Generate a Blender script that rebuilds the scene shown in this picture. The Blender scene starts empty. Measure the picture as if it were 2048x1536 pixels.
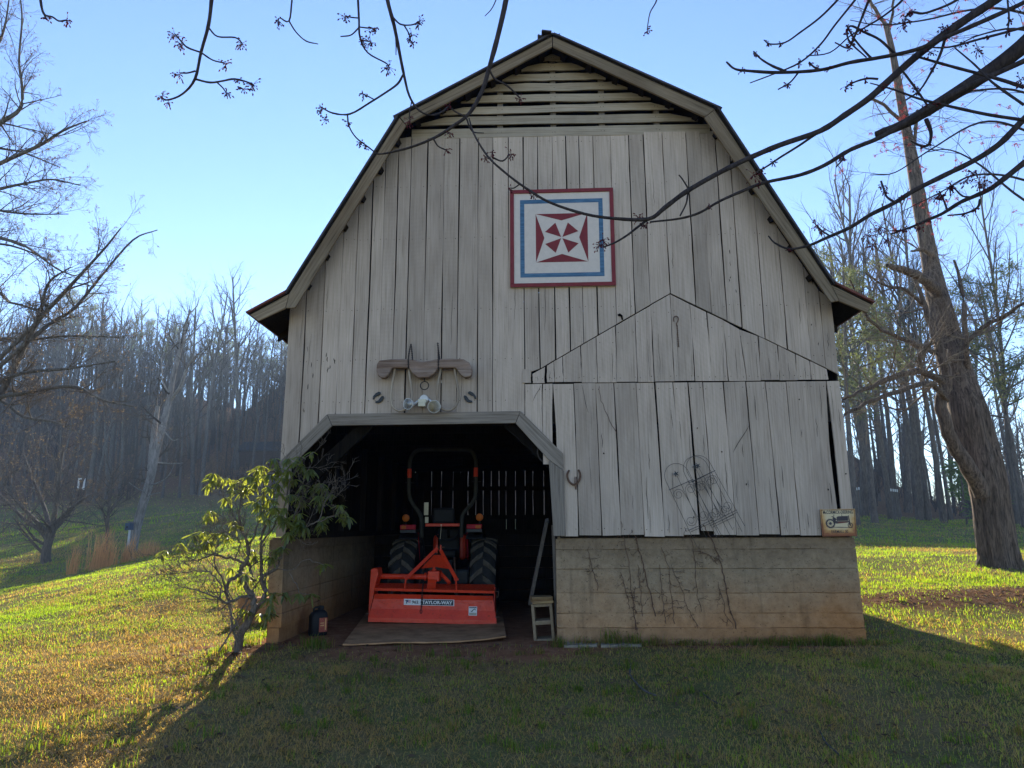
import bpy, math, random
import numpy as np
from math import radians, sin, cos, pi, tan, atan2, sqrt

S = bpy.context.scene
col = S.collection
# ------------------------------------------------------------------ camera
F_PX, YAW, PITCH, ROLL, EYE = 1420.0, 1.6, 11.46, -0.23, 1.5
def _Rx(a): c, s = cos(a), sin(a); return np.array([[1, 0, 0], [0, c, -s], [0, s, c]])
def _Rz(a): c, s = cos(a), sin(a); return np.array([[c, -s, 0], [s, c, 0], [0, 0, 1]])
CR = _Rz(radians(YAW)) @ _Rx(radians(90 + PITCH)) @ _Rz(radians(ROLL))
CP = np.array([0, 0, EYE])
cam_d = bpy.data.cameras.new('camera'); cam = bpy.data.objects.new('camera', cam_d); col.objects.link(cam)
cam_d.sensor_fit = 'HORIZONTAL'; cam_d.sensor_width = 36.0; cam_d.lens = F_PX / 2048 * 36
cam_d.clip_start = 0.05; cam_d.clip_end = 2000
import mathutils
M4 = mathutils.Matrix([list(CR[0]) + [0], list(CR[1]) + [0], list(CR[2]) + [EYE], [0, 0, 0, 1]])
cam.matrix_world = M4
S.camera = cam
# ------------------------------------------------------------------ light
SUN_E, SUN_AZ = 22.0, 7.0          # elevation, degrees left of +Y
sdir = np.array([-sin(radians(SUN_AZ)) * cos(radians(SUN_E)), cos(radians(SUN_AZ)) * cos(radians(SUN_E)), sin(radians(SUN_E))])
W = bpy.data.worlds.new('World'); S.world = W; W.use_nodes = True
wn = W.node_tree.nodes; wl = W.node_tree.links
bg = wn['Background']; sky = wn.new('ShaderNodeTexSky'); sky.sky_type = 'NISHITA'; sky.sun_disc = False
sky.sun_elevation = radians(SUN_E); sky.sun_rotation = radians(-SUN_AZ)
sky.air_density = 1.0; sky.dust_density = 0.0; sky.ozone_density = 3.0; sky.altitude = 300
hs = wn.new('ShaderNodeHueSaturation'); hs.inputs['Saturation'].default_value = 1.08; hs.inputs['Hue'].default_value = 0.511; wl.new(sky.outputs[0], hs.inputs['Color']); wl.new(hs.outputs[0], bg.inputs[0]); bg.inputs[1].default_value = 0.10
sun_d = bpy.data.lights.new('sun', 'SUN'); sun = bpy.data.objects.new('sun', sun_d); col.objects.link(sun)
sun_d.energy = 5.0; sun_d.angle = radians(0.5); sun_d.color = (1.0, 0.90, 0.74)
sun.rotation_euler = mathutils.Vector(sdir).to_track_quat('Z', 'Y').to_euler(); sun.location = (-8, 60, 40)
S.view_settings.view_transform = 'Standard'; S.view_settings.look = 'None'; S.view_settings.gamma = 1.0
S.view_settings.exposure = 1.52
S.cycles.use_denoising = True
S.cycles.max_bounces = 8; S.cycles.diffuse_bounces = 4; S.cycles.transmission_bounces = 4
S.cycles.transparent_max_bounces = 8; S.cycles.volume_bounces = 0
S.cycles.caustics_reflective = False; S.cycles.caustics_refractive = False

# ------------------------------------------------------------------ helpers
def P(px, py, y):
    d = CR @ np.array([(px - 1024) / F_PX, -(py - 768) / F_PX, -1.0]); t = (y - CP[1]) / d[1]
    return CP + t * d
def G(px, py, z):
    d = CR @ np.array([(px - 1024) / F_PX, -(py - 768) / F_PX, -1.0]); t = (z - CP[2]) / d[2]
    return CP + t * d

def np_mesh(name, V, polys, mats=(), smooth=False, attrs=None, midx=None):
    """polys: list of int arrays (n,k)"""
    me = bpy.data.meshes.new(name)
    V = np.asarray(V, dtype=np.float32)
    me.vertices.add(len(V)); me.vertices.foreach_set('co', V.ravel())
    polys = [np.asarray(p, dtype=np.int32) for p in polys if len(p)]
    nl = sum(p.size for p in polys); npoly = sum(len(p) for p in polys)
    me.loops.add(nl); me.polygons.add(npoly)
    me.loops.foreach_set('vertex_index', np.concatenate([p.ravel() for p in polys]))
    tot = np.concatenate([np.full(len(p), p.shape[1], dtype=np.int32) for p in polys])
    st = np.concatenate([[0], np.cumsum(tot)[:-1]]).astype(np.int32)
    me.polygons.foreach_set('loop_start', st); me.polygons.foreach_set('loop_total', tot)
    if midx is not None: me.polygons.foreach_set('material_index', np.asarray(midx, dtype=np.int32))
    if smooth: me.polygons.foreach_set('use_smooth', np.ones(npoly, dtype=bool))
    for m in mats: me.materials.append(m)
    for k, a in (attrs or {}).items():
        a = np.asarray(a, dtype=np.float32)
        if a.ndim == 1:
            at = me.attributes.new(k, 'FLOAT', 'POINT'); at.data.foreach_set('value', a)
        else:
            at = me.attributes.new(k, 'FLOAT_COLOR', 'POINT'); at.data.foreach_set('color', a.ravel())
    me.update(calc_edges=True); me.validate()
    return me

def link(name, me, parent=None):
    o = bpy.data.objects.new(name, me); col.objects.link(o)
    if parent is not None:
        o.parent = parent; o.matrix_parent_inverse = parent.matrix_world.inverted()
    return o
def tag(o, label=None, cat=None, group=None, kind=None):
    if label: o['label'] = label
    if cat: o['category'] = cat
    if group: o['group'] = group
    if kind: o['kind'] = kind
    return o
def empty(name, loc, label, cat, group=None):
    o = bpy.data.objects.new(name, None); col.objects.link(o); o.location = [float(v) for v in loc]; o.empty_display_size = 0.2
    o.matrix_world = mathutils.Matrix.Translation([float(v) for v in loc])
    return tag(o, label, cat, group)
def copy_tree(o, parent=None):
    c = o.copy(); col.objects.link(c)
    if parent is not None: c.parent = parent
    for ch in list(o.children): copy_tree(ch, c)
    return c

class MB:
    def __init__(s): s.v = []; s.f = []; s.m = []; s.a = []; s.cur = 0.0; s.mi = 0
    def add(s, vs, fs):
        b = len(s.v); s.v.extend([tuple(map(float, p)) for p in vs]); s.a.extend([s.cur] * len(vs))
        for f in fs: s.f.append(tuple(b + i for i in f)); s.m.append(s.mi)
    def box(s, a, b):
        x0, y0, z0 = a; x1, y1, z1 = b
        s.add([(x0, y0, z0), (x1, y0, z0), (x1, y1, z0), (x0, y1, z0), (x0, y0, z1), (x1, y0, z1), (x1, y1, z1), (x0, y1, z1)],
              [(0, 3, 2, 1), (4, 5, 6, 7), (0, 1, 5, 4), (1, 2, 6, 5), (2, 3, 7, 6), (3, 0, 4, 7)])
    def obox(s, c, ax, ay, az):
        c, ax, ay, az = map(np.array, (c, ax, ay, az)); vs = []
        for k in (-1, 1):
            for i, j in ((-1, -1), (1, -1), (1, 1), (-1, 1)): vs.append(c + i * ax + j * ay + k * az)
        s.add(vs, [(0, 3, 2, 1), (4, 5, 6, 7), (0, 1, 5, 4), (1, 2, 6, 5), (2, 3, 7, 6), (3, 0, 4, 7)])
    def prism_xz(s, pts, y0, y1):
        """polygon of (x,z), extruded in y"""
        n = len(pts); ar = sum(pts[i][0] * pts[(i + 1) % n][1] - pts[(i + 1) % n][0] * pts[i][1] for i in range(n))
        if ar < 0: pts = pts[::-1]
        vs = [(p[0], y0, p[1]) for p in pts] + [(p[0], y1, p[1]) for p in pts]
        fs = [tuple(range(n)), tuple(range(2 * n - 1, n - 1, -1))] + [(i, i + n, (i + 1) % n + n, (i + 1) % n) for i in range(n)]
        s.add(vs, fs)
    def prism_yz(s, pts, x0, x1):
        n = len(pts); vs = [(x0, p[0], p[1]) for p in pts] + [(x1, p[0], p[1]) for p in pts]
        fs = [tuple(range(n - 1, -1, -1)), tuple(range(n, 2 * n))] + [(i, (i + 1) % n, (i + 1) % n + n, i + n) for i in range(n)]
        s.add(vs, fs)
    def tube(s, pts, r, n=8, closed=False, cap=True):
        pts = [np.array(p, float) for p in pts]; N = len(pts)
        rr = r if hasattr(r, '__len__') else [r] * N
        vs = []; up = None
        for i in range(N):
            if closed: t = pts[(i + 1) % N] - pts[i - 1]
            else: t = pts[min(i + 1, N - 1)] - pts[max(i - 1, 0)]
            t = t / (np.linalg.norm(t) + 1e-9)
            if up is None:
                up = np.array([0, 0, 1.0]) if abs(t[2]) < .9 else np.array([1.0, 0, 0])
            u = np.cross(t, up); u /= np.linalg.norm(u) + 1e-9; w = np.cross(u, t); up = w
            for k in range(n):
                a = 2 * pi * k / n; vs.append(pts[i] + rr[i] * (cos(a) * u + sin(a) * w))
        fs = []
        for i in range(N if closed else N - 1):
            j = (i + 1) % N
            for k in range(n): fs.append((i * n + k, i * n + (k + 1) % n, j * n + (k + 1) % n, j * n + k))
        if cap and not closed: fs += [tuple(range(n - 1, -1, -1)), tuple((N - 1) * n + k for k in range(n))]
        s.add(vs, fs)
    def lathe(s, c, axis, prof, n=20):
        """prof: list of (dist along axis, radius)"""
        c = np.array(c, float); t = np.array(axis, float); t /= np.linalg.norm(t)
        u = np.cross(t, [0, 0, 1.0] if abs(t[2]) < .9 else [1.0, 0, 0]); u /= np.linalg.norm(u); w = np.cross(t, u)
        vs = []
        for d, r in prof:
            for k in range(n):
                a = 2 * pi * k / n; vs.append(c + d * t + r * (cos(a) * u + sin(a) * w))
        fs = [(i * n + k, i * n + (k + 1) % n, (i + 1) * n + (k + 1) % n, (i + 1) * n + k) for i in range(len(prof) - 1) for k in range(n)]
        if prof[0][1] > 1e-4: fs.append(tuple(range(n - 1, -1, -1)))
        if prof[-1][1] > 1e-4: fs.append(tuple((len(prof) - 1) * n + k for k in range(n)))
        s.add(vs, fs)
    def build(s, name, mats, parent=None, smooth=False, bevel=0):
        me = bpy.data.meshes.new(name); me.from_pydata(s.v, [], s.f)
        for m in (mats if isinstance(mats, (list, tuple)) else [mats]): me.materials.append(m)
        me.polygons.foreach_set('material_index', s.m)
        at = me.attributes.new('rnd', 'FLOAT', 'POINT'); at.data.foreach_set('value', s.a)
        if smooth: me.polygons.foreach_set('use_smooth', [True] * len(s.f))
        me.update()
        o = link(name, me, parent)
        if bevel:
            b = o.modifiers.new('bevel', 'BEVEL'); b.width = bevel; b.segments = 2; b.limit_method = 'ANGLE'; b.angle_limit = radians(40)
        return o

# ------------------------------------------------------------------ noise
_ng = np.random.default_rng(5)
_NL = _ng.random((256, 256))
def vnoise(x, y, sc):
    x = np.asarray(x) * sc; y = np.asarray(y) * sc
    xi = np.floor(x).astype(int); yi = np.floor(y).astype(int); fx = x - xi; fy = y - yi
    fx = fx * fx * (3 - 2 * fx); fy = fy * fy * (3 - 2 * fy)
    g = lambda a, b: _NL[a % 256, b % 256]
    return (g(xi, yi) * (1 - fx) + g(xi + 1, yi) * fx) * (1 - fy) + (g(xi, yi + 1) * (1 - fx) + g(xi + 1, yi + 1) * fx) * fy
def fnoise(x, y, sc, o=3):
    r = 0; a = 1; t = 0
    for i in range(o): r = r + a * vnoise(np.asarray(x) + 17.3 * i, np.asarray(y) - 9.1 * i, sc * 2 ** i); t += a; a *= .5
    return r / t

# ------------------------------------------------------------------ materials
class NM:
    def __init__(s, name):
        s.m = bpy.data.materials.new(name); s.m.use_nodes = True; s.n = s.m.node_tree.nodes; s.l = s.m.node_tree.links
        s.b = s.n['Principled BSDF']; s.out = s.n['Material Output']
    def node(s, t, **k):
        n = s.n.new(t)
        for a, v in k.items(): setattr(n, a, v)
        return n
    def lk(s, a, b): s.l.new(a, b)
    def coord(s, kind='Object'): return s.node('ShaderNodeTexCoord').outputs[kind]
    def mapping(s, src, scale=(1, 1, 1), loc=None):
        m = s.node('ShaderNodeMapping'); m.inputs['Scale'].default_value = scale; s.lk(src, m.inputs['Vector'])
        if loc is not None: s.lk(loc, m.inputs['Location'])
        return m.outputs[0]
    def noise(s, vec, scale=5, detail=4, rough=.55, dist=0):
        n = s.node('ShaderNodeTexNoise'); n.inputs['Scale'].default_value = scale; n.inputs['Detail'].default_value = detail
        n.inputs['Roughness'].default_value = rough; n.inputs['Distortion'].default_value = dist; s.lk(vec, n.inputs['Vector']); return n.outputs['Fac']
    def ramp(s, fac, stops):
        r = s.node('ShaderNodeValToRGB'); e = r.color_ramp.elements
        while len(e) < len(stops): e.new(0.5)
        for i, (p, c) in enumerate(stops):
            e[i].position = p; e[i].color = (c[0], c[1], c[2], 1) if hasattr(c, '__len__') else (c, c, c, 1)
        s.lk(fac, r.inputs[0]); return r.outputs[0]
    def math(s, op, a, b=None, c=None):
        m = s.node('ShaderNodeMath', operation=op)
        for i, v in enumerate((a, b, c)):
            if v is None: continue
            if isinstance(v, (int, float)): m.inputs[i].default_value = v
            else: s.lk(v, m.inputs[i])
        return m.outputs[0]
    def mix(s, fac, a, b, mode='MIX'):
        m = s.node('ShaderNodeMix', data_type='RGBA', blend_type=mode)
        for i, v in ((0, fac), (6, a), (7, b)):
            if isinstance(v, (int, float)): m.inputs[i].default_value = v
            elif isinstance(v, tuple): m.inputs[i].default_value = (v[0], v[1], v[2], 1)
            else: s.lk(v, m.inputs[i])
        return m.outputs[2]
    def attr(s, name, out='Fac'): return s.node('ShaderNodeAttribute', attribute_name=name).outputs[out]
    def _sep(s, v): n = s.node('ShaderNodeSeparateXYZ'); s.lk(v, n.inputs[0]); return n.outputs
    def bump(s, h, strength=.3, dist=.01):
        b = s.node('ShaderNodeBump'); b.inputs['Strength'].default_value = strength; b.inputs['Distance'].default_value = dist
        s.lk(h, b.inputs['Height']); s.lk(b.outputs[0], s.b.inputs['Normal'])
    def fin(s, color=None, rough=.8, spec=.3, metal=0):
        if color is not None:
            if isinstance(color, tuple): s.b.inputs['Base Color'].default_value = (*color[:3], 1)
            else: s.lk(color, s.b.inputs['Base Color'])
        if isinstance(rough, (int, float)): s.b.inputs['Roughness'].default_value = rough
        else: s.lk(rough, s.b.inputs['Roughness'])
        s.b.inputs['Specular IOR Level'].default_value = spec; s.b.inputs['Metallic'].default_value = metal
        return s.m

def wood_mat(name, dark, mid, light, warm, grain=(55, 55, 1.6), saw=0.06, wobble=0.5, spec=.06, rot=0):
    m = NM(name); c = m.coord(); r = m.attr('rnd')
    if rot: mp0 = m.node('ShaderNodeMapping'); mp0.inputs['Rotation'].default_value = (0, radians(rot), 0); m.lk(c, mp0.inputs['Vector']); c = mp0.outputs[0]
    off = m.node('ShaderNodeCombineXYZ'); m.lk(m.math('MULTIPLY', r, 37.0), off.inputs[0]); m.lk(m.math('MULTIPLY', r, 91.0), off.inputs[2])
    v = m.mapping(c, grain, off.outputs[0]); g1 = m.noise(v, 1.0, 5, .65, .4)
    v2 = m.mapping(c, (grain[0] * .1, grain[1] * .1, max(.6, grain[2] * .6)), off.outputs[0]); g2 = m.noise(v2, 1.0, 3, .6, .6)
    v3 = m.mapping(c, (3.2, 3.2, 1.4), off.outputs[0]); g3 = m.noise(v3, 1.0, 3, .55)
    colr = m.ramp(g1, [(.28, dark), (.45, mid), (.7, light)])
    wob = m.math('MULTIPLY', m.math('SUBTRACT', g3, .5), wobble)
    k = m.math('ADD', m.math('ADD', .78, m.math('MULTIPLY', r, .32)), wob)
    colr = m.mix(1.0, colr, m._grey(k), 'MULTIPLY')
    wf = m.math('MULTIPLY', m.ramp(g2, [(.45, 0.0), (.72, 1.0)]), .55)
    colr = m.mix(wf, colr, warm, 'MULTIPLY')
    if saw:
        w = m.node('ShaderNodeTexWave', wave_type='RINGS', rings_direction='Y'); w.inputs['Scale'].default_value = 6.0; w.inputs['Distortion'].default_value = 1.2
        w.inputs['Detail'].default_value = 1.5; w.inputs['Detail Scale'].default_value = .6
        off2 = m.node('ShaderNodeCombineXYZ'); m.lk(m.math('ADD', m.math('MULTIPLY', r, 3.0), .6), off2.inputs[0]); m.lk(m.math('MULTIPLY', r, 2.3), off2.inputs[2])
        m.lk(m.mapping(c, (1, 1, 1), off2.outputs[0]), w.inputs['Vector'])
        sf = m.math('MULTIPLY', m.ramp(m.noise(m.mapping(c, (2, 2, .9), off.outputs[0]), 1, 2), [(.42, 0.0), (.62, 1.0)]), saw)
        colr = m.mix(m.math('MULTIPLY', sf, m.math('SUBTRACT', 1.0, w.outputs['Fac'])), colr, (.42, .42, .42), 'MULTIPLY')
    m.bump(g1, .35, .004)
    return m.fin(colr, .85, spec)
def _grey(self, k):
    n = self.node('ShaderNodeCombineColor'); [self.lk(k, n.inputs[i]) for i in range(3)]; return n.outputs[0]
NM._grey = _grey

def simple(name, c, rough=.6, spec=.4, metal=0, var=.25, sc=8.0, bump=0.0):
    m = NM(name); n = m.noise(m.coord(), sc, 5, .6)
    d = tuple(v * (1 - var) for v in c); e = tuple(min(1, v * (1 + var)) for v in c)
    k = m.ramp(n, [(.3, d), (.7, e)])
    if bump: m.bump(n, bump, .01)
    return m.fin(k, rough, spec, metal)

M = {}
M['siding'] = wood_mat('weathered_siding', (.35, .275, .21), (.485, .385, .30), (.575, .462, .37), (.84, .82, .82))
def trim_mat(rot): return wood_mat('weathered_trim', (.095, .076, .058), (.215, .178, .142), (.31, .26, .21), (.72, .66, .62), saw=0, rot=rot)
def fascia_mat(rot): return wood_mat('weathered_fascia', (.10, .072, .046), (.235, .178, .118), (.34, .265, .18), (.75, .66, .58), saw=0, rot=rot)
M['slat'] = wood_mat('gable_slat_wood', (.24, .195, .14), (.43, .355, .265), (.53, .445, .34), (.85, .8, .7), grain=(1.6, 55, 55), saw=.1)
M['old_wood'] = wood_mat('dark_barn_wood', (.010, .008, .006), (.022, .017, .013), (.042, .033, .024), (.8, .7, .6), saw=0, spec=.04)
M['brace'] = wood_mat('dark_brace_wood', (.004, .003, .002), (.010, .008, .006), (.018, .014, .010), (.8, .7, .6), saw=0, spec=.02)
M['plank'] = wood_mat('leaning_plank_wood', (.08, .07, .06), (.15, .13, .11), (.22, .19, .16), (.8, .7, .6), saw=0)
M['yoke'] = wood_mat('yoke_wood', (.14, .09, .065), (.28, .20, .155), (.40, .31, .25), (.9, .7, .55), grain=(3, 30, 40), saw=0)
M['bow'] = wood_mat('bow_wood', (.20, .15, .11), (.36, .29, .22), (.48, .40, .31), (.9, .75, .6), saw=0)
M['block_wood'] = wood_mat('wood_block', (.10, .06, .03), (.22, .14, .07), (.36, .25, .12), (.9, .7, .5), grain=(3, 20, 30), saw=0)
M['hole'] = NM('dark_hole').fin((.008, .007, .006), .95, 0)
M['nail'] = simple('rusty_nail', (.06, .045, .035), .7, .3)
M['iron'] = simple('dark_iron', (.035, .03, .028), .6, .4, .4)
M['rust'] = simple('rusty_iron', (.13, .075, .05), .8, .3, .2, .5, 30)
M['black_metal'] = simple('black_painted_iron', (.015, .017, .02), .5, .4)
M['wire'] = simple('wire', (.05, .045, .04), .6, .3)
M['tin'] = simple('roof_tin', (.06, .05, .048), .55, .4, .5, .5, 3)
M['tin_rust'] = simple('rusty_roof_tin', (.16, .055, .04), .7, .3, .2, .5, 3)
M['white_paint'] = simple('aged_white_paint', (.64, .55, .47), .6, .3, 0, .05, 20)
M['red_paint'] = simple('barn_red_paint', (.19, .016, .018), .55, .35, 0, .15, 12)
M['orange'] = simple('orange_red_paint', (.60, .060, .014), .45, .35, 0, .14, 7)
def orange_mat():
    m = NM('worn_orange_paint'); c = m.coord(); n = m.noise(c, 5, 6, .65); n2 = m.noise(c, 38, 4, .7); n3 = m.noise(m.mapping(c, (3, 3, 40)), 1, 4, .7)
    k = m.ramp(n, [(.3, (.60, .034, .008)), (.7, (.78, .055, .012))])
    k = m.mix(m.math('MULTIPLY', m.ramp(n2, [(.60, 0.0), (.70, 1.0)]), .75), k, (.10, .045, .03))
    k = m.mix(m.math('MULTIPLY', m.ramp(n3, [(.56, 0.0), (.75, 1.0)]), .35), k, (.30, .13, .08))
    m.bump(n2, .12, .004)
    return m.fin(k, m.ramp(n2, [(.4, .36), (.7, .75)]), .4)
M['orange'] = orange_mat()
M['rubber'] = simple('tyre_rubber', (.016, .016, .017), .75, .3, 0, .3, 20)
M['lugs'] = simple('dusty_tyre_lug', (.095, .08, .062), .85, .2, 0, .3, 20)
M['rops'] = simple('dusty_roll_bar_paint', (.045, .044, .036), .7, .2)
M['black_plastic'] = simple('black_plastic', (.012, .012, .014), .6, .25)
M['amber'] = simple('amber_lens', (.42, .10, .008), .5, .2)
M['red_lens'] = simple('red_lens', (.34, .008, .022), .5, .2)
M['cream'] = simple('cream_plastic', (.62, .56, .40), .5, .4, 0, .06)
M['white_plastic'] = simple('white_plastic', (.66, .65, .62), .45, .4, 0, .05)
M['chrome'] = NM('lamp_reflector').fin((.75, .74, .70), .2, .5, .9)
M['tan_lamp'] = simple('tan_lamp_inside', (.50, .40, .24), .5, .4, 0, .1)
M['decal_white'] = simple('white_decal', (.70, .70, .68), .5, .4, 0, .04)
M['decal_black'] = simple('black_decal', (.02, .022, .03), .5, .4)
M['decal_red'] = simple('red_decal', (.45, .03, .04), .5, .4)
M['decal_blue'] = simple('blue_decal', (.04, .06, .22), .5, .4)
M['mat'] = simple('worn_mat', (.40, .22, .11), .95, 0, 0, .35, 5)
M['cinder'] = simple('grey_cinder_block', (.26, .195, .125), .95, 0, 0, .2, 40, .4)
M['stone'] = simple('pale_stone', (.25, .21, .15), .95, 0, 0, .35, 22, .6)

def blue_mat():
    m = NM('streaky_blue_paint'); n = m.noise(m.mapping(m.coord(), (6, 6, 45)), 1, 4, .6)
    return m.fin(m.ramp(n, [(.3, (.03, .085, .16)), (.7, (.095, .20, .31))]), .6, .3)
M['blue_paint'] = blue_mat()

def concrete_mat():
    m = NM('stained_concrete'); c = m.coord(); xyz = m._sep(c); r = m.attr('rnd')
    n1 = m.noise(c, 2.2, 6, .6); n2 = m.noise(c, 14, 6, .65); n3 = m.noise(m.mapping(c, (7, 7, .7)), 1, 4, .6)
    n4 = m.noise(m.mapping(c, (.5, .5, 2.2)), 1.3, 4, .6)
    base = m.ramp(n2, [(.22, (.235, .168, .105)), (.5, (.345, .252, .158)), (.8, (.425, .32, .205))])
    # grey-black water staining in the upper courses
    top = m.math('MULTIPLY', m.ramp(m.math('ADD', xyz[2], m.math('MULTIPLY', m.math('SUBTRACT', n1, .5), .5)), [(.0, 0.0), (1.0, 1.0)]), 1.0)
    tz = m.node('ShaderNodeMapRange'); tz.inputs[1].default_value = .95; tz.inputs[2].default_value = 1.3; m.lk(m.math('ADD', xyz[2], m.math('MULTIPLY', m.math('SUBTRACT', n1, .5), .6)), tz.inputs[0])
    base = m.mix(m.math('MULTIPLY', tz.outputs[0], .75), base, (.50, .47, .46), 'MULTIPLY')
    base = m.mix(m.math('MULTIPLY', m.ramp(n3, [(.55, 0.0), (.72, 1.0)]), .55), base, (.38, .38, .40), 'MULTIPLY')
    # clay splash near the ground
    lz = m.node('ShaderNodeMapRange'); lz.inputs[1].default_value = 1.05; lz.inputs[2].default_value = .45; m.lk(m.math('ADD', xyz[2], m.math('MULTIPLY', m.math('SUBTRACT', n1, .5), .8)), lz.inputs[0])
    rx = m.node('ShaderNodeMapRange'); rx.inputs[1].default_value = -.5; rx.inputs[2].default_value = 3.5; rx.inputs[3].default_value = .35; rx.inputs[4].default_value = 1.0
    m.lk(m.math('ABSOLUTE', xyz[0]), rx.inputs[0])
    base = m.mix(m.math('MULTIPLY', m.math('MULTIPLY', lz.outputs[0], rx.outputs[0]), .8), base, (1.0, .56, .27), 'MULTIPLY')
    base = m.mix(m.math('MULTIPLY', m.ramp(n4, [(.6, 0.0), (.72, 1.0)]), .35), base, (.55, .55, .5), 'MULTIPLY')
    base = m.mix(1.0, base, m._grey(m.math('ADD', .86, m.math('MULTIPLY', r, .28))), 'MULTIPLY')
    pits = m.ramp(m.noise(c, 48, 3, .6), [(.30, .15), (.37, 1.0)])
    base = m.mix(.75, base, pits, 'MULTIPLY')
    m.bump(m.math('ADD', n2, m.math('MULTIPLY', m.noise(c, 60, 4), .6)), .6, .012)
    return m.fin(base, .95, .02)
M['concrete'] = concrete_mat()

def bark_mat(name, dark, light, sc=(14, 14, 2.2), b=.8):
    m = NM(name); c = m.coord(); n = m.noise(m.mapping(c, sc), 1.4, 6, .7, .6); n2 = m.noise(c, 1.2, 4)
    k = m.ramp(n, [(.32, dark), (.66, light)]); k = m.mix(.5, k, m.ramp(n2, [(.3, .55), (.7, 1.15)]), 'MULTIPLY')
    m.bump(n, b, .03); return m.fin(k, .9, .15)
M['bark'] = bark_mat('grey_brown_bark', (.05, .038, .03), (.19, .15, .12))
M['bark_pale'] = bark_mat('pale_grey_bark', (.05, .043, .037), (.17, .15, .13))
M['bark_dead'] = bark_mat('pale_dead_wood', (.11, .095, .085), (.36, .33, .30))
M['bark_big'] = bark_mat('furrowed_bark', (.018, .012, .009), (.25, .18, .13), (20, 20, 2.2), 1.0)
M['bark_maple'] = bark_mat('dark_maple_bark', (.025, .02, .022), (.075, .06, .058), (30, 30, 8), .4)
M['twig'] = bark_mat('brown_twig', (.035, .025, .02), (.10, .075, .058), (8, 8, 8), .2)
M['twig_lit'] = bark_mat('sunlit_twig', (.11, .08, .055), (.27, .21, .15), (8, 8, 8), .2)  # lighter copy of the twig bark, sunlight put into its colour
M['twig_mid'] = bark_mat('grey_brown_twig', (.06, .045, .036), (.17, .13, .10), (8, 8, 8), .2)
M['shrub_bark'] = bark_mat('shrub_bark', (.07, .055, .042), (.24, .19, .15), (40, 40, 10), .5)
M['vine'] = bark_mat('dry_vine', (.06, .035, .024), (.17, .095, .065), (50, 50, 30), .3)

def leaf_mat(name, dark, light, trans, tw=.5, rough=.45, spec=.4):
    m = NM(name); r = m.attr('rnd'); k = m.ramp(r, [(0, dark), (1, light)])
    m.fin(k, rough, spec)
    t = m.node('ShaderNodeBsdfTranslucent'); m.lk(m.mix(r, tuple(v * .75 for v in trans), trans), t.inputs[0])
    mx = m.node('ShaderNodeMixShader'); mx.inputs[0].default_value = tw
    m.lk(m.b.outputs[0], mx.inputs[1]); m.lk(t.outputs[0], mx.inputs[2]); m.lk(mx.outputs[0], m.out.inputs[0])
    return m.m
M['rhodo'] = leaf_mat('rhododendron_leaf', (.05, .08, .035), (.15, .18, .07), (.55, .60, .06), .45, .4, .5)
M['needle'] = leaf_mat('pine_needle', (.03, .05, .018), (.10, .12, .04), (.22, .25, .06), .4, .6, .2)
M['needle_young'] = leaf_mat('young_pine_needle', (.04, .08, .02), (.11, .17, .04), (.22, .34, .05), .45, .6, .2)
M['ivy'] = leaf_mat('ivy_leaf', (.015, .035, .010), (.05, .085, .02), (.10, .16, .02), .35)
M['broom'] = leaf_mat('dry_broomsedge', (.58, .26, .09), (.85, .48, .20), (.75, .38, .13), .4, .8, 0)
M['bud'] = leaf_mat('red_maple_bud', (.05, .012, .018), (.14, .03, .035), (.45, .06, .06), .35, .6, .2)
M['pod'] = leaf_mat('dry_seed_pod', (.10, .07, .045), (.26, .19, .12), (.3, .2, .1), .3, .8, .1)

def grass_mat():
    m = NM('lawn_grass_blade'); k = m.attr('col', 'Color'); m.fin(k, .6, .06)
    t = m.node('ShaderNodeBsdfTranslucent'); m.lk(m.mix(m.attr('col', 'Alpha'), m.mix(1.0, k, (1.72, 1.42, .42), 'MULTIPLY'), m.mix(1.0, k, (2.0, 2.1, .28), 'MULTIPLY')), t.inputs[0])
    mx = m.node('ShaderNodeMixShader'); mx.inputs[0].default_value = .68
    m.lk(m.b.outputs[0], mx.inputs[1]); m.lk(t.outputs[0], mx.inputs[2]); m.lk(mx.outputs[0], m.out.inputs[0])
    return m.m
M['grass'] = grass_mat()

def ground_mat():
    m = NM('lawn_ground'); c = m.coord(); n1 = m.noise(c, .55, 5, .6); n2 = m.noise(c, 9, 6, .7); n3 = m.noise(c, 60, 4, .7)
    green = m.ramp(n3, [(.3, (.075, .085, .028)), (.7, (.21, .21, .075))])
    straw = m.ramp(n3, [(.3, (.13, .095, .04)), (.7, (.36, .27, .12))])
    k = m.mix(m.ramp(m.math('ADD', m.math('MULTIPLY', n1, .55), m.math('MULTIPLY', n2, .45)), [(.42, 0.0), (.58, 1.0)]), green, straw)
    clay = m.ramp(n2, [(.25, (.17, .07, .034)), (.55, (.33, .155, .08)), (.8, (.44, .25, .15))])
    k = m.mix(m.attr('clay'), k, clay)
    duff = m.ramp(n2, [(.3, (.085, .045, .026)), (.7, (.26, .155, .09))]); k = m.mix(m.attr('duff'), k, duff)
    m.bump(m.math('ADD', n2, n3), .8, .04)
    return m.fin(k, .95, 0.0)
M['ground'] = ground_mat()

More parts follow.
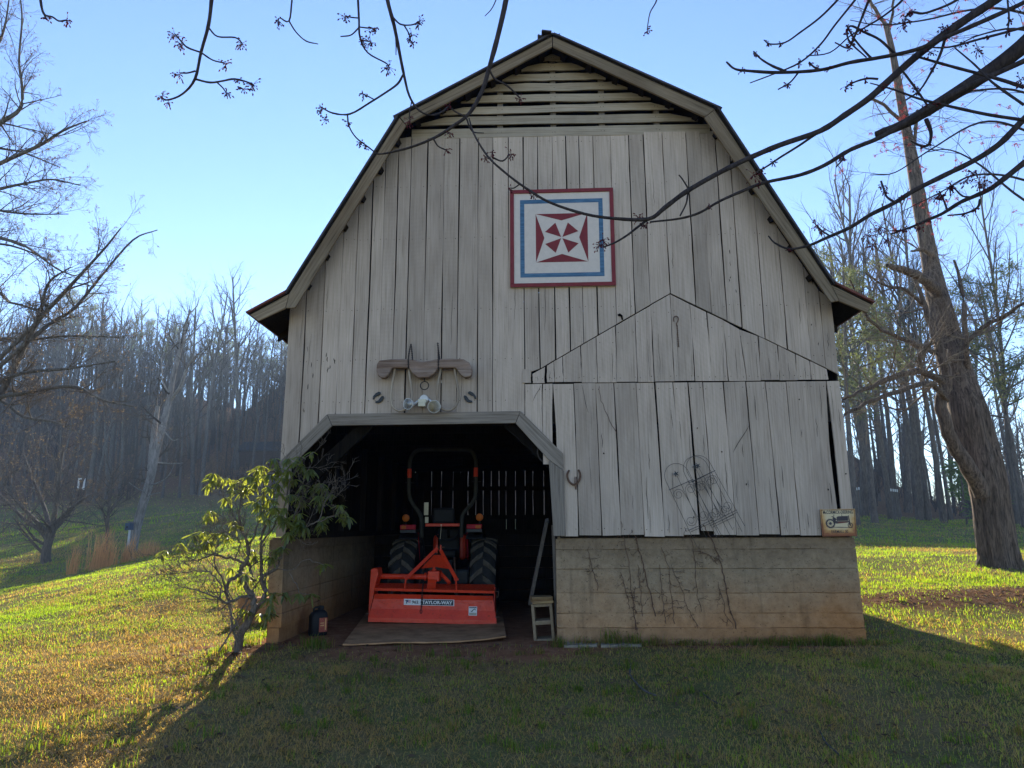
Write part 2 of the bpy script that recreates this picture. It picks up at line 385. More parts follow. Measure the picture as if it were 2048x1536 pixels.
# ================================================================== TERRAIN
CTRL = np.array([
 (-3, 8, .27), (.3, 8, .27), (3.5, 8, .36), (-3, 17, .32), (3.5, 17, .6), (0, 12, .28), (0, 17, .38), (0, 10, .28),
 (-2, 5, .04), (1, 5, .02), (4, 5.5, .08), (0, 0, -.1), (-4, 0, -.15), (5, 0, -.1), (0, -10, -.3), (-15, -10, -.8), (15, -10, 0),
 (-5, 7, .10), (-7, 9, .0), (-3.6, 10, .16), (-10, 12, -.05), (-14.6, 20, -.03), (-10, 20, .74), (-8.4, 20, 1.1), (-6.6, 20, 1.4), (-5, 14, .75),
 (-18, 27, .35), (-13.5, 27, .85), (-19, 23, .1), (-20, 40, 2.3), (-12, 40, 2.8), (-40, 60, 4.4), (-30, 60, 5.3), (-19, 60, 6), (-60, 40, 2),
 (-25, 95, 15), (-45, 95, 19), (-70, 100, 22), (-45, 73, 9.5), (-60, 73, 10), (-8, 82, 25.5), (5, 82, 25.5), (-12, 74, 21), (-18, 82, 26), (-23.5, 83, 25), (-29.5, 85, 13.5), (-34, 87, 12.5), (-42, 86, 17), (-55, 90, 17.5),
 (5.5, 9.5, .27), (6.4, 12, .54), (6, 10.5, .43), (9.8, 20, .88), (10.3, 15, .77), (11, 12.5, .5), (22, 45, 2.2), (28, 40, 1.7), (14, 20, .8), (20, 12, .5),
 (35, 60, 2.2), (50, 80, 2), (12, 82, 26), (20, 82, 24.5), (28, 82, 18), (36, 82, 6), (44, 82, 1), (0, 30, 1.6), (0, 50, 6),
 (0, 200, 14), (-100, 200, 30), (100, 200, 3), (150, 60, 0), (-150, 60, 8), (0, 400, 15), (150, 400, 10), (-200, 400, 40), (-100, -60, -2), (100, -60, 0)], float)
def _U(r2): return np.where(r2 > 0, r2 * np.log(r2 + 1e-12), 0)
_n = len(CTRL); _K = _U(((CTRL[:, None, :2] - CTRL[None, :, :2]) ** 2).sum(-1)) + np.eye(_n) * 4.0
_Q = np.c_[np.ones(_n), CTRL[:, :2]]
_A = np.block([[_K, _Q], [_Q.T, np.zeros((3, 3))]]); _w = np.linalg.solve(_A, np.r_[CTRL[:, 2], 0, 0, 0])
def gz(x, y):
    x = np.atleast_1d(np.asarray(x, float)); y = np.atleast_1d(np.asarray(y, float)); shp = x.shape
    p = np.c_[x.ravel(), y.ravel()]; out = np.empty(len(p))
    for i in range(0, len(p), 20000):
        q = p[i:i + 20000]
        out[i:i + 20000] = _U(((q[:, None] - CTRL[None, :, :2]) ** 2).sum(-1)) @ _w[:_n] + _w[_n] + q @ _w[_n + 1:]
    z = out.reshape(shp)
    inside = np.clip(1 - np.maximum(np.abs(x - .3) - 3.3, np.abs(y - 12.4) - 4.6) / .6, 0, 1)   # level pad of the barn
    z = z * (1 - inside) + (.28 + .0 * x) * inside
    bumps = (fnoise(x, y, .9, 3) - .5) * .10 + (fnoise(x, y, 4.0, 2) - .5) * .025
    mound = np.exp(-(((x - 7.2) / 1.9) ** 2 + ((y - 10.9) / .75) ** 2)) * .13
    return z + bumps * (1 - inside * .85) + mound
def gz1(x, y): return float(gz(x, y)[0])
def clayf(x, y):
    n = fnoise(x, y, 1.7, 3); a = np.exp(-(((x + .9) / 2.2) ** 2 + ((y - 7.75) / .55) ** 2) * 1.0)
    b = np.exp(-(((x + 3.3) / .9) ** 2 + ((y - 7.9) / .7) ** 2)) * .75
    c = np.clip(1 - np.maximum(np.abs(x - .3) - 3.1, np.abs(y - 12.5) - 4.6) / .3, 0, 1)
    d = np.exp(-(((x + .6) / .9) ** 2 + ((y - 6.6) / 1.0) ** 2)) * .5 + np.exp(-(((x + 1.6) / .25) ** 2 + ((y - 6.0) / 1.6) ** 2)) * .2
    return np.clip((np.maximum.reduce([a, b, c, d]) - .3 + (n - .5) * .9) * 2.2, 0, 1)
def dufff(x, y):
    n = fnoise(x, y, 2.3, 3)
    a = np.exp(-(((x - 7.2) / 2.6) ** 2 + ((y - 10.9) / .85) ** 2)) * 2.0
    b = np.exp(-(((x + 3.0) / .55) ** 2 + ((y - 7.7) / .5) ** 2)) * .8
    b = np.maximum(b, np.exp(-(((x - 9.85) / .8) ** 2 + ((y - 14.4) / .6) ** 2)) * 1.2)
    fl = np.clip((y - 54) / 5, 0, 1) * np.clip((-x - 8) / 4, 0, 1) + np.clip((y - 40 - .0 * x) / 5, 0, 1) * np.clip((x - 10) / 3, 0, 1) + np.clip((y - 30) / 6, 0, 1) * np.clip((10 - np.abs(x)) / 4, 0, 1)
    return np.clip(np.maximum((np.maximum(a, b) - .45 + (n - .5) * .9) * 2.5, fl * (.75 + .5 * n)), 0, 1)

def _axis(parts):
    return np.unique(np.round(np.concatenate([np.arange(a, b, s) for a, b, s in parts]), 4))
gx = _axis([(-320, -60, 20), (-60, -22, 2), (-22, -6, .5), (-6, 8, .12), (8, 16, .3), (16, 40, 1.5), (40, 330, 20)])
gy = _axis([(-80, 0, 8), (0, 4, .5), (4, 9, .1), (9, 14, .2), (14, 30, .5), (30, 110, 2), (110, 480, 20)])
XX, YY = np.meshgrid(gx, gy); ZZ = gz(XX, YY)
V = np.c_[XX.ravel(), YY.ravel(), ZZ.ravel()]
nx, ny = len(gx), len(gy); ii = (np.arange(ny - 1)[:, None] * nx + np.arange(nx - 1)[None]).ravel()
me = np_mesh('ground', V, [np.c_[ii, ii + 1, ii + nx + 1, ii + nx]], [M['ground']], True,
             {'clay': clayf(XX, YY).ravel(), 'duff': dufff(XX, YY).ravel()})
tag(link('ground', me), kind='structure')

# ================================================================== BARN
YF = 8.0; YR = 17.0; XL, XR = -2.856, 3.495; ZB = 1.415
barn = empty('barn', (.32, YF, .28), 'weathered grey gambrel barn with open tractor bay and concrete footing', 'barn')
YO = 7.72                                                             # outer face of the overhanging roof edge
prof_px = [(499, 629), (578, 586), (800, 234), (1105, 73), (1430, 218), (1662, 569), (1742, 608)]
PR = [P(a, b, YO)[[0, 2]] for a, b in prof_px]                         # roof underside profile
# make the profile symmetric enough: kept as measured
def roof_z(x):
    xs = [p[0] for p in PR]; zs = [p[1] for p in PR]; return float(np.interp(x, xs, zs))
rng = np.random.default_rng(11)

def board(mb, xt, xb, zt, zb, y=YF, th=.022, wob=.003, bow=0.0, nseg=10, rnd=None, tilt=0.0):
    """vertical board; xt=(left,right) at the top, zt=(z left, z right)"""
    mb.cur = rng.random() if rnd is None else rnd
    yo = y + rng.uniform(-.004, .004); vs = []
    wl_ = np.cumsum(rng.normal(0, wob * .6, nseg + 1)); wr_ = np.cumsum(rng.normal(0, wob * .6, nseg + 1)); wl_ -= wl_.mean(); wr_ -= wr_.mean()
    for i in range(nseg + 1):
        t = i / nseg; b = bow * sin(pi * t)
        xl = xt[0] * (1 - t) + xb[0] * t + np.clip(wl_[i], -.006, .006) + b; xr = xt[1] * (1 - t) + xb[1] * t + np.clip(wr_[i], -.006, .006) + b
        zl = zt[0] * (1 - t) + zb[0] * t; zr = zt[1] * (1 - t) + zb[1] * t
        dy = tilt * (t - .5)
        vs += [(xl, yo + dy, zl), (xr, yo + dy, zr), (xr, yo + th + dy, zr), (xl, yo + th + dy, zl)]
    fs = [(0, 1, 2, 3), tuple(4 * nseg + k for k in (3, 2, 1, 0))]
    for i in range(nseg):
        a = 4 * i
        for k in range(4): fs.append((a + k, a + 4 + k, a + 4 + (k + 1) % 4, a + (k + 1) % 4))
    mb.add(vs, fs); return yo

def nails(mb, x0, x1, z, y):
    for x in (x0 + .03, x1 - .03):
        x += rng.uniform(-.008, .008); zz = z + rng.uniform(-.012, .012); r = rng.uniform(.0035, .0055)
        mb.add([(x + r * cos(a), y - .0012, zz + r * sin(a)) for a in np.linspace(0, 2 * pi, 7)[:-1]], [tuple(range(6))])
def crack(mb, pts, w, y):
    """thin dark split in a board face: pts (x,z)"""
    n = len(pts); vs = []
    for i, (x, z) in enumerate(pts):
        ww = w * sin(pi * (i + .4) / (n - .2)) * rng.uniform(.7, 1.2) + .0004
        vs += [(x - ww, y - .0015, z), (x + ww, y - .0015, z)]
    mb.add(vs, [(2 * i, 2 * i + 1, 2 * i + 3, 2 * i + 2) for i in range(n - 1)])
def wx(px, py): return float(P(px, py, YF)[0])
def wz(px, py): return float(P(px, py, YF)[2])

mb = MB()
GAP = .0046
# --- long boards of the upper wall
ga = [wx(v, 660) for v in (577, 609.6, 644.7, 678.7, 707.7, 735.3, 760.2, 787, 813, 848, 883.5, 914.7, 954.8, 985.3, 1017)]
gb = [wx(v, 600) for v in (1048.6, 1078.4, 1110, 1138.6, 1165.4, 1194.9, 1232, 1270, 1300.9, 1340.8, 1390.8, 1421, 1452, 1480.8, 1524.6, 1566.5, 1611.6, 1639.4)] + [XR]
edges = [XL] + ga[1:] + gb
ZL = 6.25; X_OL, X_OR = wx(656, 829), wx(1041, 823); Z_OT = 2.79
gab = [(wx(1062, 748), wz(1062, 748)), (wx(1340, 587), wz(1340, 587)), (wx(1654, 737), wz(1654, 737)), (XR, wz(1675, 749))]
def gable_z(x): return float(np.interp(x, [g[0] for g in gab], [g[1] for g in gab]))
XG0 = gab[0][0]; Z_SEAM = 3.128
gd = [rng.uniform(.6, 1.6) for _ in edges]
for i in range(len(edges) - 1):
    x0 = edges[i] + GAP * gd[i] * (0 if i == 0 else 1); x1 = edges[i + 1] - GAP * gd[i + 1] * (0 if i == len(edges) - 2 else 1); xm = (x0 + x1) / 2
    zt = [min(ZL + .02, roof_z(x) - .02) for x in (x0, x1)]
    if x1 <= XG0 + .02:                                               # runs down to the doorway or to the footing
        if xm < X_OL:
            t = [(np.clip((x - XL) / (X_OL - XL), 0, 1)) for x in (x0, x1)]; zb = [2.20 + (Z_OT - 2.20) * k + .01 for k in t]
            if i == 0: zb = [2.24, zb[1]]
        else: zb = [Z_OT - .02] * 2
        if xm > X_OR: zb = [2.6, 2.5]
    else: zb = [gable_z(x) - .0 + .006 for x in (x0, x1)]
    tw = 0.0
    y = board(mb, (x0, x1), (x0, x1), zt, zb, bow=rng.uniform(-.004, .004) + (.006 if i == 1 else 0))
    mb.mi = 1
    for zn in (5.6, 4.92, 4.03, 3.42, 2.93, 6.17):
        if max(zb) + .05 < zn < min(zt) - .03 and rng.random() < .93: nails(mb, x0, x1, zn, y)
    if rng.random() < .6:
        xc = rng.uniform(x0 + .03, x1 - .03); za = rng.uniform(max(zb) + .3, min(zt) - .1); L = rng.uniform(.15, .7)
        crack(mb, [(xc + rng.normal(0, .002) - .02 * q * rng.random(), za - L * q) for q in np.linspace(0, 1, 7)], rng.uniform(.0008, .0022), y)
    if i in (1, 2, 27, 31): 
        for _ in range(6):
            xc = rng.uniform(x0 + .03, x1 - .03); za = rng.uniform(max(zb) + .1, max(zb) + 1.6); L = rng.uniform(.02, .07)
            crack(mb, [(xc + rng.normal(0, .003), za - L * q) for q in np.linspace(0, 1, 4)], rng.uniform(.002, .005), y)
    mb.mi = 0
# left corner strip beside the doorway, down to the footing
board(mb, (XL, XL + .13), (XL - .005, XL + .10), (2.24, 2.31), (ZB, ZB)); 
# small blank piece at the left end of the old gable outline
board(mb, (wx(1046, 745), wx(1062, 745)), (wx(1044, 767), wx(1062, 767)), (wz(1046, 739),) * 2, (Z_SEAM + .004,) * 2, y=YF - .012)
# --- patch under the old gable line
gp = [1062.7, 1090.5, 1108.5, 1126, 1163, 1194.5, 1233.5, 1274.7, 1308, 1348, 1389.8, 1423.5, 1456.2, 1493, 1521.6, 1559.3, 1594.3, 1622, 1655.5]
lean = {13: (-.05, 0), 14: (-.01, .01)}
for i in range(len(gp) - 1):
    x0 = wx(gp[i], 750) + GAP * .7; x1 = wx(gp[i + 1], 750) - GAP * .7
    if i == 1: x0 += .016
    if i == 0: x0 += .012; x1 -= .004
    tl = -.045 if i == 13 else (-.012 if i in (10, 11, 12) else 0); tr = -.045 if i == 12 else 0
    zt = [gable_z(x) - .010 for x in (x0, x1)]
    bits = [(x0, x1, zt)]
    apex = gab[1][0]
    y = board(mb, (x0 + tl, x1 + (tr if tr else (-.012 if i in (9, 10, 11) else 0))), (x0, x1), zt, (Z_SEAM + rng.uniform(0, .014),) * 2, y=YF - .002)
    mb.mi = 1
    nails(mb, x0, x1, Z_SEAM + .06, y)
    if zt[0] > 3.6: nails(mb, x0, x1, min(zt) - .08, y)
    if rng.random() < .5:
        xc = rng.uniform(x0 + .02, x1 - .02); crack(mb, [(xc + rng.normal(0, .003), Z_SEAM + .02 + (min(zt) - Z_SEAM) * .6 * q) for q in np.linspace(1, 0, 6)], .0015, y)
    mb.mi = 0
# --- lower boards right of the doorway
lt = [1050, 1084, 1105, 1147, 1191, 1228, 1272, 1309.7, 1346, 1376, 1405, 1446.4, 1491, 1531, 1571, 1614, 1652.5, 1679.5]
lb = [1060, 1100, 1122, 1158, 1203.4, 1241.9, 1288.4, 1330, 1367.5, 1398.8, 1429, 1472.8, 1518.8, 1561, 1601.9, 1643.8, 1683, 1709]
for i in range(len(lt) - 1):
    g0, g1 = rng.uniform(.5, 1.3, 2) * GAP
    x0t, x1t = wx(lt[i], 768) + g0, wx(lt[i + 1], 768) - g1; x0b, x1b = wx(lb[i], 1066) + g0, wx(lb[i + 1], 1066) - g1
    if i == 9: x0b += .02
    if i == 16: x0b += .018; x0t += .002
    zt = Z_SEAM - .004 - rng.uniform(0, .008); zb = ZB + rng.uniform(-.014, .010)
    if i == 9: zb += .05
    if i == 16: x1t = XR; x1b = XR + .006
    if i < 2: x1b = x1t if i == 1 else x1t; x0b = x0t; zb = (2.55, 2.2)[i]
    bow = -.028 if i == 15 else rng.uniform(-.006, .006)
    y = board(mb, (x0t, x1t), (x0b, x1b), (zt, zt - rng.uniform(-.004, .004)), (zb, zb + rng.uniform(-.006, .006)), y=YF - .001, bow=bow, tilt=rng.uniform(-.01, .01))
    mb.mi = 1
    nails(mb, x0t, x1t, zt - .07, y - .006)
    if i > 1: nails(mb, x0b, x1b, zb + .07, y - .006)
    for _ in range(rng.integers(1, 4)):
        q0 = rng.uniform(0, .9); f = rng.uniform(.15, .85); L = rng.uniform(.06, .45)
        pts = []
        for q in np.linspace(0, 1, 6):
            t = q0 + q * L / 1.7
            if t > 1: break
            pts.append(((x0t * (1 - t) + x0b * t) * (1 - f) + (x1t * (1 - t) + x1b * t) * f + rng.normal(0, .003), zt * (1 - t) + zb * t))
        if len(pts) > 3 and i > 1: crack(mb, pts, rng.uniform(.0008, .0025), y - .007)
    # darker knots
    if i > 1 and rng.random() < .5:
        t = rng.uniform(.1, .9); f = rng.uniform(.25, .75); xk = (x0t * (1 - t) + x0b * t) * (1 - f) + (x1t * (1 - t) + x1b * t) * f; zk = zt * (1 - t) + zb * t
        mb.add([(xk + .008 * cos(a) * rng.uniform(.6, 1.2), y - .0075, zk + .011 * sin(a) * rng.uniform(.6, 1.2)) for a in np.linspace(0, 2 * pi, 9)[:-1]], [tuple(range(8))])
    mb.mi = 0
# split line marks of old hardware on the wall
mb.mi = 1
for a, b, w in (((1498, 850), (1465, 905), .004), ((1082, 771), (1066, 802), .002), ((1163, 771), (1176, 826), .002)):
    p, q = P(*a, YF), P(*b, YF); crack(mb, [(p[0] + (q[0] - p[0]) * t + .004 * sin(7 * t), p[2] + (q[2] - p[2]) * t) for t in np.linspace(0, 1, 7)], w, YF - .016)
p = P(1240, 636, YF); mb.add([(p[0] + a, YF - .0065, p[2] + b) for a, b in ((-.03, .04), (.0, .055), (.03, .03), (.035, -.03), (.015, -.02), (.01, .015), (-.02, .02))], [tuple(range(7))])
mb.mi = 0
mb.build('siding', [M['siding'], M['hole']], barn)

# --- louvred gable of horizontal slats, with studs behind
ml = MB(); X0 = wx(822, 265) + .01; X1 = wx(1421, 258) - .01
slz = [(108, 121), (127, 141), (147, 160.5), (166.5, 181), (188.5, 203), (210, 224.5), (231, 247), (254, 272.5)]
for k, (a, b) in enumerate(slz):
    zt, zb = wz(1105, a), wz(1105, b); xs = np.linspace(-2.2, 3, 1200); ok = [x for x in xs if roof_z(x) - .05 > zb]
    lim0, lim1 = max(ok[0], X0), min(ok[-1], X1); n = 10; ml.cur = rng.random(); vs = []
    sl = rng.uniform(-.012, .012)
    for i in range(n + 1):
        x = lim0 + (lim1 - lim0) * i / n; j = rng.normal(0, .004); j2 = rng.normal(0, .004); dz = sl * (i / n - .5)
        zz = min(zt + j + dz, max(roof_z(x) - .03, zb + .004 + dz))
        vs += [(x, YF - .002, zb + j2 + dz), (x, YF - .002, zz), (x, YF + .02, zz), (x, YF + .02, zb + j2 + dz)]
    fs = [(3, 2, 1, 0), tuple(4 * n + q for q in range(4))]
    for i in range(n):
        for q in range(4): fs.append((4 * i + q, 4 * i + (q + 1) % 4, 4 * i + 4 + (q + 1) % 4, 4 * i + 4 + q))
    ml.add(vs, fs); ml.mi = 1
    for x in (wx(1000, 200), wx(1106, 200), wx(1203, 200), wx(1312, 200)):
        if lim0 + .05 < x < lim1 - .05: nails(ml, x - .05, x + .05, (zt + zb) / 2, YF - .003)
    ml.mi = 0
ml.build('gable_slats', [M['slat'], M['hole']], barn)
for x in (wx(1000, 200), wx(1106, 200), wx(1203, 200), wx(1312, 200)):
    ms = MB(); ms.cur = rng.random(); ms.box((x - .035, YF + .03, 6.15), (x + .035, YF + .12, roof_z(x) - .06)); ms.build('gable_stud', M['plank'], barn)

# --- fascia boards on the roof edge
def fascia(px, name='rake_board', rot=0):
    m = MB(); m.cur = rng.random(); m.prism_xz([tuple(P(a, b, YO)[[0, 2]]) for a, b in px], YO, YO + .03); return m.build(name, fascia_mat(rot), barn, bevel=.004)
fascia([(1104.3, 73), (1104.3, 93), (812, 249.5), (800, 234)], rot=-62)
fascia([(1105.7, 73), (1430, 218), (1409.5, 233.5), (1105.7, 93)], rot=62)
fascia([(799, 235.5), (811.5, 250.5), (590, 615.5), (571.8, 615.7), (579, 586)], rot=-30)
fascia([(1429.5, 219.5), (1662, 569), (1678, 601.5), (1662, 604), (1409, 235)], rot=30)
fascia([(578, 587.5), (570.5, 616.5), (516, 641.5), (500, 629.5)], 'eave_board', -62)
fascia([(1663, 569.5), (1742, 608.5), (1734.5, 625), (1679, 602)], 'eave_board', 62)
# --- roof sheets
mr = MB(); md = MB()
def roof_sheet(p, q, ext0=0, ext1=0, t=.022, mat=0, y0=YO - .035):
    p, q = np.array(p), np.array(q); d = (q - p) / np.linalg.norm(q - p); n = np.array([-d[1], d[0]])
    if n[1] < 0: n = -n
    a = p - d * ext0; b = q + d * ext1; N = int(np.linalg.norm(b - a) / .06); pts = []; low = []
    mr.mi = mat
    for o in (0,):
        mr.prism_xz([tuple(a + n * .016), tuple(b + n * .016), tuple(b + n * (.016 + t)), tuple(a + n * (.016 + t))], y0, YR + .3); md.cur = rng.random(); md.prism_xz([tuple(p + d * .004 + n * .002), tuple(q - d * .004 + n * .002), tuple(q - d * .004 + n * .014), tuple(p + d * .004 + n * .014)], YO + .0, YR + .28)
roof_sheet(PR[2], PR[3], .07, 0); roof_sheet(PR[3], PR[4], 0, .07)
roof_sheet(PR[1], PR[2], .02, -.01); roof_sheet(PR[4], PR[5], -.01, .02)
roof_sheet(PR[0], PR[1], .02, -.01, mat=1); roof_sheet(PR[5], PR[6], -.01, .02, mat=1)
mr.build('roof', [M['tin'], M['tin_rust']], barn); md.build('roof_deck', M['old_wood'], barn)
# curled, broken ridge cap
mc = MB(); ap = PR[3]
for k in range(9):
    a = rng.uniform(-.16, .16); mc.obox((ap[0] + a, YO + rng.uniform(-.02, .12), ap[1] + .05 - abs(a) * .35), (rng.uniform(.03, .07), 0, rng.uniform(-.03, .03)), (0, rng.uniform(.05, .1), .01), (.004, 0, .008))
mc.prism_xz([(ap[0] - .2, ap[1] - .07), (ap[0], ap[1] + .045), (ap[0] + .2, ap[1] - .07), (ap[0] + .2, ap[1] - .045), (ap[0], ap[1] + .075), (ap[0] - .2, ap[1] - .045)], YO + .02, YR + .28)
mc.build('ridge_cap', M['tin'], barn)
# purlin ends (look-outs) between wall and fascia; rafter tails under the side eaves
for seg, n in ((2, 6), (3, 6), (1, 6), (4, 6)):
    p, q = np.array(PR[seg]), np.array(PR[seg + 1])
    for k in range(n):
        t = (k + .5) / n; c = p + (q - p) * t; d = (q - p) / np.linalg.norm(q - p); nrm = np.array([d[1], -d[0]]); nrm = nrm if nrm[1] < 0 else -nrm
        m = MB(); m.cur = rng.random(); cc = c + nrm * .034
        m.obox((cc[0], (YO + .03 + YF) / 2, cc[1]), (d[0] * .032, 0, d[1] * .032), (0, (YF - YO - .03) / 2 - .002, 0), (nrm[0] * .032, 0, nrm[1] * .032)); m.build('lookout', M['old_wood'], barn)
for side, seg in ((0, 0), (1, 5)):
    p, q = np.array(PR[seg]), np.array(PR[seg + 1])
    for yy in np.arange(YF + .6, YR, .9):
        m = MB(); m.cur = rng.random(); c = (p + q) / 2 - np.array([0, .055]); d = (q - p) / 2 * .9
        m.obox((c[0], yy, c[1]), (d[0], 0, d[1]), (0, .022, 0), (0, 0, .045)); m.build('rafter_tail', M['old_wood'], barn)
# --- door surround
def trim(px, rot, y0=YF - .035, name='door_trim'):
    m = MB(); m.cur = rng.random(); m.prism_xz([tuple(P(a, b, YF)[[0, 2]]) for a, b in px], y0, YF - .006); o = m.build(name, trim_mat(rot), barn, bevel=.004)
    return o
trim([(656, 829), (1041, 823), (1031, 847), (666, 852)], 90)
trim([(655.5, 829.5), (665.5, 852.5), (600, 917), (564, 950), (561, 924)], -45)
trim([(1041.7, 823.3), (1126, 908), (1127, 941), (1097, 919.5), (1031.5, 847.5)], 45)
trim([(1097.5, 921), (1127.5, 942), (1131, 1072), (1107, 1072)], 0)
# --- side walls, rear wall, floor of the loft, dark inside
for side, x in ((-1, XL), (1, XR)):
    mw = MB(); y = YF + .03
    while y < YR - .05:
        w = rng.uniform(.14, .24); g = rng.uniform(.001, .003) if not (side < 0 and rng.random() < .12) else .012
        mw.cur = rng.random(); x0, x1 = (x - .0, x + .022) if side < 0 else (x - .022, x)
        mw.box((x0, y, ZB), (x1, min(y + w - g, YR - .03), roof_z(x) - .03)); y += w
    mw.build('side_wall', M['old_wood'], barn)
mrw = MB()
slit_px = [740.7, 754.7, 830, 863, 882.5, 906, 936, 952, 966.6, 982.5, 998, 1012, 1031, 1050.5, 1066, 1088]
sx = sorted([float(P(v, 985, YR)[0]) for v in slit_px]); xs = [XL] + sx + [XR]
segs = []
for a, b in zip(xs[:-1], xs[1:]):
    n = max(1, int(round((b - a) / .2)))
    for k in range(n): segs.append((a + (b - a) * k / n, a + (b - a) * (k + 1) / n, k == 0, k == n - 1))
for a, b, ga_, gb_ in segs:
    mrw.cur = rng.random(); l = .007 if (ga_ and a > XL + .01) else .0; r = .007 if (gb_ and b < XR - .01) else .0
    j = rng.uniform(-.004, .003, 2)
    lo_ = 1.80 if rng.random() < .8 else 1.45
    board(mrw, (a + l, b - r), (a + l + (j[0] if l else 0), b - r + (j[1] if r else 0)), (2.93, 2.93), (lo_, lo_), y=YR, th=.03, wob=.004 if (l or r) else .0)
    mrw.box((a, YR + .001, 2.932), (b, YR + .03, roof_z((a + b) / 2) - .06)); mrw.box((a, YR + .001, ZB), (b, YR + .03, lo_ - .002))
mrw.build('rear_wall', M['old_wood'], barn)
mi = MB()
for z in (1.75, 2.42, 2.98, 4.2):
    mi.cur = rng.random(); mi.box((XL + .03, YR - .06, z - .05), (XR - .03, YR - .008, z + .05))           # girts on the rear wall
mi.build('wall_girts', M['old_wood'], barn)
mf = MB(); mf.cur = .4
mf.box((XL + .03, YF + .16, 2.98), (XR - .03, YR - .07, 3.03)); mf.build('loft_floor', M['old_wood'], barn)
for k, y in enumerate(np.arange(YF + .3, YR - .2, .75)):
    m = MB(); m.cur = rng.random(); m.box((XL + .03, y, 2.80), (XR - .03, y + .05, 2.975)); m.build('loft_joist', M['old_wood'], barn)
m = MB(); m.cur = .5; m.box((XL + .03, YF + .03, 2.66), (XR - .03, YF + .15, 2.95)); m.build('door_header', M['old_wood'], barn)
for x in (XL + .10,):
    m = MB(); m.cur = rng.random(); m.box((x - (.05 if x < 0 else .02), YF + .04, ZB + .051 if x < 0 else .2), (x + (.05 if x < 0 else .02), YF + .17, 2.655)); m.build('door_post', M['old_wood'], barn)
m = MB(); m.cur = .3; m.obox((XL + .62, YF + .11, 2.36), (.40, 0, .38), (0, .03, 0), (-.05, 0, .055)); m.build('corner_brace', M['brace'], barn)
m = MB(); m.cur = .3; m.obox((.02, YF + .11, 2.42), (-.30, 0, .28), (0, .03, 0), (.05, 0, .055)); m.build('corner_brace', M['brace'], barn)
for y in np.arange(YF + 1.1, YR, 1.3):
    for x in (XL + .08, XR - .08):
        m = MB(); m.cur = rng.random(); m.box((x - .045, y, ZB), (x + .045, y + .1, 2.79)); m.build('wall_stud', M['old_wood'], barn)
mp = MB(); mp.cur = .2
mp.box((.42, YF + .3, .3), (.46, 12.55, 2.79)); mp.build('stall_partition', M['old_wood'], barn)
mp = MB()
for k in range(6): mp.cur = rng.random(); mp.box((XL + .1, 12.6, .28 + .185 * k), (XR - .2, 12.63, .28 + .185 * k + .18))
mp.build('added_sun_screen', M['old_wood'], barn)  # low board screen added to stop sun stripes from the rear slits

# --- poured concrete footing in courses
mcn = MB()
def courses(xa, xb, ya, yb, zlist, jit=.004, batter=0.0):
    for k in range(len(zlist) - 1):
        mcn.cur = rng.random(); j = rng.uniform(-jit, jit); n = 14; zb, zt = zlist[k], zlist[k + 1] - .004
        vs = []; B = batter * (1.4 - (zb + zt) / 2)
        mcn.box((xa - B * .0, ya + j, zb), (xb + B, yb, zt))
zc = [wz(1400, v) for v in (1330, 1256, 1226.5, 1186, 1137, 1098, 1076)]
X_CL = wx(1112, 1080)
for k in range(len(zc) - 1):
    mcn.cur = rng.random(); j = rng.uniform(-.006, .006) - (.012 if k == 0 else 0); zb, zt = zc[k], zc[k + 1] - .005
    x1b = XR + .012 + .022 * (1.4 - zb); x1t = XR + .012 + .022 * (1.4 - zt)
    # front panel subdivided so its edges are not ruler straight
    N = 22; xsn = np.linspace(0, 1, N + 1); vs = []
    for i, t in enumerate(xsn):
        xb = X_CL + (x1b - X_CL) * t; xt = X_CL + (x1t - X_CL) * t; jj = rng.normal(0, .0025, 2)
        vs += [(xb, YF + .035 + j + rng.normal(0, .0015), zb + jj[0]), (xt, YF + .035 + j + rng.normal(0, .0015), zt + jj[1]), (xt, YF + .25, zt), (xb, YF + .25, zb)]
    fs = [(0, 3, 2, 1), tuple(4 * N + q for q in (0, 1, 2, 3))]
    for i in range(N):
        for q in range(4): fs.append((4 * i + q, 4 * i + (q + 1) % 4, 4 * i + 4 + (q + 1) % 4, 4 * i + 4 + q))
    mcn.add(vs, fs)
    mcn.box((XR - .2, YF + .255, zb), (XR + .010 + .022 * (1.4 - (zb + zt) / 2), YR, zt))
    # left wall with its rough end
    mcn.cur = rng.random()
    xl0 = XL - .085 + .045 * (1.4 - (zb + zt) / 2)
    mcn.box((xl0, YF + .03 + j * 2, zb), (XL + .095 + j, YR, zt))
mcn.mi = 0
mcn.box((X_CL + .02, YF + .06, .05), (XR, YF + .24, ZB - .012)); mcn.box((XL - .06, YF + .06, .05), (XL + .08, YR - .02, ZB - .012))
mcn.box((XL - .05, YR + .04, 0), (XR + .05, YR + .2, ZB + .03))
mcn.build('foundation', M['concrete'], barn)
for a, b in (((.30, YF + .05, ZB - .028), (XR - .03, YF + .16, ZB + .12)), ((XL + .024, YF + .17, ZB - .03), (XL + .12, YR - .1, ZB + .05)), ((XR - .12, YF + .17, ZB - .03), (XR - .024, YR - .1, ZB + .05)), ((XL + .03, YR - .055, ZB - .1), (XR - .03, YR - .01, ZB + .06))):
    m = MB(); m.cur = rng.random(); m.box(a, b); m.build('sill_beam', M['old_wood'], barn)
# low stub of wall outside on the left
mst = MB(); mst.cur = .7
p = P(476, 1196, 10.2); q = P(548, 1196, 10.2); mst.box((p[0], 10.2, -.2), (XL - .17, 10.45, p[2])); mst.cur = .3; mst.box((p[0] + .03, 10.17, -.2), (XL - .17, 10.2, p[2] - .17))
o = mst.build('retaining_wall', M['concrete']); tag(o, 'low concrete stub wall outside the barn corner, half hidden by the shrub', 'wall')

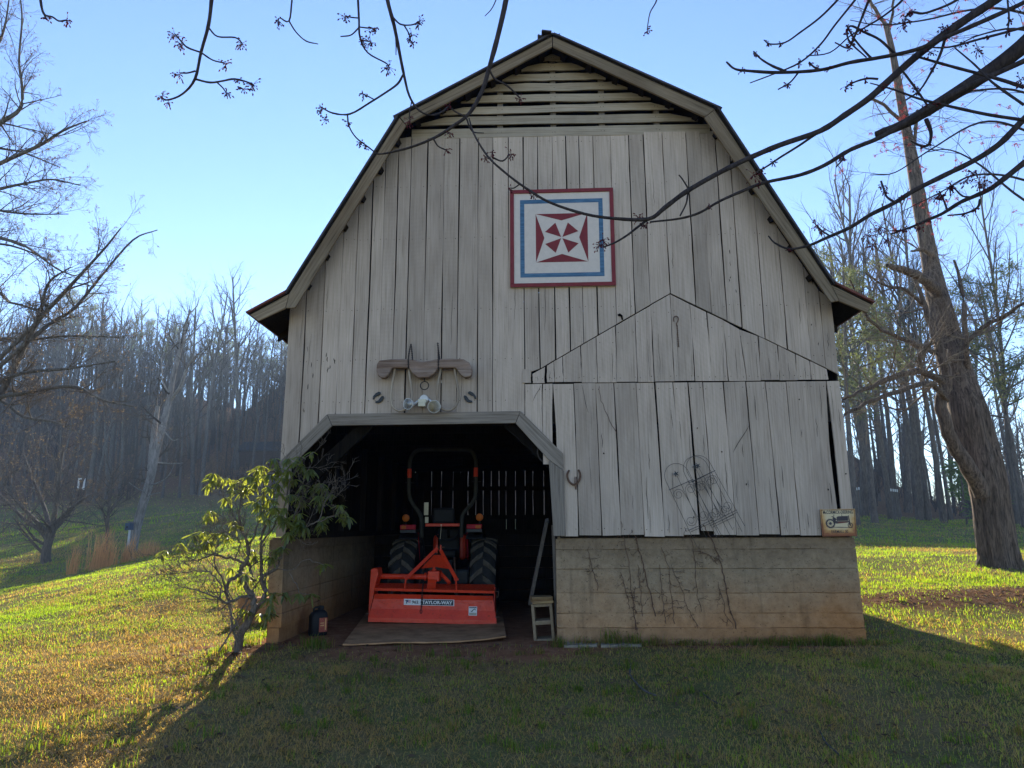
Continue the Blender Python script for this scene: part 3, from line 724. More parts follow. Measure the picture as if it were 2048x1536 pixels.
# ================================================================== THINGS ON AND IN THE BARN
def text_geo(body, offset=0.0):
    cu = bpy.data.curves.new('lettering', 'FONT'); cu.body = body; cu.size = 1; cu.offset = offset; cu.resolution_u = 3
    ob = bpy.data.objects.new('lettering', cu); col.objects.link(ob); dg = bpy.context.evaluated_depsgraph_get(); dg.update()
    me = bpy.data.meshes.new_from_object(ob.evaluated_get(dg)); v = [tuple(p.co) for p in me.vertices]; f = [tuple(p.vertices) for p in me.polygons]
    bpy.data.objects.remove(ob); bpy.data.curves.remove(cu); bpy.data.meshes.remove(me)
    a = np.array(v)[:, :2]; a -= a.min(0); a /= a.max(0); return a, f
class Quad:
    """bilinear patch: corners bl, br, tr, tl"""
    def __init__(s, bl, br, tr, tl, lift=.002):
        s.c = [np.array(p, float) for p in (bl, br, tr, tl)]; n = np.cross(s.c[1] - s.c[0], s.c[3] - s.c[0]); s.n = n / np.linalg.norm(n); s.lift = lift
    def __call__(s, u, v, k=1): c = s.c; return (c[0] * (1 - u) + c[1] * u) * (1 - v) + (c[3] * (1 - u) + c[2] * u) * v + s.n * s.lift * k
    def poly(s, mb, pts, k=1): mb.add([s(u, v, k) for u, v in pts], [tuple(range(len(pts)))])
    def rect(s, mb, u0, v0, u1, v1, k=1): s.poly(mb, [(u0, v0), (u1, v0), (u1, v1), (u0, v1)], k)
    def text(s, mb, body, u0, v0, u1, v1, k=2, off=0.0):
        a, f = text_geo(body, off); mb.add([s(u0 + (u1 - u0) * p[0], v0 + (v1 - v0) * p[1], k) for p in a], f)
def bez(pts, n=6):
    """Catmull-Rom through pts"""
    p = [np.array(q, float) for q in pts]; p = [2 * p[0] - p[1]] + p + [2 * p[-1] - p[-2]]; out = []
    for i in range(1, len(p) - 2):
        for k in range(n):
            t = k / n; out.append(.5 * ((2 * p[i]) + (-p[i - 1] + p[i + 1]) * t + (2 * p[i - 1] - 5 * p[i] + 4 * p[i + 1] - p[i + 2]) * t * t + (-p[i - 1] + 3 * p[i] - 3 * p[i + 1] + p[i + 2]) * t ** 3))
    out.append(p[-2]); return out

# --- painted quilt square
qc = [P(1020.5, 575, YF - .03), P(1232, 571, YF - .03), P(1226, 375.7, YF - .03), P(1020, 381, YF - .03)]
quilt = empty('barn_quilt', (qc[0] + qc[1]) / 2, 'square painted wooden barn quilt with red pinwheel and blue border on the grey boards', 'barn quilt')
m = MB(); m.prism_xz([tuple(p[[0, 2]]) for p in qc], YF - .028, YF - .008); m.build('panel', M['white_paint'], quilt)
Qd = Quad(qc[0] + [0, .002, 0], qc[1] + [0, .002, 0], qc[2] + [0, .002, 0], qc[3] + [0, .002, 0], .0015)
m = MB(); e = .037
for a in ((0, 0, 1, e), (0, 1 - e, 1, 1), (0, e, e, 1 - e), (1 - e, e, 1, 1 - e)):
    c = [Qd(a[0], a[1]), Qd(a[2], a[1]), Qd(a[2], a[3]), Qd(a[0], a[3])]; m.prism_xz([tuple(p[[0, 2]]) for p in c], YF - .042, YF - .0285)
m.build('frame', M['red_paint'], quilt, bevel=.003)
m = MB(); a, b = .097, .895; w = .041
for r_ in ((a, a, b, a + w), (a, b - w, b, b), (a, a + w, a + w, b - w), (b - w, a + w, b, b - w)): Qd.rect(m, *r_)
m.build('painted_border', M['blue_paint'], quilt)
m = MB(); c0, c1 = .247, .745; cm = (c0 + c1) / 2; d = .072
Qd.poly(m, [(c0, c1), (cm, c1 - d), (c1, c1)][::-1]); Qd.poly(m, [(c0, c0), (cm, c0 + d + .01), (c1, c0)]); Qd.poly(m, [(c0, c0), (c0 + d + .01, cm), (c0, c1)][::-1]); Qd.poly(m, [(c1, c0), (c1, c1), (c1 - d - .01, cm)])
for sx_, sz_ in ((1, 1), (-1, 1), (1, -1), (-1, -1)):
    t = [(cm + sx_ * .006, cm + sz_ * .006), (cm + sx_ * .16, cm + sz_ * .062), (cm + sx_ * .06, cm + sz_ * .155)]
    Qd.poly(m, t if sx_ * sz_ > 0 else t[::-1])
m.build('painted_pinwheel', M['red_paint'], quilt)

# --- ox yoke
def zy(u, v, y): return P(740 + u / 8.533, 680 + v / 8.533, y)
YK = YF - .10
yoke = empty('ox_yoke', zy(930, 500, YK), 'old wooden ox yoke with two bent bows hanging on chains above the doorway', 'ox yoke')
ol = [(130, 430), (170, 365), (400, 338), (640, 335), (760, 352), (900, 385), (1050, 362), (1160, 335), (1400, 330), (1600, 342), (1700, 400), (1745, 500), (1740, 600), (1700, 645), (1630, 655), (1560, 610), (1470, 490), (1180, 490), (1100, 590), (1010, 650), (830, 655), (740, 590), (670, 490), (390, 490), (330, 600), (270, 660), (200, 655), (150, 620), (125, 540)]
m = MB(); m.prism_xz([tuple(zy(a, b, YK)[[0, 2]]) for a, b in ol], YK - .05, YK + .045); m.build('beam', M['yoke'], yoke, bevel=.012)
for pts in ([(425, 470), (415, 560), (385, 720), (360, 900), (360, 1050), (400, 1150), (480, 1203), (560, 1197), (640, 1150), (695, 1060), (715, 950), (700, 780), (675, 600), (660, 470)],
            [(1205, 470), (1195, 560), (1165, 720), (1145, 900), (1165, 1060), (1225, 1165), (1330, 1200), (1430, 1160), (1495, 1060), (1512, 900), (1480, 720), (1455, 560), (1445, 470)]):
    m = MB(); m.cur = rng.random(); m.tube(bez([zy(a, b, YK) for a, b in pts], 4), .0145, 8); m.build('bow', M['bow'], yoke, smooth=True)
m = MB(); c = zy(930, 778, YK - .01); R_ = .047
m.tube([c + np.array([R_ * cos(a), 0, R_ * sin(a)]) for a in np.linspace(0, 2 * pi, 25)[:-1]], .0055, 8, closed=True); m.tube([zy(930, 640, YK - .01), zy(930, 700, YK - .01), zy(930, 715, YK - .01)], [.008, .008, .011], 8)
m.build('ring', M['iron'], yoke, smooth=True)
def chain(mb, pts, link=.022, r=.0035):
    pts = bez(pts, 8); d = 0; k = 0; L = [0]
    for a, b in zip(pts[:-1], pts[1:]): L.append(L[-1] + np.linalg.norm(b - a))
    n = int(L[-1] / (link * .72)); pts = np.array(pts)
    for k in range(n):
        s_ = (k + .5) / n * L[-1]; c = np.array([np.interp(s_, L, pts[:, q]) for q in range(3)]); c2 = np.array([np.interp(min(s_ + .004, L[-1]), L, pts[:, q]) for q in range(3)]); c1 = np.array([np.interp(max(s_ - .004, 0), L, pts[:, q]) for q in range(3)])
        t = (c2 - c1); t /= np.linalg.norm(t) + 1e-9; u = np.cross(t, [0, 1, 0]); u /= np.linalg.norm(u) + 1e-9; w = np.cross(t, u)
        side = u if k % 2 == 0 else w
        mb.tube([c + t * link * .5 * cos(a) + side * link * .3 * sin(a) for a in np.linspace(0, 2 * pi, 11)[:-1]], r, 5, closed=True)
for pts in ([(700, 70), (670, 200), (655, 330), (655, 500)], [(700, 70), (715, 200), (725, 335)], ):
    m = MB(); chain(m, [zy(a, b, YF - .012 - (.14 if b > 300 else .10 * b / 300)) for a, b in pts]); m.build('chain', M['iron'], yoke)
for pts in ([(1155, 50), (1165, 200), (1165, 330), (1168, 510)], [(1155, 50), (1172, 200), (1190, 335)]):
    m = MB(); chain(m, [zy(a, b, YF - .012 - (.14 if b > 300 else .10 * b / 300)) for a, b in pts]); m.build('chain', M['iron'], yoke)
# --- ox shoes
A1 = [(50, 1018), (58, 965), (105, 910), (155, 886), (190, 898), (187, 930), (140, 955), (100, 972), (85, 992), (76, 1022)]
A2 = [(95, 1065), (105, 1046), (150, 1035), (172, 1000), (200, 965), (232, 957), (245, 982), (225, 1030), (180, 1070), (140, 1082), (102, 1080)]
for pts, lab in ((A1, 'dark iron ox shoe, upper one of the pair left of the yoke'), (A2, 'dark iron ox shoe, lower one of the pair left of the yoke'),
                 ([(1864 - a, b - 8) for a, b in A1], 'dark iron ox shoe, upper one of the pair right of the yoke'), ([(1845 - a, b - 8) for a, b in A2], 'dark iron ox shoe, lower one of the pair right of the yoke')):
    m = MB(); m.prism_xz([tuple(zy(a, b, YF)[[0, 2]]) for a, b in pts], YF - .022, YF - .009); tag(m.build('ox_shoe', M['black_metal'], bevel=.003), lab, 'ox shoe', 'ox shoes on the barn wall')
# --- flood light
fl = empty('flood_light', zy(920, 1010, YF), 'white twin flood light with motion sensor mounted over the doorway', 'flood light')
m = MB(); c = zy(925, 1015, YF - .008); m.lathe(c, (0, -1, 0), [(0, .052), (.02, .052), (.034, .046), (.036, 0)], 24); m.build('mounting_plate', M['white_plastic'], fl, smooth=False)
m = MB(); a, b = zy(840, 1035, YF), zy(975, 1095, YF); m.box((a[0], YF - .10, b[2]), (b[0], YF - .042, a[2])); a, b = zy(842, 1098, YF), zy(972, 1160, YF); m.box((a[0] + .002, YF - .115, b[2]), (b[0] - .002, YF - .06, a[2])); m.build('motion_sensor', M['cream'], fl, bevel=.006)
def lamp_head(mouth, axis, r, joint, inside):
    ax = np.array(axis, float); ax /= np.linalg.norm(ax); mth = np.array(mouth); back = mth - ax * .13
    m = MB(); m.lathe(back, ax, [(0, .0), (.001, .022), (.045, .026), (.075, r * .66), (.125, r * .98), (.13, r), (.128, r * .93)], 28); o = m.build('lamp_head', M['white_plastic'], fl, smooth=True)
    m = MB(); m.lathe(back, ax, [(.128, r * .93), (.10, r * .78), (.07, r * .5), (.055, .012), (.054, 0)], 28); m.build('reflector', inside, o, smooth=True)
    m = MB(); m.lathe(back, ax, [(.055, .0), (.056, .014), (.085, .018), (.10, .010), (.103, 0)], 12); m.build('bulb', M['chrome'], o, smooth=True)
    m = MB(); j = np.array(joint); m.tube([j, (j * .4 + back * .6) + [0, -.01, 0], back + ax * .01], [.011, .013, .018], 10); m.build('arm', M['white_plastic'], o, smooth=True)
lamp_head(zy(645, 1090, YF - .16), (-.55, -1, -.12), .066, zy(850, 1010, YF - .03), M['chrome'])
lamp_head(zy(1095, 1138, YF - .17), (.18, -1, -.42), .074, zy(1000, 1010, YF - .03), M['tan_lamp'])
# --- horseshoe on a hook, right of the doorway
def z3(u, v, y): return P(1000 + u / 2.021, 560 + v / 2.021, y)
hs = empty('horseshoe', z3(298, 800, YF), 'rusty horseshoe hung on a bent hook beside the right door jamb', 'horseshoe')
m = MB(); m.tube(bez([z3(a, b, YF - .022) for a, b in ((280, 768), (272, 785), (275, 806), (287, 822), (300, 827), (313, 820), (323, 802), (324, 784), (317, 766))], 4), [.009] + [.0125] * 31 + [.009], 6); m.build('shoe', M['rust'], hs)
m = MB(); m.tube(bez([z3(a, b, YF - .03) for a, b in ((303, 795), (303, 812), (303, 828), (306, 845))], 4), .006, 6); m.tube(bez([z3(a, b, YF - .03) for a, b in ((309, 795), (310, 812), (309, 828), (307, 848))], 4), .006, 6); m.build('hook', M['rust'], hs)
m = MB(); m.tube(bez([P(a, b, YF + .03) for a, b in ((1078, 893), (1075, 905), (1079, 917), (1087, 923), (1096, 921))], 4), .011, 6); tag(m.build('horseshoe', M['iron']), 'dark horseshoe hanging inside the doorway behind the right diagonal trim', 'horseshoe')
# --- hook and chain
hk = empty('hook_chain', z3(712, 150, YF), 'rusty iron hook with a short chain hanging under the old gable peak', 'hook and chain')
m = MB(); m.tube(bez([z3(a, b, YF - .022) for a, b in ((703, 168), (702, 153), (711, 146), (720, 152), (719, 166), (713, 176), (715, 184))], 4), .006, 6); m.build('hook', M['rust'], hk)
m = MB(); chain(m, [z3(a, b, YF - .014) for a, b in ((716, 184), (718, 215), (722, 270))], .018, .003); m.build('chain', M['rust'], hk)
# --- tin sign
sc_ = [P(1645, 1073, YF - .03), P(1714, 1072, YF - .03), P(1709.5, 1017.5, YF - .03), P(1640, 1018.5, YF - .03)]
sign = empty('tin_sign', sc_[0], 'rust edged tin sign with a vintage tractor picture at the right corner of the barn', 'sign')
def sign_mat():
    m = NM('rust_edged_sign_paint'); u = m.coord('Generated'); x = m._sep(u); n = m.noise(m.coord(), 14, 4, .6)
    ex = m.math('ABSOLUTE', m.math('SUBTRACT', x[0], .5)); ez = m.math('ABSOLUTE', m.math('SUBTRACT', x[2], .55)); mx = m.math('MAXIMUM', ex, ez)
    f = m.math('ADD', mx, m.math('MULTIPLY', m.math('SUBTRACT', n, .5), .28))
    f = m.math('ADD', f, m.math('MULTIPLY', m.math('SUBTRACT', .5, x[2]), .22))
    return m.fin(m.ramp(f, [(.26, (.62, .50, .30)), (.40, (.56, .31, .10)), (.55, (.28, .09, .03))]), .5, .4)
m = MB(); m.prism_xz([tuple(p[[0, 2]]) for p in sc_], YF - .032, YF - .026); m.build('plate', sign_mat(), sign)
Qs = Quad(*[p + [0, -.002, 0] for p in sc_], lift=.0012)
m = MB()
Qs.text(m, 'McCORMICK-DEERING', .075, .82, .93, .945, 1, .022); Qs.text(m, 'FARMALL 30', .27, .115, .75, .225, 1, .018)
m.build('lettering', M['decal_black'], sign)
m = MB()
def circ(cx, cz, r, r2=0, k=1, n=22, asp=.80):
    for i in range(n):
        a, b = 2 * pi * i / n, 2 * pi * (i + 1) / n
        Qs.poly(m, [(cx + r2 * asp * cos(a), cz + r2 * sin(a)), (cx + r * asp * cos(a), cz + r * sin(a)), (cx + r * asp * cos(b), cz + r * sin(b)), (cx + r2 * asp * cos(b), cz + r2 * sin(b))], k)
circ(.26, .47, .165, .12); circ(.26, .47, .05, .0)
for k in range(20):
    a = 2 * pi * k / 20; Qs.poly(m, [(.26 + .80 * r_ * cos(a + q), .47 + r_ * sin(a + q)) for r_, q in ((.16, -.06), (.185, -.06), (.185, .06), (.16, .06))], 1.3)
for k in range(10):
    a = 2 * pi * k / 10; Qs.poly(m, [(.26 + .80 * r_ * cos(a + q), .47 + r_ * sin(a + q)) for r_, q in ((.04, -.1), (.13, -.03), (.13, .03), (.04, .1))], 1.2)
circ(.83, .40, .095, .07); circ(.83, .40, .025, 0)
for k in range(6):
    a = 2 * pi * k / 6; Qs.poly(m, [(.83 + .80 * r_ * cos(a + q), .40 + r_ * sin(a + q)) for r_, q in ((.02, -.15), (.075, -.06), (.075, .06), (.02, .15))], 1.2)
Qs.poly(m, [(.34, .50), (.44, .46), (.80, .50), (.80, .55), (.46, .55), (.38, .60)]); Qs.poly(m, [(.45, .56), (.78, .56), (.78, .74), (.50, .73), (.45, .70)]); Qs.poly(m, [(.33, .66), (.40, .69), (.46, .62), (.40, .56), (.33, .60)])
Qs.poly(m, [(.80, .40), (.84, .40), (.81, .76), (.785, .76)]); Qs.poly(m, [(.30, .72), (.33, .74), (.42, .66), (.41, .64)]); Qs.poly(m, [(.365, .70), (.38, .70), (.39, .80), (.37, .80)]); Qs.poly(m, [(.60, .73), (.615, .73), (.615, .80), (.60, .80)])
Qs.poly(m, [(.2, .33), (.9, .30), (.9, .315), (.5, .345)])
m.build('tractor_picture', simple('faded_print', (.06, .05, .055), .6, .3), sign)
m = MB()
Qs.poly(m, [(.46, .47), (.70, .49), (.78, .53), (.50, .525)], 1.5); m.build('picture_highlight', simple('faded_red_print', (.16, .05, .035), .6, .3), sign)
m = MB(); t_ = .022
for r_ in ((.02, .02, .98, .02 + t_ * .6), (.02, .98 - t_, .98, .98), (.02, .02, .02 + t_ * .7, .98), (.98 - t_ * .7, .02, .98, .98)): Qs.rect(m, *r_, k=.6)
m.build('border_line', simple('rust_line', (.13, .05, .025), .7, .2), sign)
# --- three wire trellises
def trellis(star, foot_dir_deg, W_, L_, y, lab):
    c = P(1310 + star[0] / 8.083, 890 + star[1] / 8.083, y); a = radians(foot_dir_deg); dn = np.array([sin(a), 0, -cos(a)]); rt = np.array([cos(a), 0, sin(a)])
    top = c - dn * .0
    q = lambda u, v: top + rt * u + dn * v
    e = empty('garden_trellis', q(0, L_), lab, 'trellis', 'wire garden trellises on the barn wall'); hw = W_ / 2; r = .0024
    m = MB(); arch = [q(hw * cos(t), .03 - hw * 1.05 * sin(t)) for t in np.linspace(pi, 0, 15)]
    m.tube([q(-hw, L_)] + arch + [q(hw, L_)], r, 5)
    m.tube([q(0, .02), q(0, L_ * .97)], r, 5); m.tube([q(-hw - .01, .13), q(hw + .01, .13)], r * 1.4, 5); m.tube([q(-hw - .01, L_ * .76), q(hw + .01, L_ * .76)], r * 1.2, 5); m.tube([q(-hw, L_ * .79), q(hw, L_ * .79)], r, 5)
    m.build('frame', M['wire'], e)
    for su, v0, sg in ((-1, .145, 1), (1, .145, 1), (-1, L_ * .745, -1), (1, L_ * .745, -1)):
        m = MB(); pts = []
        cu, cv_ = hw * .54, v0 + sg * hw * .50
        for t in np.linspace(0, 1, 30): ang = pi - t * 2 * pi * 1.55; rr = hw * (.44 - .30 * t); pts.append(q(su * (cu + rr * cos(ang)), cv_ - sg * rr * sin(ang)))
        pts = [q(0, v0 + sg * hw * 1.5), q(su * hw * .03, v0 + sg * hw * 1.05), q(su * hw * .07, v0 + sg * hw * .72)] + pts
        m.tube(pts, r * .9, 5); m.build('scroll', M['wire'], e)
    m = MB(); sp = []
    for k in range(10):
        rr = .036 if k % 2 == 0 else .012; ang = pi / 2 + k * pi / 5 + a; sp.append((c[0] + rr * cos(ang), c[2] + rr * sin(ang)))
    m.prism_xz(sp, y - .005, y + .003); m.build('star', M['black_metal'], e)
trellis((340, 465), 23, .275, .80, YF - .035, 'wire garden trellis with a star, the lower left one of the three on the wall')
trellis((642, 352), 24.5, .275, .84, YF - .045, 'wire garden trellis with a star, middle one overlapping its higher neighbour')
trellis((690, 335), 26, .275, .80, YF - .06, 'wire garden trellis with a star, the rightmost and highest of the three')

# ---- on the ground in the doorway
zf = .285
# worn mat
m = MB(); n = 16; fr = [(685, 1290.5), (1012, 1277)]; bk = [(735, 1225), (1004, 1222)]
A, B = G(*fr[0], zf + .012), G(*fr[1], zf + .03); C_, D_ = G(*bk[1], zf), G(*bk[0], zf); vs = []
for i in range(n + 1):
    t = i / n; f_ = A * (1 - t) + B * t; b_ = D_ * (1 - t) + C_ * t; f_ = f_ + [0, -.035 * sin(pi * t), 0]
    curl = .028 * max(0, (t - .75) / .25) ** 2 + .010 * sin(5 * t) ** 2
    for j in range(5):
        s_ = j / 4; p = f_ * (1 - s_) + b_ * s_; p[2] = zf + .022 + curl * (1 - s_) ** 2 + rng.normal(0, .0015); vs.append(p)
V0 = list(vs); nn = len(vs); vs = vs + [p - np.array([0, 0, .014]) for p in vs]; fs = []
for i in range(n):
    for j in range(4): a = i * 5 + j; fs.append((a, a + 5, a + 6, a + 1)); fs.append((a + nn, a + 1 + nn, a + 6 + nn, a + 5 + nn))
    fs.append((i * 5, i * 5 + nn, i * 5 + 5 + nn, i * 5 + 5))
for j in range(4): fs.append((j, j + 1, j + 1 + nn, j + nn)); a = n * 5 + j; fs.append((a, a + nn, a + nn + 1, a + 1))
m.add(vs, fs); tag(m.build('floor_mat', M['mat'], smooth=False), 'worn brown plywood-like mat under the orange tiller with its edge curling', 'mat')
# cinder block standing on end, and the two timbers on it
cb0 = G(1089, 1280, zf); yb = float(cb0[1]) + .0
pL, pR = P(1067.5, 1212, yb), P(1110, 1212, yb); wB = float(pR[0] - pL[0]); hB = float(P(1089, 1207, yb)[2] - zf)
blk = empty('cinder_block', (cb0[0], yb, zf - .02), 'grey two hole cinder block standing on end inside the right door jamb', 'cinder block')
m = MB(); x0, x1 = -wB / 2, wB / 2; t_ = .034; H_ = hB + .02
m.box((x0, 0, 0), (x0 + t_, .19, H_)); m.box((x1 - t_, 0, 0), (x1, .19, H_))
for z0, z1 in ((0, .03), (H_ / 2 - .022, H_ / 2 + .022), (H_ - .034, H_)): m.box((x0 + t_, .002, z0), (x1 - t_, .188, z1))
o = m.build('block', M['cinder'], None, bevel=.006); o.parent = blk; blk.rotation_euler = (radians(3), radians(-4.0), radians(-4))
bpy.context.view_layer.update()
topc = np.array(blk.matrix_world @ mathutils.Vector((0, .095, H_)))
m = MB(); m.cur = .2; m.obox(topc + [-.005, -.01, .05], (.115, .012, .002), (-.012, .105, 0), (0, 0, .022)); tag(m.build('timber_block', M['block_wood'], bevel=.004), 'dark wood block, the upper of two lying on the cinder block', 'wood block', 'wood blocks on the cinder block')
m = MB(); m.cur = .95; m.obox(topc + [0, -.012, .014], (.117, .012, .003), (-.012, .107, 0), (0, 0, .0135)); tag(m.build('timber_block', M['block_wood'], bevel=.003), 'pale wood offcut, the lower of two lying on the cinder block', 'wood block', 'wood blocks on the cinder block')
# leaning planks
m = MB(); m.cur = .6; a, b = P(1094, 1040, YF + .5), P(1060, 1205, YF + .75); a = np.array(a); b = np.array(b); m.obox((a + b) / 2, (a - b) / 2, (.018, .004, .006), (.0, .06, .02)); tag(m.build('leaning_plank', M['plank']), 'long brown plank leaning at a slant inside the doorway', 'plank')
m = MB(); m.cur = .9; a, b = P(1106, 1050, YF + .32), P(1113, 1250, YF + .38); a = np.array(a); b = np.array(b); m.obox((a + b) / 2, (a - b) / 2, (.016, .0, .0), (.0, .05, .0)); tag(m.build('leaning_plank', M['plank']), 'narrow upright plank standing against the right door jamb', 'plank')
# flat stones at the foot of the footing
for px, wpx, lab in (((1162, 1286), 66, 'flat pale paving stone at the foot of the footing nearest the doorway'), ((1243, 1280), 80, 'flat pale paving stone further right along the footing')):
    c = P(px[0], px[1], YF - .13); m = MB(); hw = wpx / 2 * .0056; zg_ = gz1(c[0], c[1]); pts = [(c[0] - hw, YF - .2), (c[0] + hw * .9, YF - .17), (c[0] + hw, YF + .0), (c[0] - hw * .95, YF + .01)]
    vs = [(x, y, zg_ - .03) for x, y in pts] + [(x, y, zg_ + .028 + rng.uniform(-.006, .006)) for x, y in pts]; m.add(vs, [(3, 2, 1, 0), (4, 5, 6, 7), (0, 1, 5, 4), (1, 2, 6, 5), (2, 3, 7, 6), (3, 0, 4, 7)]); tag(m.build('paving_stone', M['stone'], bevel=.008), lab, 'stone')
# oil jug
jc = G(631, 1272, zf); jug = empty('oil_jug', jc, 'black plastic oil jug with a red label by the left footing', 'jug')
yj = float(jc[1]); wj = float(P(654, 1250, yj)[0] - P(612, 1250, yj)[0]) * .5; hj = float(P(631, 1213, yj)[2]) - zf
def rot_box(sections, rz):
    m = MB(); vs = []; n = 16
    for z, a, b, ex in sections:
        for k in range(n):
            t = 2 * pi * k / n; cx, cy = cos(t), sin(t); e_ = .45; x = a * np.sign(cx) * abs(cx) ** e_ + ex; y = b * np.sign(cy) * abs(cy) ** e_
            vs.append((jc[0] + x * cos(rz) - y * sin(rz), jc[1] + .08 + x * sin(rz) + y * cos(rz), zf + z))
    fs = [(i * n + k, i * n + (k + 1) % n, (i + 1) * n + (k + 1) % n, (i + 1) * n + k) for i in range(len(sections) - 1) for k in range(n)] + [tuple(range(n - 1, -1, -1)), tuple((len(sections) - 1) * n + k for k in range(n))]
    m.add(vs, fs); return m
rzj = radians(38)
a_ = wj * .82
rot_box([(0, a_ * .95, .062, 0), (.012, a_, .07, 0), (hj * .66, a_, .07, 0), (hj * .76, a_ * .86, .062, .005), (hj * .84, a_ * .55, .045, .012), (hj * .86, a_ * .4, .036, .014)], rzj).build('body', M['black_plastic'], jug, smooth=True)
rot_box([(hj * .86, .026, .026, .03), (hj * .93, .028, .028, .03), (hj * .97, .026, .026, .03), (hj, .024, .024, .03)], rzj).build('cap', M['black_plastic'], jug)
dx, dy = np.array([cos(rzj), sin(rzj), 0]), np.array([-sin(rzj), cos(rzj), 0]); jb = np.array([jc[0], jc[1] + .08, zf])
m = MB(); m.tube(bez([jb - dx * a_ * .6 + [0, 0, hj * .74], jb - dx * a_ * .55 + [0, 0, hj * .92], jb - dx * a_ * .1 + [0, 0, hj * .95], jb + dx * .005 + [0, 0, hj * .86]], 5), .012, 8); m.build('handle', M['black_plastic'], jug, smooth=True)
QJ = Quad(*(jb + dx * u - dy * .0715 + [0, 0, v] for u, v in ((-a_ * .15, hj * .12), (a_ * .82, hj * .12), (a_ * .82, hj * .6), (-a_ * .15, hj * .6))), lift=.001)
m = MB(); QJ.rect(m, 0, 0, 1, 1); m.build('paper_label', simple('red_brown_label', (.30, .06, .035), .5, .4, 0, .5, 60), jug)
m = MB(); QJ.rect(m, .72, .12, .86, .95, 2); QJ.rect(m, .12, .42, .62, .5, 2); QJ.rect(m, .12, .6, .62, .66, 2); m.build('label_print', simple('orange_print', (.5, .26, .10), .5, .4), jug)

# ================================================================== TILLER
YT = float(G(865, 1247, zf + .03)[1])
til = empty('rotary_tiller', P(865, 1247, YT), 'orange red rotary tiller with a long hinged rear cover hitched behind the tractor', 'tiller')
OR = M['orange']
def strip(mb, rows, th=.006):
    """rows: ((pxl,pyl),(pxr,pyr),y)"""
    vs = []
    for l, r, y in rows:
        for t in np.linspace(0, 1, 7): vs.append(P(l[0] + (r[0] - l[0]) * t, l[1] + (r[1] - l[1]) * t, y))
    n = 7; fs = [(i * n + k, i * n + k + 1, (i + 1) * n + k + 1, (i + 1) * n + k) for i in range(len(rows) - 1) for k in range(n - 1)]
    nv = len(vs); vs = vs + [v + np.array([0, th, -.002]) for v in vs]
    fs += [tuple(q + nv for q in f[::-1]) for f in fs]
    for i in range(len(rows) - 1):
        for k in (0, n - 1): a = i * n + k; fs.append((a, a + n, a + n + nv, a + nv))
    for k in range(n - 1):
        for i in (0, len(rows) - 1): a = i * n + k; fs.append((a, a + 1, a + 1 + nv, a + nv))
    mb.add(vs, fs)
m = MB(); strip(m, [((736, 1243.5), (993.3, 1249.5), YT), ((736.5, 1235.5), (993, 1241), YT + .004), ((742, 1217), (990, 1222), YT + .05), ((747, 1197.5), (986.8, 1201), YT + .065), ((749.5, 1187.5), (986, 1192), YT + .115)]); m.build('rear_cover', OR, til)
m = MB(); strip(m, [((748.5, 1181), (988, 1187), YT + .105), ((748.5, 1176), (989.5, 1182), YT + .10), ((751.5, 1165.7), (989.5, 1169), YT + .42)], .008); m.build('hood', OR, til)
m = MB(); m.prism_xz([tuple(P(a, b, YT + .10)[[0, 2]]) for a, b in ((742, 1139.5), (746, 1136.5), (755, 1136.4), (757, 1149), (752, 1165), (748.6, 1181), (747, 1192), (739, 1230), (736.5, 1236), (738, 1207), (739.6, 1174))], YT + .09, YT + .36); m.build('gear_case', OR, til, bevel=.006)
m = MB(); m.prism_yz([(YT + .10, .37), (YT + .5, .36), (YT + .5, .72), (YT + .2, .74)], float(P(988, 1200, YT + .2)[0]), float(P(990, 1200, YT + .2)[0])); m.build('side_plate', OR, til)
m = MB(); m.tube([P(750, 1152.5, YT + .33), P(858, 1153.5, YT + .33)], .034, 16); m.tube([P(756, 1152.5, YT + .32), P(760, 1152.6, YT + .32)], .045, 16); m.tube([P(849, 1153.5, YT + .32), P(853, 1153.5, YT + .32)], .052, 16); m.build('drive_tube', OR, til, smooth=False)
m = MB(); a, b = P(856, 1142, YT + .25), P(879, 1163, YT + .25); m.box((a[0], YT + .22, b[2]), (b[0], YT + .50, a[2])); m.build('gearbox', OR, til, bevel=.012)
m = MB(); a, b = P(855, 1160, YT + .16), P(872, 1176, YT + .16); m.obox(((a + b) / 2), ((b[0] - a[0]) / 2, 0, 0), (0, .006, .004), (0, .05, (a[2] - b[2]) / 2)); m.build('mount_plate', OR, til)
m = MB(); m.lathe(P(868, 1141, YT + .34), (0, 0, 1), [(0, .03), (.02, .03), (.025, .018), (.05, .016), (.05, 0)], 12); m.build('filler_cap', OR, til)
m = MB(); m.tube([P(880, 1146, YT + .4), P(899, 1166, YT + .3)], .03, 4); m.build('brace', OR, til)
def flat_bar(name, a, b, w, t):
    a, b = np.array(a), np.array(b); d = (b - a); L = np.linalg.norm(d); d /= L; u = np.cross(d, [0, 1, 0]); u /= np.linalg.norm(u); v = np.cross(d, u); m = MB(); m.obox((a + b) / 2, d * L / 2, u * w / 2, v * t / 2); return m.build(name, OR, til, bevel=.002)
flat_bar('hitch_leg', P(875, 1096, YT + .5), P(812, 1157.6, YT + .16), .045, .014); flat_bar('hitch_leg', P(880.5, 1099, YT + .5), P(913.5, 1160, YT + .16), .045, .014)
m = MB(); ps = [P(868, 1110, YT + .46), P(883, 1110, YT + .46), P(898.5, 1138, YT + .30), P(872, 1134, YT + .30), P(842, 1137, YT + .30)]; vs = [p for p in ps] + [p + np.array([0, .012, 0]) for p in ps]
m.add(vs, [(0, 1, 2, 3, 4)[::-1], (5, 6, 7, 8, 9)] + [(i, (i + 1) % 5, (i + 1) % 5 + 5, i + 5) for i in range(5)]); m.build('hitch_plate', OR, til)
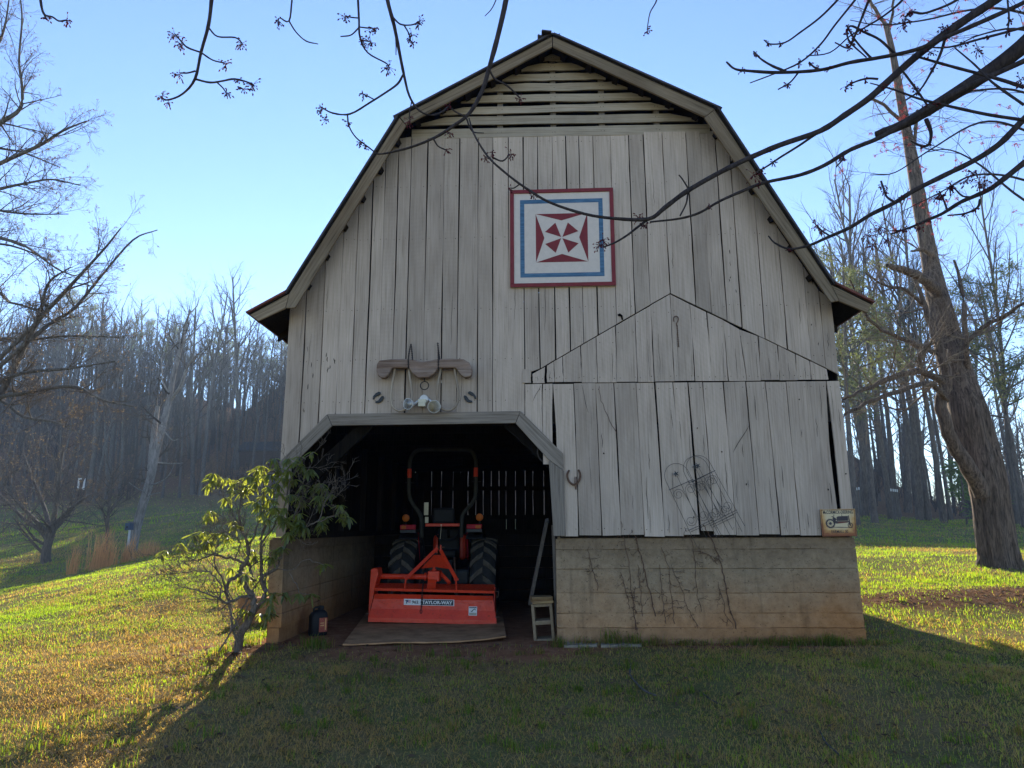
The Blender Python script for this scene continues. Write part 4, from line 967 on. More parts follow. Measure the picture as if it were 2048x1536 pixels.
for px in (873.5, 881.5): flat_bar('hitch_lug', P(px, 1090, YT + .5), P(px + .2, 1106, YT + .5), .018, .03)
m = MB(); m.tube([P(871, 1095, YT + .5), P(889, 1094.5, YT + .5)], .010, 8); m.build('hitch_pin', M['rust'], til)
for a, b in (((812, 1156), (808.7, 1180)), ((912, 1159), (913, 1183))):
    m = MB(); m.tube([P(*a, YT + .15), P(b[0], b[1], YT + .092)], .011, 8); m.tube([P(a[0] - 4, a[1], YT + .155), P(a[0] + 5, a[1], YT + .155)], .013, 8); m.build('clevis_strut', OR, til)
m = MB(); chain(m, [P(847.5, 1163, YT + .28), P(845, 1180, YT + .09), P(844, 1195, YT + .055), P(842.5, 1217, YT + .032)], .03, .0035); c = P(842, 1223, YT + .03)
m.tube([c + np.array([.012 * cos(a), 0, .024 * sin(a)]) for a in np.linspace(0, 2 * pi, 15)[:-1]], .005, 6, closed=True); m.build('chain', M['iron'], til)
m = MB(); m.tube(bez([P(989, 1183, YT + .12), P(997, 1184, YT + .12), P(996, 1193, YT + .12), P(992, 1195, YT + .12)], 4), .005, 6); m.tube([P(990, 1234, YT + .02), P(998, 1234, YT + .02)], .006, 6); m.tube([P(731, 1227.5, YT + .03), P(738, 1227.5, YT + .03)], .005, 6); m.build('latch_pin', M['rust'], til)
m = MB(); m.box((float(P(752, 1200, YT + .3)[0]), YT + .18, .4), (float(P(984, 1200, YT + .3)[0]), YT + .4, .62)); m.build('rotor', M['iron'], til)
def panel_pt(px, py, f):            # a point on the main facet (py 1197..1222)
    tl = (px - 745) / 245; pt = 1197.5 + 3.5 * tl; pb = 1217 + 5 * tl; t = (py - pt) / (pb - pt); return P(px, py, YT + .065 - .015 * t - f)
Qt = Quad(panel_pt(807.5, 1209.8, .002), panel_pt(908.3, 1212.2, .002), panel_pt(908.4, 1199.6, .002), panel_pt(808, 1197.5, .002), .0012)
m = MB(); Qt.rect(m, 0, 0, 1, 1, 1); dec = m.build('maker_plate', M['decal_white'], til)
m = MB(); Qt.rect(m, .345, .07, .985, .93, 2); Qt.text(m, '962', .16, .25, .29, .75, 2.5, .03); Qt.text(m, 'T', .03, .22, .085, .80, 2.5, .05); m.build('lettering', M['decal_black'], dec)
m = MB(); Qt.text(m, 'TAYLOR-WAY', .365, .22, .965, .78, 3.5, .035); m.build('lettering', M['decal_white'], dec)
m = MB(); Qt.rect(m, .085, .62, .14, .74, 2.6); Qt.rect(m, .085, .42, .135, .52, 2.6); m.build('flag_stripe', M['decal_red'], dec); m = MB(); Qt.rect(m, .062, .48, .088, .74, 2.8); m.build('flag_field', M['decal_blue'], dec)
Qk = Quad(P(937.2, 1231, YT + .025), P(953.8, 1231.5, YT + .025), P(954.3, 1213.3, YT + .048), P(937.5, 1213.2, YT + .048), .003)
m = MB(); Qk.rect(m, 0, 0, 1, 1); st_ = m.build('warning_sticker', M['decal_white'], til)
m = MB(); Qk.rect(m, .06, .83, .94, .93, 1.6); Qk.poly(m, [(.2, .55), (.35, .48), (.5, .66), (.75, .8), (.85, .6), (.78, .58), (.7, .7), (.55, .58), (.42, .4), (.3, .42)], 1.6); m.build('sticker_print', M['decal_black'], st_)
m = MB(); Qk.rect(m, .06, .05, .94, .32, 1.6); m.build('sticker_text', simple('grey_print', (.38, .36, .28), .6), st_)

# ================================================================== TRACTOR
YX = YT + 1.25; XT = float((P(803, 1120, YX)[0] + P(966, 1120, YX)[0]) / 2)
trc = empty('farm_tractor', (XT, YX, zf), 'compact orange tractor with black roll bar parked inside the barn, seen from behind', 'tractor')
def tyre(name, c, r, w, nl, parent=trc):
    c = np.array(c); m = MB(); pr = [(-w / 2 * .8, r * .58), (-w / 2 * .98, r * .68), (-w / 2, r * .82), (-w / 2 * .92, r * .91), (-w / 2 * .6, r * .945), (0, r * .955), (w / 2 * .6, r * .945), (w / 2 * .92, r * .91), (w / 2, r * .82), (w / 2 * .98, r * .68), (w / 2 * .8, r * .58)]
    m.lathe(c, (1, 0, 0), pr, 40); e = empty(name, c, None, None); e.parent = parent; e.matrix_parent_inverse = parent.matrix_world.inverted(); m.build('tyre', M['rubber'], e, smooth=True)
    m = MB()
    for sd in (-1, 1):
        for k in range(nl):
            a0 = 2 * pi * (k + (.5 if sd > 0 else 0)) / nl; vs = []
            ro = r * 1.0
            for rad in (r * .925, ro):
                for t, q in ((0.02, 0.0), (.45, .10), (.98, .28)):
                    x = sd * w / 2 * t; rr = rad - (r * .05 * t * t)
                    for dA in (-.085 * (1 if rad < ro else .8), .085 * (1 if rad < ro else .8)): a = a0 + q + dA; vs.append(c + np.array([x, rr * cos(a), rr * sin(a)]))
            m.add(vs, [(6, 7, 9, 8), (8, 9, 11, 10), (0, 6, 8, 2), (2, 8, 10, 4), (1, 3, 9, 7), (3, 5, 11, 9), (4, 10, 11, 5), (0, 1, 7, 6)])
    m.build('tread_lugs', M['lugs'], e)
    m = MB(); m.lathe(c, (1, 0, 0), [(-w * .3, r * .58), (-w * .25, r * .5), (-.02, r * .3), (-.02, .0)], 24); m.lathe(c, (1, 0, 0), [(w * .3, r * .58), (w * .25, r * .5), (.02, r * .3), (.02, .0)], 24); m.build('rim', M['cream'], e, smooth=True)
    return e
rT = .54; wT = .37
for px in (803.5, 966): tyre('rear_wheel', (float(P(px, 1120, YX - .45)[0]), YX, zf + rT), rT, wT, 15)
for sd in (-1, 1): tyre('front_wheel', (XT + sd * .5, YX + 1.65, zf + .33), .33, .24, 12)
def yb_(name, a, b, mat, bevel=.01, par=trc): m = MB(); m.box(a, b); return m.build(name, mat, par, bevel=bevel)
yb_('axle_housing', (XT - .42, YX - .12, zf + .40), (XT + .42, YX + .14, zf + .64), M['black_metal'], .04)
yb_('transmission', (XT - .19, YX - .34, zf + .34), (XT + .19, YX + .8, zf + .78), M['black_metal'], .05)
yb_('hood', (XT - .27, YX + .9, zf + .72), (XT + .27, YX + 2.05, zf + 1.12), OR, .06)
yb_('floor_pan', (XT - .45, YX + .3, zf + .52), (XT + .45, YX + .95, zf + .56), M['black_metal'])
yb_('dashboard', (XT - .17, YX + .78, zf + .7), (XT + .17, YX + .9, zf + 1.22), M['black_plastic'], .03)
m = MB(); c = np.array([XT, YX + .62, zf + 1.20]); m.tube([c + np.array([.19 * cos(a), .08 * sin(a), .17 * sin(a)]) for a in np.linspace(0, 2 * pi, 25)[:-1]], .014, 8, closed=True); m.tube([c, c + np.array([0, .14, -.12])], .02, 8); m.build('steering_wheel', M['black_plastic'], trc, smooth=True)
# seat
a, b = P(866, 1016, YX), P(910, 1047, YX); st = empty('seat', (XT, YX, zf + .9), None, None); st.parent = trc; st.matrix_parent_inverse = trc.matrix_world.inverted()
m = MB(); m.box((a[0], YX - .08, b[2]), (b[0], YX - .0, a[2])); m.build('seat_back', M['black_plastic'], st, bevel=.035)
m = MB(); m.box((a[0] - .02, YX - .05, zf + .80), (b[0] + .02, YX + .4, zf + .90)); m.build('seat_cushion', M['black_plastic'], st, bevel=.035)
# fenders
for s_, pxa, pxb in ((-1, 797, 834), (1, 932, 966)):
    m = MB(); x0, x1 = float(P(pxa, 1060, YX - .3)[0]), float(P(pxb, 1060, YX - .3)[0]); pts = [(YX + (rT + .07) * cos(t), zf + rT + (rT + .07) * sin(t)) for t in np.linspace(radians(118), radians(25), 12)]
    n = len(pts); vs = [(x, p[0], p[1]) for x in (x0, x1) for p in pts] + [(x, YX + (p[0] - YX) * .965, zf + rT + (p[1] - zf - rT) * .965) for x in (x0, x1) for p in pts]
    fs = [(i, i + 1, n + i + 1, n + i) for i in range(n - 1)] + [(2 * n + i, 3 * n + i, 3 * n + i + 1, 2 * n + i + 1) for i in range(n - 1)]; fs += [(i, 2 * n + i, 2 * n + i + 1, i + 1) for i in range(n - 1)] + [(n + i, n + i + 1, 3 * n + i + 1, 3 * n + i) for i in range(n - 1)] + [(0, n, 3 * n, 2 * n)]
    m.add(vs, fs); m.build('fender', M['black_metal'], trc)
YL = YX - .5
for (x0, x1, y0, y1), am in (((799.7, 831, 1049.5, 1059), (803, 812)), ((933, 963.7, 1048.5, 1057.5), (951, 962))):
    a, b = P(x0, y0, YL), P(x1, y1, YL); tl = yb_('tail_light', (a[0], YL, b[2]), (b[0], YL + .06, a[2]), M['red_lens'], .008); q, r_ = P(am[0], y0 + 2, YL), P(am[1], y1 - 1, YL); m = MB(); m.box((q[0], YL - .004, r_[2]), (r_[0], YL + .002, q[2])); m.build('amber_lens', M['amber'], tl)
    m = MB(); m.box((a[0], YL + .01, b[2] - .045), (b[0], YL + .3, b[2] - .005)); m.build('light_bracket', M['black_metal'], tl)
for px, py in ((811.4, 1036), (959, 1034.5)):
    c = P(px, py, YL); m = MB(); m.lathe(c + np.array([0, .03, 0]), (0, -1, 0), [(0, .046), (.03, .052), (.04, .045), (.046, .02), (.047, 0)], 20); t_o = m.build('turn_signal', M['amber'], trc, smooth=False); m = MB(); m.lathe(c + np.array([0, .03, 0]), (0, 1, 0), [(0, .056), (.03, .05), (.05, .02), (.05, 0)], 16); m.build('lamp_housing', M['black_plastic'], t_o); m = MB(); m.tube([c + np.array([0, .04, -.04]), c + np.array([0, .06, -.12])], .012, 8); m.build('lamp_stalk', M['black_plastic'], t_o)
def z2(u, v, y): return P(720 + u / 6.4, 880 + v / 6.4, y)
YB = YX - .15
lp = [(790, 1250), (788, 1160), (784, 1010), (750, 920), (690, 840), (640, 745), (626, 650), (628, 520), (632, 360), (640, 265), (672, 190), (730, 140), (810, 125)]
rp = [(1300, 1250), (1300, 1150), (1305, 1010), (1325, 935), (1385, 865), (1440, 800), (1475, 715), (1481, 600), (1485, 360), (1478, 245), (1440, 165), (1390, 130), (1310, 122)]
m = MB(); m.tube(bez([z2(a, b, YB) for a, b in lp] + [z2(a, b, YB) for a, b in rp[::-1]], 5), .029, 10); m.build('roll_bar', M['rops'], trc, smooth=True)
for u, a, b in ((633, 370, 485), (1483, 355, 470)): m = MB(); m.tube([z2(u, a, YB), z2(u - 1, b, YB)], .032, 10); m.build('reflector_band', OR, trc)
for a, b in (((575, 545), (690, 545)), ((1425, 533), (1550, 533))): m = MB(); m.tube([z2(*a, YB), z2(*b, YB)], .010, 6); m.build('hinge_pin', M['iron'], trc)
a, b = z2(840, 1070, YB), z2(1275, 1105, YB); yb_('cross_bar', (a[0], YB - .02, b[2]), (b[0], YB + .02, a[2]), OR, .004)
m = MB(); m.lathe(z2(1040, 1088, YB - .02), (0, -1, 0), [(0, .011), (.008, .011), (.008, 0)], 8); m.build('bolt', M['cream'], trc)
m = MB(); m.tube(bez([z2(1040, 1095, YB - .03), z2(1034, 1180, YB - .05), z2(1025, 1265, YB - .05)], 4), .004, 6); m.build('cable', M['cream'], trc)
for (u0, v0, u1, v1) in ((825, 800, 878, 962), (836, 985, 879, 1062)): a, b = z2(u0, v0, YB), z2(u1, v1, YB); yb_('reflector_plate', (a[0], YB - .03, b[2]), (b[0], YB - .024, a[2]), M['cream'], .002)
for x in (-.22, .22): m = MB(); m.tube([(XT + x * .8, YX - .1, zf + .40), (XT + x * 1.4, YT + .35, zf + .36)], .022, 8); m.build('lift_arm', M['black_metal'], trc); m = MB(); m.tube([(XT + x * .9, YX - .2, zf + .80), (XT + x * 1.2, YX - .5, zf + .42)], .014, 8); m.build('lift_link', M['rust'], trc)
m = MB(); m.tube([(XT, YX - .3, zf + .74), P(877, 1097, YT + .52)], .018, 8); m.build('top_link', M['rust'], trc)
m = MB(); m.tube([P(836, 1060, YB), P(840, 1120, YB + .05)], .005, 6); m.tube([P(934, 1063, YB), P(936, 1120, YB + .05)], .005, 6); m.build('hose', M['red_lens'], trc)

# ================================================================== VEGETATION
def tubes_mesh(branches, sides):
    """branches: list of (pts (N,3), radii (N,)); returns V, quads; grouped by N"""
    VV, FF, base = [], [], 0; groups = {}
    for p, r in branches: groups.setdefault(len(p), []).append((p, r))
    for N, lst in groups.items():
        Pn = np.array([a for a, _ in lst], float); R = np.array([b for _, b in lst], float); B = len(lst)
        T = np.empty_like(Pn); T[:, 1:-1] = Pn[:, 2:] - Pn[:, :-2]; T[:, 0] = Pn[:, 1] - Pn[:, 0]; T[:, -1] = Pn[:, -1] - Pn[:, -2]
        T /= np.linalg.norm(T, axis=2, keepdims=True) + 1e-9
        ref = np.where(np.abs(T[:, :1, 2:3]) > .85, np.array([1.0, 0.1, 0]), np.array([0, 0, 1.0])) * np.ones_like(T)
        U = np.cross(T, ref); U /= np.linalg.norm(U, axis=2, keepdims=True) + 1e-9; Wv = np.cross(U, T)
        a = 2 * pi * np.arange(sides) / sides
        X = Pn[:, :, None] + R[:, :, None, None] * (np.cos(a)[None, None, :, None] * U[:, :, None] + np.sin(a)[None, None, :, None] * Wv[:, :, None])
        VV.append(X.reshape(-1, 3)); b = base + (np.arange(B) * N * sides)[:, None, None]; i = (np.arange(N - 1) * sides)[None, :, None]; k = np.arange(sides)[None, None]; k2 = (k + 1) % sides
        FF.append(np.stack([b + i + k, b + i + k2, b + i + sides + k2, b + i + sides + k], -1).reshape(-1, 4)); base += B * N * sides
    return np.concatenate(VV), np.concatenate(FF)

def unit(v): return v / (np.linalg.norm(v) + 1e-9)
def grow(rg, p, d, L, r, lev, out, spec):
    """recursive limb; spec[lev] = (n children, length ratio, angle, up tropism, wobble, n segs)"""
    nch, lr, ang, up, wob, ns = spec[lev]; pts = [p]; d = unit(d); dd = d
    for i in range(ns):
        dd = unit(dd + rg.normal(0, wob, 3) + np.array([0, 0, up])); pts.append(pts[-1] + dd * L / ns)
    pts = np.array(pts); rad = r * (1 - .72 * np.linspace(0, 1, ns + 1) ** 1.1); out[lev].append((pts, np.maximum(rad, .0015)))
    if lev + 1 >= len(spec): return
    for c in range(nch):
        t = (.28 + .72 * (c + rg.random()) / nch) if lev else (spec['start'] + (1 - spec['start']) * (c + rg.random()) / nch) if isinstance(spec, dict) else .3
        f = t * ns; i = min(int(f), ns - 1); q = pts[i] + (pts[i + 1] - pts[i]) * (f - i); tan_ = unit(pts[i + 1] - pts[i])
        perp = unit(np.cross(tan_, rg.normal(0, 1, 3))); a = radians(ang) * rg.uniform(.7, 1.25)
        nd = tan_ * cos(a) + perp * sin(a)
        grow(rg, q, nd, L * lr * rg.uniform(.6, 1.15) * (1.15 - .55 * t), max(.002, np.interp(f, np.arange(ns + 1), rad) * rg.uniform(.45, .65)), lev + 1, out, spec)

class Spec(dict): 
    def __len__(s): return s['n']
def mkspec(start, *levels):
    s = Spec(); s['start'] = start; s['n'] = len(levels)
    for i, l in enumerate(levels): s[i] = l
    return s
def bare_tree(seed, H, r, spec, lean=(0, 0), dmin=0):
    rg = np.random.default_rng(seed); out = {i: [] for i in range(len(spec))}
    grow(rg, np.zeros(3), np.array([lean[0], lean[1], 1.0]), H, r, 0, out, spec); return out
def tree_meshes(out, name, split=True, thin=1.0):
    tr = [(p, q) for p, q in out[0]]; p, q = tr[0]; q = q.copy(); q[0] *= 1.35; tr = [(p, q)]
    Vt, Ft = tubes_mesh(tr, 10); cv, cf, b = [], [], 0
    for l, sd in ((1, 6), (2, 4), (3, 3), (4, 3)):
        if l in out and out[l]:
            v, f = tubes_mesh([(p, q * thin) for p, q in out[l]], sd); cv.append(v); cf.append(f + b); b += len(v)
    Vc, Fc = np.concatenate(cv), np.concatenate(cf); return Vt, Ft, Vc, Fc
SP_FOREST = mkspec(.45, (16, .30, 42, .03, .035, 8), (7, .45, 38, .10, .10, 5), (6, .5, 38, .05, .14, 4), (4, .55, 40, .03, .16, 3))
SP_SPREAD = mkspec(.22, (16, .55, 55, .03, .05, 8), (8, .5, 42, .06, .10, 5), (7, .5, 42, .04, .14, 4), (5, .5, 45, .02, .18, 3))

def place(o, loc, s=1.0, rz=0.0, lean=(0, 0)):
    o.location = [float(v) for v in loc]; o.scale = (s, s, s); o.rotation_euler = (lean[0], lean[1], rz); return o
rf = np.random.default_rng(77)
# ---- prototypes of the bare forest trees
protos = []
for k in range(6):
    H = (17, 20, 15, 18, 22, 13)[k]; out = bare_tree(100 + k, H, H * .0125, SP_FOREST); Vt, Ft, Vc, Fc = tree_meshes(out, 'x', thin=1.0)
    protos.append((H, np_mesh('trunk', Vt, [Ft], [M['bark_pale']], True), np_mesh('crown', Vc, [Fc], [M['twig']], True)))
def forest_tree(k, loc, s, label, group, rz, lean=(0, 0), parts=True, name='bare_tree'):
    H, mt, mc_ = protos[k]; root = bpy.data.objects.new(name, None); col.objects.link(root); tag(root, label, 'tree', group); root.empty_display_size = .3
    place(root, loc, s, rz, lean); f_ = rf.uniform(.55, 1.1); root.scale = (s * f_, s * f_, s)
    for nm, me_ in (('trunk', mt), ('crown', mc_)): o = bpy.data.objects.new(nm, me_); col.objects.link(o); o.parent = root
    return root
def top_limit(px, y):
    v = np.interp(px, [-100, 0, 150, 300, 400, 480, 560, 640], [600, 600, 595, 640, 645, 655, 692, 720]) + rf.normal(0, 9)
    return float(P(px, v, y)[2])
# ---- left wooded hillside
def px2x(px, y): return float(P(px, 1000, y)[0])
n_l = 0
for row, (y, n, s0, s1) in enumerate(((59, 26, .45, .85), (66, 26, .5, .82), (74, 26, .45, .78), (84, 26, .4, .68), (95, 24, .35, .55))):
    for i in range(n):
        px = -60 + 680 * (i + rf.uniform(0, 1)) / n; yy = y + rf.uniform(-3, 3.5); x = px2x(px, yy); z = gz1(x, yy)
        hs_ = max(.32, min(1.0, (top_limit(px, yy) - z) / (16.5 * s1)))            # crowns end along one skyline
        forest_tree(int(rf.integers(6)), (x, yy, z - .2), rf.uniform(s0, s1) * hs_, ('bare pale trunked tree at the lower edge of the wooded hillside', 'bare tree in the second rank of the wooded hillside', 'bare tree half way up the wooded hillside', 'bare tree high on the wooded hillside', 'bare tree on the skyline of the wooded hillside')[row],
                    ('trees at the foot of the wooded hillside', 'trees in the second rank of the hillside', 'trees half way up the hillside', 'trees high on the hillside', 'trees on the hillside skyline')[row], rf.uniform(0, 6.28), (rf.normal(0, .06), rf.normal(0, .06)))
for px, y, s in ((188, 56.5, .64), (213, 57.5, .60), (240, 57, .62)):
    x = px2x(px, y); o = forest_tree(1 if px < 220 else 3, (x, y, gz1(x, y) - .2), s, {188: 'tall pale trunk, leftmost of the three standing at the field edge by the white frame', 213: 'tall pale trunk, middle one of the three at the field edge', 240: 'tall pale trunk leaning right, last of the three at the field edge'}[px], 'three pale trunks at the field edge', rf.uniform(0, 6), (0, radians(5)))
# ---- right-hand wood: traced trunks
right = [(1711, 41, 0, .95, 2), (1725, 42, 1, 1.05, -2), (1741, 46, 1, .95, 3), (1757, 50, 3, .9, 5), (1780, 40, 4, .92, -6), (1793, 43, 3, 1.0, -2), (1812, 47, 1, .9, -6), (1838, 42, 0, 1.0, -3), (1853, 40, 4, .85, -4), (1882, 38, 3, 1.0, -1), (1897, 41, 2, 1.0, 1), (2030, 36, 1, .9, 2), (2046, 44, 0, .9, 3)]
nth = ['first', 'second', 'third', 'fourth', 'fifth', 'sixth', 'seventh', 'eighth', 'ninth', 'tenth', 'eleventh', 'twelfth', 'thirteenth']
tall = mkspec(.5, (14, .26, 45, .03, .03, 8), (6, .45, 40, .08, .12, 5), (5, .5, 40, .04, .14, 4), (4, .5, 42, .02, .16, 3))
mtr = M['bark']
for i, (px, y, k, s, lean) in enumerate(right):
    x = px2x(px, y); z = gz1(x, y) - .3
    o = forest_tree(k, (x, y, z), s, 'tall dark trunk in the right hand wood, %s counted from the barn corner' % nth[i], 'dark trunks of the right hand wood', rf.uniform(0, 6), (0, radians(lean)))
    for ch in o.children:
        if ch.name.startswith('trunk'):
            if 'trunk_dark' not in bpy.data.meshes or True:
                me2 = bpy.data.meshes.get('dark_trunk_%d' % k)
                if me2 is None: me2 = ch.data.copy(); me2.name = 'dark_trunk_%d' % k; me2.materials[0] = M['bark']
                ch.data = me2
    
for i in range(34):
    y = rf.uniform(48, 80); px = rf.uniform(1690, 2120); x = px2x(px, y); forest_tree(int(rf.integers(6)), (x, y, gz1(x, y) - .2), rf.uniform(.55, .95), 'bare tree deeper in the right hand wood' , 'trees deeper in the right hand wood', rf.uniform(0, 6.28), (rf.normal(0, .04), rf.normal(0, .04)))
# ---- far wood and thicket too dense to count
SP_LIGHT = mkspec(.35, (13, .30, 45, .03, .04, 6), (5, .45, 40, .08, .12, 4), (4, .5, 40, .04, .16, 3))
SP_BRUSH = mkspec(.05, (9, .7, 35, .03, .08, 4), (5, .5, 42, .03, .14, 4), (4, .5, 45, .02, .2, 3))
lite = []
for k in range(4):
    H = (16, 19, 14, 12)[k]; Vt, Ft, Vc, Fc = tree_meshes(bare_tree(500 + k, H, H * .011, SP_LIGHT), 'x', thin=1.3); lite.append((np.concatenate([Vt, Vc]), np.concatenate([Ft, Fc + len(Vt)])))
brush = []
for k in range(3): Vt, Ft, Vc, Fc = tree_meshes(bare_tree(600 + k, 1.9, .03, SP_BRUSH), 'x', thin=1.2); brush.append((np.concatenate([Vt, Vc]), np.concatenate([Ft, Fc + len(Vt)])))
def merge(protos_, spots, name, mat):
    VV, FF, b = [], [], 0
    for k, x, y, sc in spots:
        V, F = protos_[k]; a = rf.uniform(0, 6.28); c_, s_ = cos(a), sin(a); X = V * sc; X = np.c_[X[:, 0] * c_ - X[:, 1] * s_ + x, X[:, 0] * s_ + X[:, 1] * c_ + y, X[:, 2] + gz1(x, y) - .1]; VV.append(X); FF.append(F + b); b += len(V)
    return tag(link(name, np_mesh(name, np.concatenate(VV), [np.concatenate(FF)], [mat], False)), kind='stuff')
sp_ = []
for i in range(330):
    y = rf.uniform(61, 112); px = rf.uniform(-120, 640); x = px2x(px, y); lim_ = (top_limit(px, y) - gz1(x, y)) / 16; sp_.append((int(rf.integers(4)), x, y, max(.15, min(rf.uniform(.45, .8), lim_))))
for i in range(22):
    y = rf.uniform(62, 95); px = rf.uniform(1690, 2150); sp_.append((int(rf.integers(4)), px2x(px, y), y, rf.uniform(.6, .9)))
for i in range(150):                                              # the ridge behind the barn, low enough to let the sun reach the lawn
    y = rf.uniform(58, 100); x = rf.uniform(-26, 40); sp_.append((int(rf.integers(4)), x, y, float(np.clip((.5 + (y - 20.5) * .407 - gz1(x, y)) / 16, .12, .6))))
merge(lite, sp_, 'woodland', M['twig'])
sp_ = []
for i in range(330):
    y = 57 + abs(rf.normal(0, 7)) if i < 130 else rf.uniform(60, 108); px = rf.uniform(-120, 640); sp_.append((int(rf.integers(3)), px2x(px, y), y, rf.uniform(.7, 1.9)))
for i in range(150):
    y = 46 + abs(rf.normal(0, 12)); px = rf.uniform(1690, 2150); sp_.append((int(rf.integers(3)), px2x(px, y), y, rf.uniform(.6, 1.5)))
for i in range(120):
    y = rf.uniform(52, 96); x = rf.uniform(-26, 40); sp_.append((int(rf.integers(3)), x, y, rf.uniform(.5, .9)))
merge(brush, sp_, 'undergrowth', M['twig'])
# ---- needles, leaves
def scatter_quads(rg, centres, n, spread, ln, w, droop=0.0, out_from=None, up=0.2):
    """long thin leaf blades (two triangles) round each centre -> V, F, rnd"""
    C = np.repeat(np.asarray(centres, float), n, 0); d = rg.normal(0, 1, (len(C), 3)); d[:, 2] += up; d /= np.linalg.norm(d, axis=1, keepdims=True)
    p0 = C + d * spread * rg.random((len(C), 1)) ** .5 * .4; L = ln * rg.uniform(.6, 1.2, (len(C), 1)); sd = np.cross(d, rg.normal(0, 1, (len(C), 3))); sd /= np.linalg.norm(sd, axis=1, keepdims=True) + 1e-9; sd *= w
    tip = p0 + d * L; tip[:, 2] -= droop * L[:, 0]; mid = (p0 + tip) / 2
    V = np.stack([p0, mid + sd, tip, mid - sd], 1).reshape(-1, 3); F = np.arange(len(V)).reshape(-1, 4); return V, F, np.repeat(rg.random(len(C)), 4)
def pine(seed, H, r, cr0, wid, dens, mat):
    rg = np.random.default_rng(seed); out = bare_tree(seed, H, r, mkspec(cr0, (int(H * 1.6), wid, 72, .0, .015, 8), (7, .42, 40, .06, .10, 5), (3, .5, 40, .05, .12, 3)))
    # conical: shorten branches towards the top is done by grow()
    cs = []
    for l in (1, 2):
        for p, q in out[l]:
            a = p[-1]; cs.append(a); cs += [p[i] + rg.normal(0, .1, 3) for i in range(2, len(p) - 1)]
    cs = np.array(cs); cs = cs[rg.random(len(cs)) < dens]
    V, F, rn = scatter_quads(rg, cs, 16, .5, .42, .028, .1); Vt, Ft, Vc, Fc = tree_meshes(out, 'p')
    return np_mesh('trunk', Vt, [Ft], [M['bark']], True), np_mesh('limbs', Vc, [Fc], [M['bark']], True), np_mesh('needles', V, [F], [mat], False, {'rnd': rn})
def pine_tree(ms, loc, s, label, rz=0, group=None):
    root = bpy.data.objects.new('pine_tree', None); col.objects.link(root); tag(root, label, 'tree', group); place(root, loc, s, rz)
    for nm, me_ in zip(('trunk', 'limbs', 'needles'), ms): o = bpy.data.objects.new(nm, me_); col.objects.link(o); o.parent = root
pA = pine(301, 17, .2, .42, .26, .7, M['needle']); pB = pine(302, 15, .2, .5, .30, .7, M['needle'])
for ms_, px, y, s, lab in ((pA, 1708, 34, .74, 'green needled pine rising just beyond the barn eave'), (pB, 1745, 36, .74, 'bushy pine behind the big leaning trunk, nearest the barn eave'), (pB, 1835, 40, .80, 'pine with dark tufts seen behind the big leaning trunk'), (pA, 2045, 34, .72, 'dark pine cut by the picture edge beside the wood')):
    x = px2x(px, y); pine_tree(ms_, (x, y, gz1(x, y) - .2), s, lab, rf.uniform(0, 6))
for px, y, s, lab in ((330, 84, .95, 'olive green pine among the bare trees on the left hillside'), (420, 80, .85, 'olive pine in the middle of the left hillside wood'), (500, 78, .75, 'pine on the left hillside nearest the barn eave'), (120, 88, .9, 'pine high on the left hillside near the picture edge'), (550, 86, .8, 'pine on the hillside skyline beside the barn wall'), (250, 90, .9, 'pine among bare crowns on the hillside skyline')):
    x = px2x(px, y); pine_tree((pA, pB)[int(rf.integers(2))], (x, y, gz1(x, y) - .2), max(.3, min(s, (top_limit(px, y) - gz1(x, y)) / 16.5)), lab, rf.uniform(0, 6))
pY = pine(303, 3.6, .05, .04, .5, 1.0, M['needle_young']); x = px2x(1928, 36); pine_tree(pY, (x, 36, gz1(x, 36) - .1), .95, 'small bright green young pine at the edge of the wood left of the big trunk')

# ---- big old leaning tree on the right
rb = np.random.default_rng(8)
Yb = 14.5
def pl(pts, y): return [P(a, b, y + (c if True else 0)) for a, b, c in pts]
def widths(ws, y): return [w / F_PX * y / 2 * 1.03 for w in ws]
tp = [(2003, 1150, 0), (1998, 1115, 0), (1992, 1080, 0), (1984, 1020, 0), (1972, 950, 0), (1955, 890, .1), (1938, 830, .1), (1920, 770, .2), (1903, 710, .3), (1886, 640, .4), (1872, 580, .5), (1860, 520, .6), (1849, 460, .7), (1838, 400, .8), (1826, 330, .9), (1815, 270, 1.0), (1800, 190, 1.1), (1786, 110, 1.2), (1772, 50, 1.3)]
tw = [72, 66, 63, 62, 64, 68, 66, 58, 54, 48, 40, 33, 30, 29, 26, 21, 18, 14, 12]
pts = np.array(bez([np.array(p) for p in pl(tp, Yb)], 5)); rad = np.interp(np.linspace(0, 1, len(pts)), np.linspace(0, 1, len(tw)), widths(tw, Yb))
oak = empty('old_tree', pts[0], 'huge old leaning tree with furrowed bark on the lawn right of the barn', 'tree')
# trunk with buttressed, ridged section
n = 84; V = []; 
for i, (p, r) in enumerate(zip(pts, rad)):
    t = unit(pts[min(i + 1, len(pts) - 1)] - pts[max(i - 1, 0)]); u = unit(np.cross(t, [0, 1, 0])); w = np.cross(u, t); h = i / len(pts)
    for k in range(n):
        a = 2 * pi * k / n; rr = r * (1 + .09 * sin(5 * a + .8) * max(0, 1 - h * 1.8) + .05 * sin(9 * a + 1.3 + 1.5 * h) * max(.15, 1 - h * 1.5) + .13 * (float(vnoise(k * 26 / n + 3, i * .16 + 2, 1.0)) - .5) * max(.3, 1 - h) + rb.normal(0, .008)); rr *= 1 + .12 * max(0, 1 - i / 7.0) ** 1.5 * (1 + .9 * sin(5 * a + .8))
        V.append(p + rr * (cos(a) * u + sin(a) * w))
N = len(pts); ii = (np.arange(N - 1)[:, None] * n); kk = np.arange(n)[None]; Fq = np.stack([ii + kk, ii + (kk + 1) % n, ii + n + (kk + 1) % n, ii + n + kk], -1).reshape(-1, 4)
